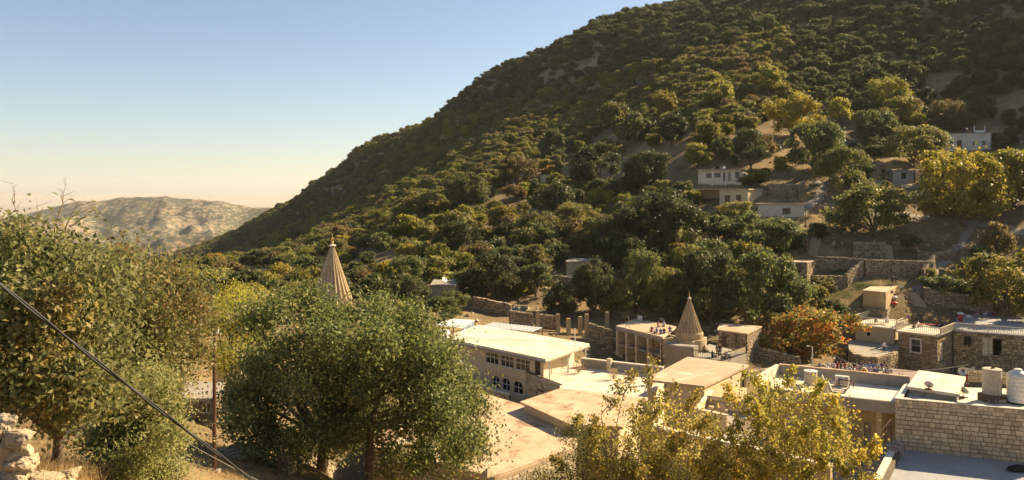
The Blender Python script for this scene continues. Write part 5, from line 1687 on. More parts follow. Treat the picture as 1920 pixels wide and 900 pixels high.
# trees one can single out: foot pixel, crown width, total height in photo pixels, colour, place
HAND = [
 (832,604,78,52,'g','rounded bright %s right behind the lying tanks'),
 (922,566,84,98,'d','tall %s above the stone wall with the barrels'),
 (1005,556,70,66,'g','%s just below the railed walkway'),
 (1112,596,76,118,'d','tall shaded %s behind the ruin columns'),
 (1190,590,84,130,'g','tall %s rising behind the colonnade roof'),
 (1332,612,118,150,'d','broad %s behind the small spire'),
 (1438,622,120,165,'g','large %s with a bare trunk right of the stone hut'),
 (1285,530,66,74,'yg','small %s over the broad dark oak behind the small spire'),
 (1512,672,150,104,'r','%s in autumn colour above the long embankment wall'),
 (1522,590,58,62,'yg','young %s beside the stone barn'),
 (1885,606,135,146,'yg','bright %s above the retaining wall by the long stone house'),
 (1428,484,136,88,'g','spreading %s below the low whitewashed house'),
 (1640,446,150,112,'o','broad %s with reddish top by the path above the terraces'),
 (1585,368,100,96,'o','full %s beside the path behind the hillside houses'),
 (1800,424,180,150,'y','very large %s beside the curving concrete stairs'),
 (1900,392,130,118,'y','%s behind the very large yellow one by the stairs'),
 (1712,312,124,82,'o','wide %s left of the verandah house'),
 (1305,456,62,62,'g','%s left of the spreading oak below the whitewashed house'),
 (1240,470,130,124,'d','%s left of the cream hillside house'),
 (1408,318,68,80,'d','%s directly above the topmost hillside house'),
 (1418,348,46,34,'yg','small bright %s between the hillside houses and the ruin'),
 (1207,362,84,86,'d','%s on the sunlit grass left of the hillside houses'),
 (1125,356,86,92,'d','%s on the sunlit grass, twin of the one nearer the houses'),
 (1310,316,46,50,'yg','slim leaning %s on the bare grass above the topmost house'),
 (1330,284,62,58,'yg','low %s on the upper edge of the sunlit grass'),
 (1485,262,106,92,'y','broad %s standing out on the upper slope'),
 (1532,328,124,106,'g','large %s above the ruin beside the cream house'),
 (1575,232,46,52,'y','small round bright %s alone on the shaded slope'),
 (1664,214,84,72,'yg','%s with lit top high on the shaded slope'),
 (1690,250,86,72,'yg','lit %s beside a dark one high on the slope'),
 (1645,266,80,64,'g','shadowed %s above the two small huts'),
 (1780,250,74,66,'b','dull %s above the verandah house'),
 (1260,276,52,66,'d','upright %s at the top of the sunlit grass'),
 (1195,270,60,58,'g','rounded %s in the belt above the sunlit grass'),
 (1250,226,56,60,'y','%s in the belt above the sunlit grass'),
 (1345,210,60,64,'yg','lit %s in the upper belt'),
 (1440,180,60,60,'yg','topmost lit %s of the upper belt'),
 (1150,250,64,62,'o','rounded %s in the middle of the tree belt'),
 (945,436,60,54,'y','small %s on a bare strip of the lower slope'),
 (792,424,96,72,'o','broad %s with a golden top on the lower slope'),
 (880,404,84,86,'g','dense %s on the lower slope'),
 (1045,404,64,62,'d','dark %s below the twin oaks'),
 (972,352,74,66,'b','%s beside the green cisterns'),
 (1040,306,56,72,'d','tall narrow %s above the green cisterns'),
 (762,452,56,52,'y','%s with an orange top on the lower slope'),
 (714,474,50,40,'g','low rounded %s on the lower slope behind the spire'),
 (692,500,34,30,'g','tiny %s on the bare strip right of the tall spire'),
 (766,546,80,70,'g','%s between the big oak and the brown shack'),
 (760,572,70,60,'d','%s just right of the big oak crown'),
 (855,480,80,70,'d','%s over the brown shack'),
 (940,520,70,60,'g','%s over the dark wall with the barrels'),
 (1010,460,70,66,'o','%s on the shaded slope above the railed walkway'),
 (1130,470,76,72,'g','%s above the shaded stone house'),
 (1180,520,70,76,'g','%s right of the railed walkway'),
 (620,500,70,56,'o','%s behind the tall spire shaft'),
 (640,470,60,50,'b','rusty %s beside the tall spire tip'),
 (495,500,56,36,'g','rounded %s on the valley floor left of the spire'),
 (540,512,60,40,'o','%s just left of the tall spire'),
 (422,532,62,46,'b','%s on the valley floor beyond the big oak'),
 (1740,530,34,28,'o','small bush like %s beside the stepped path'),
 (1080,440,80,60,'o','%s on the lower slope below the dark twins'),
 (1375,420,90,44,'o','low %s under the cream hillside house'),
 (1352,592,40,40,'o','small %s leaning on the stone hut'),
 (880,556,60,56,'g','%s between the brown shack and the dark stone wall'),
 (965,540,66,60,'d','%s above the grey green barrels'),
 (1050,596,60,70,'d','shaded %s inside the roofless ruin'),
 (1150,600,64,84,'o','shaded %s at the corner of the colonnade'),
 (1238,596,70,96,'o','%s crowding the back of the colonnade roof'),
 (1278,590,60,80,'g','%s left of the small spire tip'),
 (1385,588,70,90,'o','shaded %s over the stone hut roof'),
 (1255,560,60,60,'o','dull %s above the colonnade roof'),
 (1215,540,60,66,'g','%s between the walkway and the small spire'),
 (1345,540,70,80,'d','%s over the broad dark oak by the small spire'),
 (1475,560,60,62,'g','%s pressed against the stone barn'),
 (1395,520,60,70,'yg','%s below the spreading oak on the slope'),
 (1330,500,60,56,'g','%s on the shaded bank above the small spire'),
 (1270,480,60,56,'o','%s on the shaded bank left of the spreading oak'),
 (1170,490,60,56,'d','dark %s above the walkway end'),
 (1050,500,50,46,'g','small %s over the shaded stone house'),
 (1450,548,44,44,'b','small %s behind the orange tree'),
 (1562,600,46,40,'d','low %s right of the orange tree'),
 (1700,470,44,36,'g','low %s inside the upper stone enclosure'),
]
for (u, v, w, h, kd, lb) in HAND:
    p = G(u, v)
    s = p.y / F
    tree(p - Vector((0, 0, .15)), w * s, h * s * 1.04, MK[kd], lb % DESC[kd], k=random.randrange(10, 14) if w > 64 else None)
# scattered trees: density and colour by region of the slope
KEEP = [(1300,1400,312,352),(1300,1432,345,432),(1415,1520,340,446),(1520,1560,335,410),(1622,1725,305,356),(1760,1862,248,290),(1480,1530,480,540),(1520,1800,455,545),
        (1600,1760,530,600),(1690,1765,345,420),(1540,1920,395,430),(1590,1920,585,720),(1150,1440,590,720),(800,1110,585,720),(870,1160,560,640),(1020,1170,500,556),(800,875,540,570),
        (1080,1310,300,345),(1260,1300,290,330),(660,760,470,520),(430,520,500,560),(1420,1520,425,460),(950,1025,325,356),(985,1060,400,420),(900,1000,380,396)]
cand = []
rs = np.random.default_rng(5)
N = 110000
th_ = rs.uniform(math.atan((300 - UC) / F), math.atan((2080 - UC) / F), N)
lr_ = np.log(np.sqrt(rs.uniform(105 ** 2, 1650 ** 2, N)))
r_ = np.exp(lr_)
tt_ = bil(TGRID, th_, r_)
# visibility: the running maximum of the sight line along each ray
cm_ = np.maximum.accumulate(TGRID, axis=1)
vis = tt_ >= bil(cm_, th_, np.maximum(r_ * .97, R0)) - .004
dz = (tt_ - bil(TGRID, th_, r_ * .97)) / (.03)          # local steepness along the ray
for i in range(N):
    if not vis[i]: continue
    x, y = r_[i] * math.sin(th_[i]), r_[i] * math.cos(th_[i])
    z = tt_[i] * r_[i]
    u, v = UC + x / y * F, VH - z / y * F
    if v < -40 or v > 600 or u < 330 or u > 2000: continue
    cand.append((x, y, z, u, v))
rs.shuffle(cand)
cell = {}
for (x, y, rr) in TREES:
    cell.setdefault((int(x // 12), int(y // 12)), []).append((x, y, rr))
PICK = []
def sparse(u, v):
    # thin where the photograph shows open dry grass
    if 1060 < u < 1560 and 245 < v < 345: return .10
    if u > 1600 and 170 < v < 260: return .38
    if u > 1400 and 230 < v < 420: return .16
    if u > 1500 and v > 400: return .12
    if 620 < u < 1300 and 370 < v < 470: return .5
    if 480 < u < 760 and v > 470: return .5
    return 1.0
for (x, y, z, u, v) in cand:
    if any(a < u < b_ and c_ < v < d_ for a, b_, c_, d_ in KEEP): continue
    d = math.hypot(x, y)
    if random.random() > sparse(u, v): continue
    upper = v < 200 - (u - 1100) * .55 + 30 if u < 1200 else v < 170
    w = random.uniform(3.4, 7.0) if d < 420 else random.choice((random.uniform(1.8, 3.6), random.uniform(3.2, 6.0), random.uniform(4.5, 8.0)))
    if d > 200 and upper and float(fbm(np.array(x / 24.), np.array(y / 24.), 3)) > .38 + random.uniform(-.1, .14): continue
    w *= 1.05 if upper else 1.0
    if d > 700: w *= 1.15
    ci, cj = int(x // 12), int(y // 12)
    ok = True
    for a in (-1, 0, 1):
        for b_ in (-1, 0, 1):
            for (x2, y2, r2) in cell.get((ci + a, cj + b_), ()):
                if (x - x2) ** 2 + (y - y2) ** 2 < ((.56 if upper else .64) * (r2 + w / 2)) ** 2: ok = False; break
    if not ok: continue
    cell.setdefault((ci, cj), []).append((x, y, w / 2))
    PICK.append((w / d, x, y, z, u, v, w))
PICK.sort(reverse=True)
def kind_for(u, v):
    lit = 0
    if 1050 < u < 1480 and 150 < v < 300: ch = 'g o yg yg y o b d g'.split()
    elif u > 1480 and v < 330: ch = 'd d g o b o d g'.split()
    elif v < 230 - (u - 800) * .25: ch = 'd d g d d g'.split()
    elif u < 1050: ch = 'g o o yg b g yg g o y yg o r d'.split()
    else: ch = 'g d o g yg d o b'.split()
    k = random.choice(ch)
    if k == 'r' and random.random() < .6: k = 'b'
    return k
PLACE = lambda u, v: ('on the steep shaded upper slope' if (v < 230 - (u - 800) * .25 or (u > 1480 and v < 300)) else 'on the lower slope above the valley' if u < 1050 else 'on the slope around the hillside houses' if v > 320 else 'in the tree belt above the dry grass')
LAND = [(620, 480, 'the tall fluted spire'), (962, 345, 'the two green cisterns'), (1012, 338, 'the tiny white shed'), (1350, 330, 'the topmost whitewashed house'), (1375, 370, 'the cream porch house'), (1465, 395, 'the low whitewashed house'),
        (1470, 360, 'the ruined stone wall'), (1095, 530, 'the railed walkway'), (1810, 268, 'the verandah house'), (1650, 322, 'the brown stone cottage'), (1697, 334, 'the grey rendered cottage'), (835, 555, 'the brown shack with the dish'), (1575, 210, 'the lone bright yellow tree'),
        (1166, 330, 'the twin dark oaks on the grass'), (1485, 220, 'the broad golden tree'), (945, 420, 'the small golden tree on the bare strip'), (790, 400, 'the broad tree with a golden top'), (700, 490, 'the bare strip behind the spire'), (1690, 490, 'the upper stone enclosure'), (1740, 380, 'the curving concrete stairs'), (1260, 235, 'the golden tree in the upper belt'), (1430, 160, 'the topmost lit tree'), (1090, 510, 'the shaded stone house'), (1500, 510, 'the small stone barn'), (540, 490, 'the bend of the valley floor')]
for (_, x, y, z, u, v, w) in PICK[:217]:
    k = kind_for(u, v)
    size = 'small ' if w < 4.2 else 'large ' if w > 5.6 else ''
    near = min(LAND, key=lambda q_: math.hypot(q_[0] - u, (q_[1] - v) * 1.4))
    dd_ = math.hypot(near[0] - u, near[1] - v)
    lb = size + DESC[k] + ' ' + ('close to ' if dd_ < 55 else 'uphill from ' if v < near[1] else 'downhill from ') + near[2]
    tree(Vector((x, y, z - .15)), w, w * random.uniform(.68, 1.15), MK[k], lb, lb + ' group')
rest = PICK[217:]
print('trees', len(HAND), len(PICK))
def scatter(name, label, rows, mats, ks, smin=1.0):
    """all remaining far trees of one colour family: one object, geometry nodes on its points"""
    me = bpy.data.meshes.new(name)
    me.from_pydata([(a[1], a[2], a[3] - .2) for a in rows], [], [])
    for an, vals in (('sc', [a[6] / 6.0 for a in rows]), ('rz', [random.uniform(0, 6.28) for _ in rows])):
        at = me.attributes.new(an, 'FLOAT', 'POINT'); at.data.foreach_set('value', vals)
    at = me.attributes.new('pk', 'INT', 'POINT'); at.data.foreach_set('value', [random.randrange(len(ks)) for _ in rows])
    o = bpy.data.objects.new(name, me); COL.objects.link(o)
    ng = bpy.data.node_groups.new(name, 'GeometryNodeTree')
    ng.interface.new_socket('Geometry', in_out='INPUT', socket_type='NodeSocketGeometry')
    ng.interface.new_socket('Geometry', in_out='OUTPUT', socket_type='NodeSocketGeometry')
    n, l = ng.nodes, ng.links
    gi, go = n.new('NodeGroupInput'), n.new('NodeGroupOutput')
    jn = n.new('GeometryNodeJoinGeometry')
    def attr(nm, ty):
        q = n.new('GeometryNodeInputNamedAttribute'); q.data_type = ty; q.inputs[0].default_value = nm; return q.outputs[0]
    sc_, rz_, pk_ = attr('sc', 'FLOAT'), attr('rz', 'FLOAT'), attr('pk', 'INT')
    cx = n.new('ShaderNodeCombineXYZ'); l.new(rz_, cx.inputs[2])
    for i, (k, mat) in enumerate(ks):
        src = SRC[(k, mat.name)]
        oi = n.new('GeometryNodeObjectInfo'); oi.inputs[0].default_value = src; oi.transform_space = 'ORIGINAL'
        ip = n.new('GeometryNodeInstanceOnPoints')
        cmpn = n.new('FunctionNodeCompare'); cmpn.data_type = 'INT'; cmpn.operation = 'EQUAL'
        l.new(pk_, cmpn.inputs[2]); cmpn.inputs[3].default_value = i
        l.new(gi.outputs[0], ip.inputs[0]); l.new(cmpn.outputs[0], ip.inputs[1]); l.new(oi.outputs['Geometry'], ip.inputs[2])
        l.new(cx.outputs[0], ip.inputs['Rotation']); l.new(sc_, ip.inputs['Scale'])
        l.new(ip.outputs[0], jn.inputs[0])
    l.new(jn.outputs[0], go.inputs[0])
    md = o.modifiers.new('scatter', 'NODES'); md.node_group = ng
    return tag(o, label, kind='stuff')
SRC = {}
for o in list(COL.objects):
    if o.name.split('.')[0] == 'crown' and o.parent:
        for k in range(10):
            for mm_ in MK.values():
                if VAR.get((k, mm_.name)) is o.data: SRC.setdefault((k, mm_.name), o)
def fam(names):
    return [kk for kk in ((k, MK[m_]) for m_ in names for k in range(10)) if (kk[0], kk[1].name) in SRC]
fa, fb = fam('d'.split()) * 3 + fam('g'.split()), fam('g o o yg o b yg'.split())  # upper slope gets mostly dark leaves, its shade put into the colour
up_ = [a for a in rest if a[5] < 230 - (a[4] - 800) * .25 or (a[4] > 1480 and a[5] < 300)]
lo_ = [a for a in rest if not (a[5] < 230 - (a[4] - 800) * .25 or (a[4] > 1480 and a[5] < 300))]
scatter('scrub_forest', 'oak scrub darkened for shade on the steep upper mountainside', up_, None, fa)
scatter('scrub_woodland', 'mixed green and brown woodland on the far lower slope', lo_, None, fb)

# ------------------------------------------------------------------ the big oak and the foreground trees, each its own mesh
def big_tree(name, label, base, blobs, n, leaf, mat, trunk_r, z0, seed, bark=M_bark, n_limb=12, shell=.5, cat='tree', aspect=.52, upbias=.25):
    rt = thing(name, label, cat, base)
    bl = [((c_[0] - base[0], c_[1] - base[1], c_[2] - base[2]), r_) for c_, r_ in blobs]
    p, nr = blob_points(bl, n, seed, shell, upbias)
    ctr = p[::max(1, n // 900)].copy()
    p, nr = clump(p, nr, max(60, n // 60), leaf * 2.5, seed + 1, .8)
    v, f, lv = leaves_at(p, nr, leaf, seed + 2, aspect)
    o = mesh_np('crown', v, f, mat, lv, rt)
    tm = trunk_mb(bl, z0, trunk_r, seed, n_limb, 10, lean=.3)
    tm.build('trunk', bark, rt, True)
    return rt, o, ctr
def pix_blobs(rows, dspread=0.0):
    out = []
    for u, v, rpx, d in rows:
        p = P(u, v, d); out.append(((p.x, p.y, p.z), rpx * d / F))
    return out
r9 = random.Random(3)
# outline of the oak crown in photo pixels, filled with many sub crowns at several depths
oak = []
OUT = [(490,605,40),(520,570,42),(570,552,34),(622,592,32),(664,600,34),(715,570,34),(760,595,42),(800,630,44),(826,668,42),(862,700,38),(868,760,40),(872,820,40),(850,850,36),(800,845,40),(740,850,34),(700,800,46),(640,760,46),(600,700,55),(540,650,55),(492,680,46),(468,740,42),(450,800,40),(500,790,45),(550,810,36),(600,790,34),(660,690,60),(720,640,60),(760,700,60),(800,750,50),(560,740,50),(640,640,50),(540,850,26),(505,845,26),(690,740,50),(820,800,46),(590,610,50),(440,770,26),(620,845,30),(660,840,34),(770,870,30),(830,870,28),(720,880,22),(470,835,26),(520,820,34),(570,850,24),(880,850,30),(640,810,40),(760,800,46),(700,690,50),(500,720,46),(600,650,50),(836,740,46),(780,660,46),(895,840,22)]
for u, v, rp in OUT:
    for k in range(2):
        d = 42 + r9.uniform(-4.2, 4.2) * (1.0 if k else .75)
        oak.append((u + r9.uniform(-16, 16), v + r9.uniform(-14, 14), rp * r9.uniform(.42, .82), d))
base = P(603, 872, 43)
base.z = float(zt(base.x, base.y))
L_big = leafmat('leaf_big_oak', (0.055, 0.070, 0.022), (0.22, 0.235, 0.075), (0.30, 0.26, 0.08), 0.34, 0.42, 0.01)
OAK, _, _ = big_tree('oak_tree', 'huge dark green oak standing in front of the tall spire', base, pix_blobs(oak), 84000, .205, L_big, .26, 1.9, 21, n_limb=30, shell=.6)
b2 = P(690, 905, 41); b2.z = float(zt(b2.x, b2.y))
mbt = MB(); mbt.tube([b2 - Vector((0, 0, .5)), b2 + Vector((.05, 0, 1.2)), P(694, 800, 41.5), P(720, 720, 42)], [.3, .22, .18, .08], 10)
o = mbt.build('stem', M_bark, OAK, True); o.location = -OAK.location
# near left oak with large leaves
nl = []
for u, v, rp in [(-60,520,70),(-20,460,45),(0,560,70),(40,620,70),(60,520,50),(90,470,34),(110,560,60),(150,620,60),(60,700,70),(-30,680,80),(130,700,55),(180,560,50),(200,650,50),(160,500,36),(210,510,30),(20,735,40),(-40,735,46),(120,745,36),(205,720,36),(140,765,34),(180,750,40),(60,740,40),(30,450,30)]:
    for k in range(2):
        nl.append((u + r9.uniform(-15, 15), v + r9.uniform(-10, 10), rp * r9.uniform(.7, .95), 14.5 + r9.uniform(-1.9, 1.4)))
base = P(105, 800, 14.8); base.z = float(zt(base.x, base.y)) - .05
rt, cr, ctr = big_tree('near_oak', 'broad leaved oak close at hand crossed by the thick black cable', base, pix_blobs(nl), 42000, .115, L_near, .11, .9, 33, n_limb=26, shell=.4, aspect=.5)
cr['kind'] = 'stuff'
# the largest single leaves, each a leaf of its own
lm = MB()
lm.add([(0, 0, 0), (.018, .03, .008), (.026, .055, .010), (.015, .085, .006), (0, .11, -.004), (-.015, .085, .006), (-.026, .055, .010), (-.018, .03, .008), (0, .055, 0)],
       [(0, 1, 8), (1, 2, 8), (2, 3, 8), (3, 4, 8), (4, 5, 8), (5, 6, 8), (6, 7, 8), (7, 0, 8)])
lme = bpy.data.meshes.new('leaf'); lme.from_pydata(lm.v, [], lm.f); lme.materials.append(L_near)
at = lme.attributes.new('lv', 'FLOAT', 'FACE'); at.data.foreach_set('value', [.75] * 8)
ctr = ctr[np.argsort(np.linalg.norm(ctr + np.array(base), axis=1))][:62]
for c_ in ctr:
    for k in range(4):
        q = [c_[j] + random.gauss(0, .07) for j in range(3)]
        inst('leaf', lme, rt, q, (random.uniform(-.9, .9), random.uniform(-.9, .9), random.uniform(0, 6.28)), (random.uniform(.8, 1.3),) * 3)
# bare twigs over its top
tw = MB()
def twig(p0, p1, r0, n=5, depth=2):
    pts = [p0]
    for k in range(1, n + 1):
        pts.append(p0.lerp(p1, k / n) + Vector((r9.gauss(0, .03), r9.gauss(0, .03), r9.gauss(0, .02))) * (p1 - p0).length)
    tw.tube(pts, [r0 * (1 - .8 * k / n) for k in range(n + 1)], 5)
    if depth:
        for k in (2, 3, 4):
            d_ = (p1 - p0) * r9.uniform(.25, .5)
            e = pts[k] + Vector((d_.x + r9.gauss(0, .14), d_.y + r9.gauss(0, .08), d_.z * r9.uniform(.1, .9) + r9.gauss(0, .08)))
            twig(pts[k], e, r0 * .5, 4, depth - 1)
for (a, b_) in (((48, 490), (25, 355)), ((48, 470), (78, 388)), ((100, 470), (120, 362)), ((110, 460), (150, 372)), ((130, 425), (180, 392)), ((10, 460), (0, 400))):
    twig(P(*a, 14.3), P(*b_, 14.5), .02, 5, 2)
o = tw.build('bare_twigs', M_twig, rt); o.location = -rt.location
# smaller leaved tree behind it and the shrub below
ml = []
for u, v, rp in [(250,520,44),(290,510,36),(330,540,40),(360,570,34),(300,580,50),(250,600,50),(340,630,46),(362,650,28),(280,660,50),(220,480,28),(320,700,36),(265,720,36),(375,590,22)]:
    for k in range(2):
        ml.append((u + r9.uniform(-12, 12), v + r9.uniform(-10, 10), rp * r9.uniform(.75, .98), 21 + r9.uniform(-2.2, 2.2)))
base = P(290, 870, 21); base.z = float(zt(base.x, base.y)) - .05
L_mid = leafmat('leaf_mixed_autumn', (0.11, 0.115, 0.035), (0.24, 0.21, 0.07), (0.28, 0.17, 0.06), 0.48, 0.35, 0.02)
big_tree('maple_tree', 'brownish green tree between the near oak and the metal pole', base, pix_blobs(ml), 30000, .105, L_mid, .12, 1.6, 44, n_limb=18)
sl_ = []
for u, v, rp in [(215,760,42),(260,740,44),(296,770,42),(312,825,38),(290,830,46),(240,820,44),(200,830,38),(250,880,46),(305,880,38),(190,880,34),(280,710,30),(300,722,26)]:
    for k in range(2):
        sl_.append((u + r9.uniform(-10, 10), v + r9.uniform(-8, 8), rp * r9.uniform(.75, .98), 17 + r9.uniform(-1.3, 1.0)))
base = P(262, 925, 17); base.z = float(zt(base.x, base.y)) - .05
big_tree('evergreen_shrub', 'rounded small leaved shrub at the foot of the near oak', base, pix_blobs(sl_), 34000, .075, L_near, .07, .25, 55, n_limb=14, cat='shrub')
# bright tree beyond the pole
bl_ = [(r9.uniform(405, 480), r9.uniform(545, 690), r9.uniform(16, 28), 58 + r9.uniform(-2, 2)) for _ in range(26)] + [(468, 605, 20, 56), (478, 590, 14, 56)]
base = P(440, 720, 58); base.z = float(zt(base.x, base.y)) - .1
L_pom = leafmat('leaf_pomegranate', (0.24, 0.235, 0.035), (0.46, 0.42, 0.06), (0.50, 0.40, 0.06), 0.4, 0.5, 0.01)
big_tree('pomegranate_tree', 'bright yellow green tree between the metal pole and the huge oak', base, pix_blobs(bl_), 16000, .15, L_pom, .16, 1.5, 66, n_limb=12)
for u, v, w, h, mt, lb in ((370, 590, 95, 85, L_dark, 'dark tree showing behind the brownish green one'), (300, 560, 90, 70, L_dark, 'dark tree over the valley behind the near oak'), (330, 640, 100, 80, L_yg, 'yellowing tree behind the brownish green one'), (20, 520, 120, 140, L_olive, 'tall olive tree behind the near oak at the valley edge'), (470, 570, 70, 46, L_olive, 'low olive tree beyond the bright yellow green one'), (720, 640, 110, 80, L_oak, 'green tree hidden behind the right side of the huge oak')):
    p = P(u, v, 80); p.z = float(zt(p.x, p.y)) - .2
    tree(p, w * 80 / F, max(2.5, (VH - (v - h)) / F * 80 - p.z), mt, lb)
# the two sparse yellowing poplars in front
def sparse_tree(label, u0, d0, stems, seed, n_leaf, leaf, mat):
    base = P(u0, 1000, d0); base.z = float(zt(base.x, base.y)) - .05
    rt = thing('poplar_tree', label, 'tree', base)
    r = random.Random(seed)
    st = MB(); ends = []
    def branch(p0, p1, r0, depth):
        n = 5
        L = (p1 - p0).length
        pts = [p0 + (p1 - p0) * (k / n) + Vector((r.gauss(0, .02), r.gauss(0, .02), r.gauss(0, .015))) * L * (0 if k == 0 else 1) for k in range(n + 1)]
        st.tube(pts, [max(.006, r0 * (1 - .75 * k / n)) for k in range(n + 1)], 5)
        for k in range(2, n + 1):
            if depth < 2: ends.append((pts[k], L * .16 + .12))
        if depth:
            for k in (1, 2, 3, 4, 5):
                for q in range(1):
                    d_ = (p1 - p0).normalized()
                    side = Vector((r.gauss(0, 1), r.gauss(0, .8), r.gauss(.35, .5))).normalized()
                    e = pts[k] + (d_ * .5 + side * .65).normalized() * L * r.uniform(.20, .36) * (1.15 - .13 * k)
                    branch(pts[k], e, r0 * .45, depth - 1)
    b0 = Vector((0, 0, -.3))
    for (u, v, dd) in stems:
        tip = P(u, v + 52, d0 + dd) - base
        branch(b0 + Vector((r.gauss(0, .12), r.gauss(0, .12), 0)), tip, .045, 2)
    st.build('stems', M_twig, rt)
    q = np.random.default_rng(seed)
    k = q.integers(0, len(ends), n_leaf)
    c_ = np.array([tuple(e[0]) for e in ends])[k]; s_ = np.array([e[1] for e in ends])[k][:, None]
    p = c_ + q.normal(size=(n_leaf, 3)) * s_ * .55
    nr = q.normal(size=(n_leaf, 3)); nr[:, 2] += .3; nr /= np.linalg.norm(nr, axis=1, keepdims=True)
    v_, f_, lv = leaves_at(p, nr, leaf, seed + 1, .75)
    # leaves of one stem share a tone
    lv = np.clip(lv * .55 + (k % 17) / 17 * .45, 0, 1)
    mesh_np('crown', v_, f_, mat, lv, rt)
    return rt
sparse_tree('sparse golden poplar with pale bare stems in front of the slab roof', 1165, 30, [(1085, 760, .5), (1120, 720, 0), (1160, 700, -.6), (1205, 690, .4), (1240, 720, 1), (1285, 735, 0), (1320, 760, -.4), (1065, 830, .5), (1350, 790, .6), (1270, 800, -1), (1120, 800, -1), (1200, 770, -1.2)], 71, 13000, .115, L_shrub)
sparse_tree('yellow green poplar standing before the ochre house', 1465, 30, [(1390, 720, .3), (1425, 690, 0), (1478, 672, .6), (1520, 715, -.5), (1560, 740, .4), (1600, 780, 0), (1615, 830, -.6), (1380, 790, -.6), (1440, 760, -1), (1500, 780, -1.2), (1550, 820, -1), (1395, 850, 0), (1585, 860, .2), (1470, 840, -1.3), (1340, 840, .3)], 72, 21000, .12, leafmat('leaf_poplar_green', (0.20, 0.185, 0.038), (0.44, 0.36, 0.07), (0.56, 0.37, 0.06), 0.52, 0.48, 0.01))
low = []
for u, v, rp in [(1090,850,40),(1130,870,40),(1060,890,40),(1180,890,46),(1240,880,40),(1020,910,40),(1290,900,36),(1340,880,40),(1120,830,30),(1075,815,22)]:
    for k in range(2): low.append((u + r9.uniform(-10, 10), v + r9.uniform(-8, 8), rp * r9.uniform(.75, .98), 30.5 + r9.uniform(-1.2, 1.2)))
base = P(1150, 980, 30.5); base.z = float(zt(base.x, base.y)) - .05
big_tree('undergrowth_shrub', 'green undergrowth shrub beneath the sparse golden poplar', base, pix_blobs(low), 15000, .085, L_olive, .06, .3, 77, n_limb=14, cat='shrub', shell=.3)

for nm, lb, rows, u0, sd, mt in (('golden_bush', 'loose golden bush filling the foot of the sparse poplar', [(1200,800,44),(1250,790,46),(1300,800,44),(1340,820,40),(1230,850,50),(1290,860,50),(1170,840,40)], 1250, 81, L_shrub),
                                 ('leafy_bush', 'loose yellow green bush filling the foot of the taller poplar', [(1420,760,44),(1470,750,46),(1520,770,46),(1560,800,44),(1590,840,36),(1450,820,54),(1510,840,54),(1400,840,44),(1560,870,44),(1450,880,50),(1385,890,40)], 1480, 82, bpy.data.materials['leaf_poplar_green'])):
    bb = []
    for u, v, rp in rows:
        for k in range(2): bb.append((u + r9.uniform(-12, 12), v + r9.uniform(-10, 10), rp * r9.uniform(.7, 1.0), 30.6 + r9.uniform(-1.3, 1.3)))
    base = P(u0, 980, 30.8); base.z = float(zt(base.x, base.y)) - .05
    big_tree(nm, lb, base, pix_blobs(bb), 3200 if sd == 81 else 6000, .115, mt, .05, .4, sd, bark=M_twig, n_limb=18, cat='shrub', shell=.1, aspect=.75)
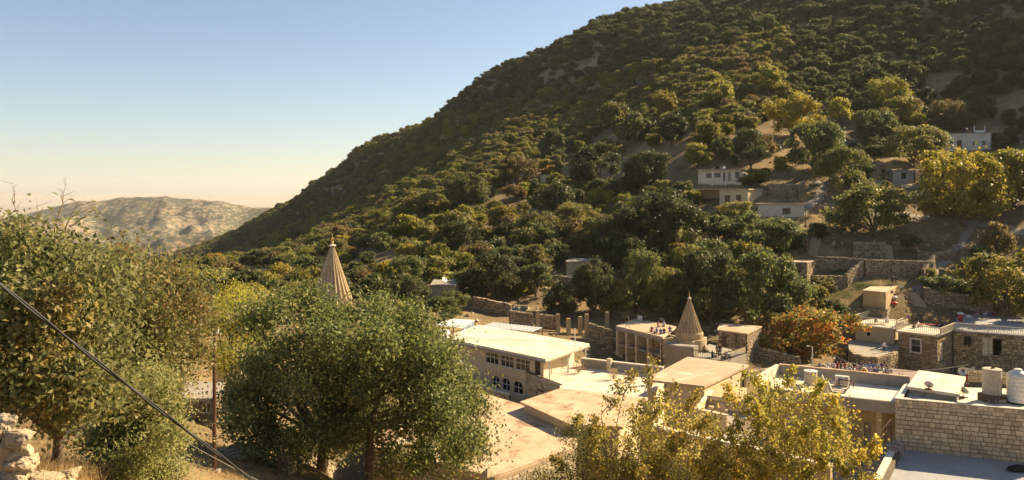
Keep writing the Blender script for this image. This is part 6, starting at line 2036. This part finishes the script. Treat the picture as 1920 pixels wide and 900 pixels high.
# ------------------------------------------------------------------ people
def bake_person(pose, seed):
    """one continuous body grown with the Skin modifier; materials by height: 0 skin, 1 top, 2 lower, 3 hair or scarf, 4 shoes"""
    J = {}; E = []; Rr = {}
    def j(n, p, r, par=None):
        J[n] = Vector(p); Rr[n] = r
        if par: E.append((par, n))
    if pose == 'stand':
        hz, lean = .93, 0
        knees = [(-.10, -.01, .50), (.11, -.04, .50)]; feet = [(-.11, .02, .08), (.13, .0, .08)]
        toes = [(-.13, -.17, .04), (.16, -.18, .04)]
        elb = [(-.25, .02, 1.12), (.26, .0, 1.12)]; wri = [(-.26, -.10, .88), (.24, -.12, .90)]
    elif pose == 'walk':
        hz, lean = .90, -.05
        knees = [(-.09, -.22, .52), (.10, .06, .47)]; feet = [(-.10, -.24, .08), (.11, .40, .14)]
        toes = [(-.11, -.42, .05), (.12, .28, .04)]
        elb = [(-.26, .14, 1.12), (.26, -.12, 1.12)]; wri = [(-.25, .06, .90), (.22, -.32, .98)]
    else:   # sit on the ground, knees up or crossed
        hz, lean = .14, .05
        knees = [(-.26, -.36, .30), (.27, -.34, .26)]; feet = [(.10, -.46, .08), (-.10, -.52, .08)]
        toes = [(.22, -.54, .06), (-.22, -.60, .06)]
        elb = [(-.27, -.08, .42), (.27, -.08, .42)]; wri = [(-.17, -.32, .36), (.18, -.31, .34)]
    t = hz
    j('hip', (0, 0, t), .145)
    j('waist', (0, lean * .4, t + .17), .125, 'hip')
    j('chest', (0, lean * .8, t + .36), .145, 'waist')
    j('neckb', (0, lean, t + .51), .075, 'chest')
    j('neck', (0, lean - .01, t + .57), .055, 'neckb')
    j('jaw', (0, lean - .025, t + .63), .075, 'neck')
    j('head', (0, lean - .02, t + .71), .098, 'jaw')
    j('crown', (0, lean, t + .79), .062, 'head')
    j('nose', (0, lean - .115, t + .685), .018, 'head')
    for i, sx in enumerate((-1, 1)):
        n = str(i)
        j('sh' + n, (sx * .17, lean, t + .47), .068, 'chest')
        j('el' + n, elb[i], .045, 'sh' + n)
        j('wr' + n, wri[i], .030, 'el' + n)
        d_ = (Vector(wri[i]) - Vector(elb[i])).normalized()
        pl = Vector(wri[i]) + d_ * .07
        j('pa' + n, pl, .034, 'wr' + n)
        for q, (off, ln) in enumerate(((-.03, .075), (-.01, .09), (.01, .085), (.03, .065))):
            j('fi%s%d' % (n, q), pl + d_ * ln + Vector((0, off, -.012)), .009, 'pa' + n)
        j('th' + n, Vector(wri[i]) + d_ * .07 + Vector((-sx * .02, -.055, 0)), .010, 'wr' + n)
        j('hj' + n, (sx * .09, -.01, t - .05), .10, 'hip')
        j('kn' + n, knees[i], .066, 'hj' + n)
        j('fo' + n, feet[i], .045, 'kn' + n)
        j('to' + n, toes[i], .036, 'fo' + n)
    names = list(J)
    me = bpy.data.meshes.new('person')
    me.from_pydata([J[n] for n in names], [(names.index(a), names.index(b_)) for a, b_ in E], [])
    o = bpy.data.objects.new('person', me); COL.objects.link(o)
    o.modifiers.new('s', 'SKIN')
    for i, n in enumerate(names):
        sv = me.skin_vertices[0].data[i]
        sv.radius = (Rr[n], Rr[n]); sv.use_root = (n == 'hip')
    sb = o.modifiers.new('d', 'SUBSURF'); sb.levels = 1; sb.render_levels = 1
    dg = bpy.context.evaluated_depsgraph_get()
    out = bpy.data.meshes.new_from_object(o.evaluated_get(dg))
    bpy.data.objects.remove(o)
    for m_ in (M_skin, M_wh, M_bk, M_bk, M_bk): out.materials.append(m_)
    hd = J['head']
    W_ = [J['wr0'], J['wr1']]
    for p in out.polygons:
        c_ = p.center
        if c_.z > hd.z + .035 or (c_.z > hd.z - .08 and c_.y > hd.y + .03): mi = 3
        elif c_.z > t + .535: mi = 0
        elif min((c_ - w_).length for w_ in W_) < .16 and min((c_ - w_).length for w_ in W_) < (c_ - J['chest']).length * .6: mi = 0
        elif min((c_ - J['to' + i]).length for i in '01') < .13: mi = 4
        elif c_.z > t + .02 and abs(c_.y - lean) < .22 or min((c_ - J['el' + i]).length for i in '01') < .16: mi = 1
        else: mi = 2
        p.material_index = mi
        p.use_smooth = True
    return out
M_skin = plain('skin', (.42, .26, .17), .6)
CL = dict(white=plain('white_cloth', (.72, .70, .66), .85), black=plain('black_cloth', (.03, .027, .025), .9), red=plain('red_cloth', (.38, .06, .05), .85), blue=plain('blue_cloth', (.09, .13, .36), .85),
          pink=plain('pink_cloth', (.62, .30, .32), .85), brown=plain('brown_cloth', (.20, .12, .07), .85), grey=plain('grey_cloth', (.24, .23, .22), .85), purple=plain('purple_cloth', (.18, .10, .24), .85), olive=plain('olive_cloth', (.16, .15, .08), .85))
M_wh, M_bk = CL['white'], CL['black']
M_hair = plain('black_hair', (.018, .014, .012), .6)
POSE = {k: bake_person(k, 1) for k in ('stand', 'walk', 'sit')}
def person(p, pose, top, low, rz, label, scarf=None, group=None, s=None):
    o = inst('person', POSE[pose], None, p, (0, 0, rz), ((s or random.uniform(.95, 1.05)),) * 3)
    o.scale = (o.scale[0] * 1.08, o.scale[1] * 1.08, o.scale[2])
    for i, m_ in enumerate((M_skin, CL[top], CL[low], CL[scarf] if scarf else M_hair, M_bk)):
        o.material_slots[i].link = 'OBJECT'
        o.material_slots[i].material = m_
    return tag(o, label, 'person', group)
NAMES = list(CL)
# the crowd in the courtyard
zc_ = -24.9
cr = MB(); 
q = [XY(1440, 109), XY(1500, 102), XY(1720, 98), XY(1760, 112), XY(1600, 118)]
cr.prism(q, -31, zc_)
tag(cr.build('courtyard_floor', surf('paved_yard', (.30, .22, .18), (.25, .18, .15), (.18, .13, .11), .6, 6)), 'brownish paved courtyard where the crowd sits', kind='structure')
seen = {}
for k in range(34):
    u = 1540 + (k % 17) * 7.6 + random.uniform(-3, 3)
    d = 108.5 + (k // 17) * 2.6 + random.uniform(-.8, .8)
    top = random.choice(['white', 'red', 'black', 'brown', 'white', 'black', 'grey', 'pink'] if u < 1610 else ['blue', 'purple', 'white', 'black', 'blue', 'white'])
    low = random.choice(['black', 'brown', 'grey'])
    sc_ = random.choice([None, None, 'white', 'red'])
    lb = 'person in %s top and %s clothes %s sitting in the courtyard crowd' % (top, low, ('with %s headscarf' % sc_) if sc_ else 'bareheaded')
    x, y = XY(u, d)
    person((x, y, zc_ + .86), 'sit', top, low, random.uniform(-1.2, 1.2), lb, sc_, lb + ' group')
# low benches they sit on
for i, (u0, u1, d) in enumerate(((1534, 1668, 108.6), (1534, 1668, 111.3))):
    a, b_ = XY(u0, d), XY(u1, d)
    w = Wall(a, b_)
    rt = thing('stone_bench', 'long stone bench %s under the seated crowd' % ('row' if i == 0 else 'back row'), 'bench')
    mb = MB(); mb.prism([w.pt(0, 0, .8), w.pt(w.L, 0, .8), w.pt(w.L, 0, -.9), w.pt(0, 0, -.9)], zc_, zc_ + .85); mb.build('seat', M_conc, rt)
    mb = MB(); mb.prism([w.pt(0, 0, 1.0), w.pt(w.L, 0, 1.0), w.pt(w.L, 0, .803), w.pt(0, 0, .803)], zc_, zc_ + .3); mb.build('footing', M_stone, rt)
p = Vector((*XY(1621, 106.8), zc_ + .4))
rt = thing('orange_jug', 'tall orange plastic jug standing before the crowd', 'jug', p)
mb = MB(); mb.lathe((0, 0, -.4), [(.42, 0), (.45, .1), (.45, 1.5), (.3, 1.75), (.2, 1.8)], 16); mb.build('body', M_orange, rt)
mb = MB(); mb.lathe((0, 0, 1.403), [(.2, 0), (.2, .12)], 12); mb.build('cap', M_whitepaint, rt)
x, y = XY(1686, 104); person((x, y, zc_), 'stand', 'red', 'brown', 1.2, 'person in a red top standing at the courtyard edge')
x, y = XY(1693, 104.5); person((x, y, zc_), 'stand', 'white', 'white', -.8, 'person in a long white robe standing at the courtyard edge')
# on the colonnade roof
def on(u, v, z): return onz(u, v, z)
person(on(1207, 603, ZK), 'stand', 'black', 'black', .3, 'person in black standing on the colonnade roof')
person(on(1177, 614, ZK), 'walk', 'black', 'grey', 1.1, 'person in black and grey walking near the edge of the colonnade roof')
person(on(1234, 613, ZK), 'sit', 'pink', 'pink', .3, 'person in pink sitting on the colonnade roof')
person(on(1245, 612, ZK), 'sit', 'white', 'grey', -.5, 'person in a white top sitting on the colonnade roof', 'white')
for u, v, t_, l_ in ((1222, 622, 'red', 'brown'), (1231, 625, 'blue', 'black'), (1239, 626, 'blue', 'grey'), (1245, 625, 'black', 'black'), (1256, 622, 'purple', 'blue')):
    person(on(u, v, ZK), 'sit', t_, l_, random.uniform(-1, 1), 'person in %s and %s sitting at the roof edge by the small spire' % (t_, l_))
o = MB(); o.tube([(0, 0, 0), (0, .08, 0), (0, .12, 0)], [.38, .42, .05], 18)
b_ = o.build('hand_drum', M_whitepaint); b_.location = on(1200, 601, ZK) + Vector((0, 0, .45)); tag(b_, 'round pale frame drum held up on the colonnade roof', 'drum')
# spire terrace
person(on(1345, 668, ZI), 'stand', 'grey', 'black', .4, 'person in a grey top standing on the spire terrace')
person(on(1350, 669, ZI), 'stand', 'black', 'black', -.6, 'person all in black standing on the spire terrace')
for u, v, t_ in ((1336, 670, 'black'), (1360, 672, 'pink'), (1366, 671, 'white'), (1322, 660, 'brown')):
    person(on(u, v, ZI), 'sit', t_, 'black', random.uniform(-1, 1), 'person in a %s top sitting behind the iron railing' % t_, s=1.1)
# terraces of the houses
person(Vector((*XY(1657, 130.5), -25.6)), 'stand', 'white', 'black', .2, 'person in white shirt and dark trousers on the curved terrace')
person(on(1641, 604, ZH), 'sit', 'black', 'black', .5, 'person in black sitting on the cream house terrace')
person(on(1662, 604, ZH), 'sit', 'white', 'white', -.2, 'person in white with a headscarf sitting on the cream house terrace', 'white', s=1.25)
person(on(1704, 606, ZH), 'stand', 'purple', 'red', .3, 'person with a dark red skirt standing at the terrace railing')
person(on(1715, 604, ZH), 'stand', 'olive', 'brown', .1, 'person in olive standing at the terrace railing')
person(on(1726, 604, ZH), 'stand', 'black', 'black', -.3, 'person in black standing at the corner of the terrace')
person(on(1722, 613, ZH), 'sit', 'white', 'black', .6, 'person with white headscarf sitting on the stone house terrace', 'white', s=1.2)
person(on(1714, 615, ZH), 'sit', 'black', 'black', -.6, 'person in black sitting on the stone house terrace', s=1.2)
person(on(1757, 612, ZH), 'sit', 'red', 'black', .6, 'person in red sitting on the stone house terrace', s=1.1)
person(on(1768, 611, ZH), 'sit', 'brown', 'blue', -.6, 'person in brown and blue sitting on the stone house terrace', s=1.1)
for u, v, ps, t_, l_, lb in ((1672, 543, 'sit', 'black', 'grey', 'person crouching beside the plaster hut roof'), (1673, 535, 'stand', 'black', 'black', 'person in black standing above the plaster hut'), (1680, 536, 'stand', 'black', 'olive', 'person in black and olive standing above the plaster hut'),
                       (1690, 549, 'stand', 'white', 'black', 'person in a white top on the ground beside the plaster hut'), (1715, 551, 'stand', 'blue', 'black', 'person in blue standing at the head of the worn stairs'),
                       (1825, 694, 'sit', 'grey', 'black', 'person in grey sitting in the shaded street'), (1833, 700, 'stand', 'pink', 'brown', 'person in pink walking in the shaded street'), (1843, 700, 'stand', 'black', 'black', 'person in black standing in the shaded street'), (1915, 690, 'stand', 'olive', 'olive', 'person in olive standing by the long stone house'),
                       (1790, 702, 'walk', 'black', 'black', 'person in black walking up the shaded street'), (1588, 666, 'stand', 'white', 'grey', 'person in white below the orange tree'), (1488, 366, 'stand', 'black', 'black', 'person in black by the ruin beside the cream house'),
                       (1670, 342, 'sit', 'black', 'black', 'person in black sitting before the small cottages')):
    person(G(u, v, 95) if v > 400 else G(u, v), ps, t_, l_, random.uniform(-.8, .8), lb)

# ------------------------------------------------------------------ clutter on the terraces
def bundle(label, p, s, mat, name='bundle'):
    mb = MB(); mb.lathe((0, 0, 0), [(.3, 0), (.5, .12), (.48, .3), (.3, .45), (.08, .5)], 12)
    o = mb.build(name, mat, smooth=True); o.location = p; o.scale = s; o.rotation_euler = (0, 0, random.uniform(0, 3))
    return tag(o, label, 'bundle')
for i, (u, v, m_, lb) in enumerate(((1801, 602, M_red, 'red basket heaped with white cloth on the broad terrace'), (1816, 596, CL['white'], 'white cloth bundle beside the red basket'), (1824, 595, CL['grey'], 'grey blanket roll on the broad terrace'), (1833, 591, CL['pink'], 'pink and white bundle at the back of the broad terrace'), (1847, 591, CL['white'], 'white box shaped bundle at the back of the broad terrace'), (1856, 592, CL['blue'], 'blue bundle at the back of the broad terrace'), (1864, 592, CL['red'], 'reddish bundle at the back of the broad terrace'))):
    bundle(lb, on(u, v, ZH + .01), (1.1, .9, 2.4 if i == 0 else 1.0), m_)
bundle('white cloth on top of the red basket', on(1801, 602, ZH + .01) + Vector((0, 0, 1.2)), (1.2, 1, .8), CL['white'])
for u, v, m_, lb in ((1677, 572, M_red, 'bright red tub on the bank beside the plaster hut'), (1677, 562, CL['white'], 'white washing bundle on the bank beside the plaster hut'), (1660, 578, CL['pink'], 'pink cloth heap behind the cream house terrace')):
    bundle(lb, G(u, v, 100), (1.2, 1.2, 1.2), m_)
bundle('white sack slumped at the foot of the long stone house', G(1895, 686, 95), (1.6, 1, 2.2), CL['white'])
# rugs on the sunlit terraces
for u, v, z, m_, lb in ((1640, 608, ZH, CL['brown'], 'brown rug on the cream house terrace'), (1735, 608, ZH, CL['red'], 'worn red rug on the stone house terrace')):
    p = on(u, v, z); mb = MB(); mb.prism([p + Vector((-1.6, -.8, 0)), p + Vector((1.4, -1.2, 0)), p + Vector((1.7, .6, 0)), p + Vector((-1.3, 1.0, 0))], z + .012, z + .03)
    tag(mb.build('rug', m_), lb, 'rug')
# ------------------------------------------------------------------ poles and cables
def pole(name, label, p, h, r, mat, lamp=False):
    rt = thing(name, label, 'pole', p)
    mb = MB(); mb.tube([(0, 0, -.4), (0, 0, h * .5), (.0, 0, h)], [r, r * .95, r * .75], 10); mb.build('shaft', mat, rt)
    mb = MB(); mb.box((0, 0, -.1), r * 5, r * 5, .16); mb.build('footing', M_conc, rt)
    if lamp:
        mb = MB(); mb.beam((0, 0, h - .05), (-.5, -.1, h + .1), .05, .05); mb.build('arm', mat, rt)
        mb = MB(); mb.box((-.62, -.12, h + .03), .4, .16, .12); mb.build('lamp_head', M_whitepaint, rt)
    else:
        mb = MB(); mb.box((0, 0, h - .3), r * 4, .06, .06); mb.tube([(r * 1.9, 0, h - .3), (r * 1.9, 0, h - .12)], .035, 8); mb.build('insulator', M_whitepaint, rt)
    return rt
pg_ = G(402, 884)
ptop = P(394, 612, pg_.y)
pole('metal_pole', 'thin rusty metal pole in front of the dark stone store', pg_, ptop.z - pg_.z, .085, M_steel)
p = Vector((*XY(1523, 112), -28)); pole('street_lamp', 'pale street lamp post above the crowded courtyard', p, (VH - 650) / F * 112 + 28, .1, M_whitepaint, True)
p = G(1510, 478); pole('metal_pole', 'slim dark pole on the terrace below the low whitewashed house', p, (478 - 398) * p.y / F, .1, M_steel)
p = Vector((*XY(1814, 57.5), ZT)); pole('metal_pole', 'short red and white post on the block house roof', p, .95, .03, M_red)
def cable(label, pts, r, mat, sag=.0, n=24, twist=0):
    rt = thing('cable', label, 'cable')
    a, b_ = Vector(pts[0]), Vector(pts[-1])
    def cur(t): return a.lerp(b_, t) - Vector((0, 0, sag * 4 * t * (1 - t)))
    if twist:
        for s_ in range(2):
            mb = MB(); q = []
            N_ = 160
            for k in range(N_ + 1):
                t = k / N_; ang = t * twist * 6.283 + s_ * math.pi
                q.append(cur(t) + Vector((0, math.cos(ang), math.sin(ang))) * r * 1.0)
            mb.tube(q, r, 6); mb.build('strand', mat, rt, True)
    else:
        mb = MB(); mb.tube([cur(k / n) for k in range(n + 1)], r, 5); mb.build('strand', mat, rt, True)
cable('thick twisted black cable slanting across the near oak', [P(-140, 420, 6.2), P(620, 1006, 9.2)], .011, M_cable, sag=.05, twist=3.5)
cable('thin cable falling from the metal pole across the huge oak', [P(397, 636, pg_.y - .1), P(790, 960, 31)], .008, M_cable, sag=.35)
cable('thin grey cable crossing the foot of the metal pole', [P(300, 800, 25), P(560, 935, 27)], .007, M_wire, sag=.1)
cable('slack wire strung from the street lamp towards the block house', [P(1561, 665, 112), P(1814, 684, 57.5)], .03, M_wire, sag=1.2)
cable('thin wire across the white hall roof', [onz(850, 632, ZR + .25), onz(1078, 640, ZR + .6)], .02, M_wire, sag=.1)
cable('cable sagging across the colonnade front', [P(1150, 668, 120), P(1262, 640, 112)], .03, M_cable, sag=.5)
# ------------------------------------------------------------------ boulders, ruined wall and dry grass at the left
def boulder_mesh(seed):
    r = np.random.default_rng(seed)
    bm = bmesh.new(); bmesh.ops.create_icosphere(bm, subdivisions=4, radius=.5)
    pl = r.normal(size=(9, 3)); pl /= np.linalg.norm(pl, axis=1, keepdims=True)
    for v in bm.verts:
        c_ = np.array(v.co)
        c_ = np.sign(c_) * np.abs(c_ / .5) ** .62 * .5
        for n_ in pl:
            d_ = c_ @ n_ - .36
            if d_ > 0: c_ = c_ - n_ * d_ * .9
        nn = c_ / (np.linalg.norm(c_) + 1e-6)
        c_ = c_ + nn * (float(fbm(np.array(c_[0] * 5 + seed * 7), np.array(c_[1] * 5 + c_[2] * 3.7), 4)) * .11) + r.normal(size=3) * .012
        v.co = c_
    me = bpy.data.meshes.new('boulder'); bm.to_mesh(me); bm.free()
    me.materials.append(M_boulder)
    return me
BM = [boulder_mesh(k) for k in range(6)]
bl_ = [(8,800,44,40,'wedge shaped pale boulder topmost in the ruined wall'),(28,822,58,36,'long pale boulder under the wedge shaped one'),(38,848,36,34,'square pitted boulder in the middle of the ruined wall'),(8,860,40,64,'tall mossy boulder leaning in the ruined wall'),(42,868,50,34,'broad reddish boulder at the foot of the ruined wall'),
       (20,898,60,44,'flat boulder at the very base of the ruined wall'),(80,894,70,34,'low flat pale slab on the dry grass'),(102,806,20,18,'small round pale stone on the dry grass'),(120,808,18,14,'small pitted stone next to the round one'),(118,888,60,30,'half buried slab below the dry bush'),(-30,830,60,60,'large boulder at the end of the ruined wall')]
for i, (u, v, w, h, lb) in enumerate(bl_):
    d = 10.6 if i < 6 or i == 10 else 11.2
    p = P(u, v, d) if i < 6 or i == 10 else G(u, v + h * .3)
    d = p.y
    o = inst('boulder', BM[i % 6], None, p, (random.uniform(-.25, .25), random.uniform(-.25, .25), random.uniform(-.5, .5)), (w * d / F * 1.12, w * d / F, h * d / F * 1.12))
    tag(o, lb, 'boulder')
    zg = float(zt(p.x, p.y))
mb = MB(); a, b_ = P(-60, 815, 12.6), P(52, 815, 12.7)
mb.prism([P(-90, 830, 10.75), P(46, 830, 10.75), P(52, 830, 11.6), P(-90, 830, 11.8)], -6.0, (VH - 850) / F * 10.8)
tag(mb.build('ruined_wall', M_stone), 'earth packed core of the ruined wall behind the pale boulders', 'wall')
def grass(name, label, pts, n_per, hgt, mat, spread, seed):
    q = np.random.default_rng(seed)
    P0 = []
    for (x, y) in pts:
        for k in range(n_per):
            P0.append((x + q.normal() * spread, y + q.normal() * spread))
    P0 = np.array(P0)
    z = zt(P0[:, 0], P0[:, 1])
    n = len(P0)
    base = np.column_stack([P0, z - .02])
    d_ = np.column_stack([q.normal(size=n) * .45, q.normal(size=n) * .45, np.ones(n)])
    h = hgt * q.uniform(.4, 1.2, (n, 1))
    a_ = q.uniform(0, 6.28, n)
    s_ = np.column_stack([np.cos(a_), np.sin(a_), np.zeros(n)]) * hgt * .03
    v = np.empty((n, 4, 3))
    v[:, 0] = base - s_; v[:, 1] = base + s_; v[:, 2] = base + d_ * h * 1.0 + s_ * .2; v[:, 3] = base + d_ * h - s_ * .2
    o = mesh_np(name, v.reshape(-1, 3), np.arange(n * 4).reshape(n, 4), mat, q.random(n))
    return tag(o, label, kind='stuff')
gp = [(G(random.uniform(-40, 260), random.uniform(790, 900)).xy) for _ in range(260)]
grass('dry_grass', 'golden dry grass tufts around the boulders', gp, 50, .26, L_grass, .12, 3)
gp = [(G(random.uniform(400, 640), random.uniform(845, 900)).xy) for _ in range(160)]
grass('dry_grass', 'dry grass and litter under the huge oak', gp, 40, .22, L_grass, .3, 4)
gp = []
for _ in range(1500):
    u, v = random.uniform(1060, 1900), random.uniform(255, 560)
    p = G(u, v); gp.append(p.xy)
for _ in range(900):
    gp.append(G(random.uniform(1380, 1910), random.uniform(530, 690), 100).xy)
grass('dry_grass', 'straw coloured grass tufts on the open slope', gp, 30, .5, L_grass, .8, 5)
L_green = leafmat('fresh_grass', (0.06, 0.10, 0.022), (0.13, 0.19, 0.04), (0.2, 0.2, 0.06), .3, .35, .01)
gp = []
for (u0, u1, v0, v1) in ((1560, 1600, 510, 520), (1660, 1720, 525, 545), (1600, 1640, 535, 545), (1680, 1720, 470, 485), (1730, 1800, 455, 480), (1560, 1610, 455, 470), (1770, 1830, 510, 530), (1650, 1740, 420, 450), (1545, 1600, 545, 560)):
    for _ in range(70): gp.append(G(random.uniform(u0, u1), random.uniform(v0, v1)).xy)
grass('green_grass', 'fresh green grass on the garden terraces', gp, 45, .3, L_green, .5, 6)
# loose rocks on the slope
rk = MB(); q = random.Random(9)
for _ in range(2200):
    u, v = q.uniform(480, 1920), q.uniform(240, 680)
    p = G(u, v); s = q.uniform(.2, .75)
    vs = [(p.x + q.uniform(-1, 1) * s, p.y + q.uniform(-1, 1) * s, p.z - .2) for _ in range(4)] + [(p.x + q.uniform(-.6, .6) * s, p.y + q.uniform(-.6, .6) * s, p.z + q.uniform(.2, .7) * s) for _ in range(3)]
    bm = bmesh.new(); [bm.verts.new(v_) for v_ in vs]
    r_ = bmesh.ops.convex_hull(bm, input=bm.verts)
    bm.verts.ensure_lookup_table(); bm.verts.index_update()
    rk.add([v_.co[:] for v_ in bm.verts], [tuple(x.index for x in f_.verts) for f_ in bm.faces]); bm.free()
tag(rk.build('loose_rocks', M_boulder), 'loose pale rocks scattered over the dry slope', kind='stuff')

# dry weeds on the white terrace
for i, (u, v, lb) in enumerate(((1084, 700, 'dry straw coloured bush beside the last hall post'), (1150, 712, 'tall dry weeds by the terrace pier'), (1185, 716, 'low dry weeds along the terrace parapet'), (1222, 722, 'sparse dry weeds near the plastered house on the terrace'))):
    p = onz(u, v, ZF)
    rt = thing('dry_weeds', lb, 'weeds', p)
    mb = MB(); r = random.Random(i)
    for k in range(22):
        e = Vector((r.gauss(0, .45), r.gauss(0, .35), r.uniform(.5, 1.3)))
        mb.tube([(0, 0, 0), e * .5 + Vector((r.gauss(0, .08), 0, .1)), e], [.018, .012, .005], 4)
    mb.build('stalks', M_twig, rt)
    q = np.random.default_rng(i); n_ = 420
    pp = np.column_stack([q.normal(size=n_) * .42, q.normal(size=n_) * .34, q.uniform(.15, 1.2, n_)])
    nr = q.normal(size=(n_, 3)); nr /= np.linalg.norm(nr, axis=1, keepdims=True)
    v_, f_, lv = leaves_at(pp, nr, .11, i, .5)
    mesh_np('leaves', v_, f_, L_grass, lv, rt)
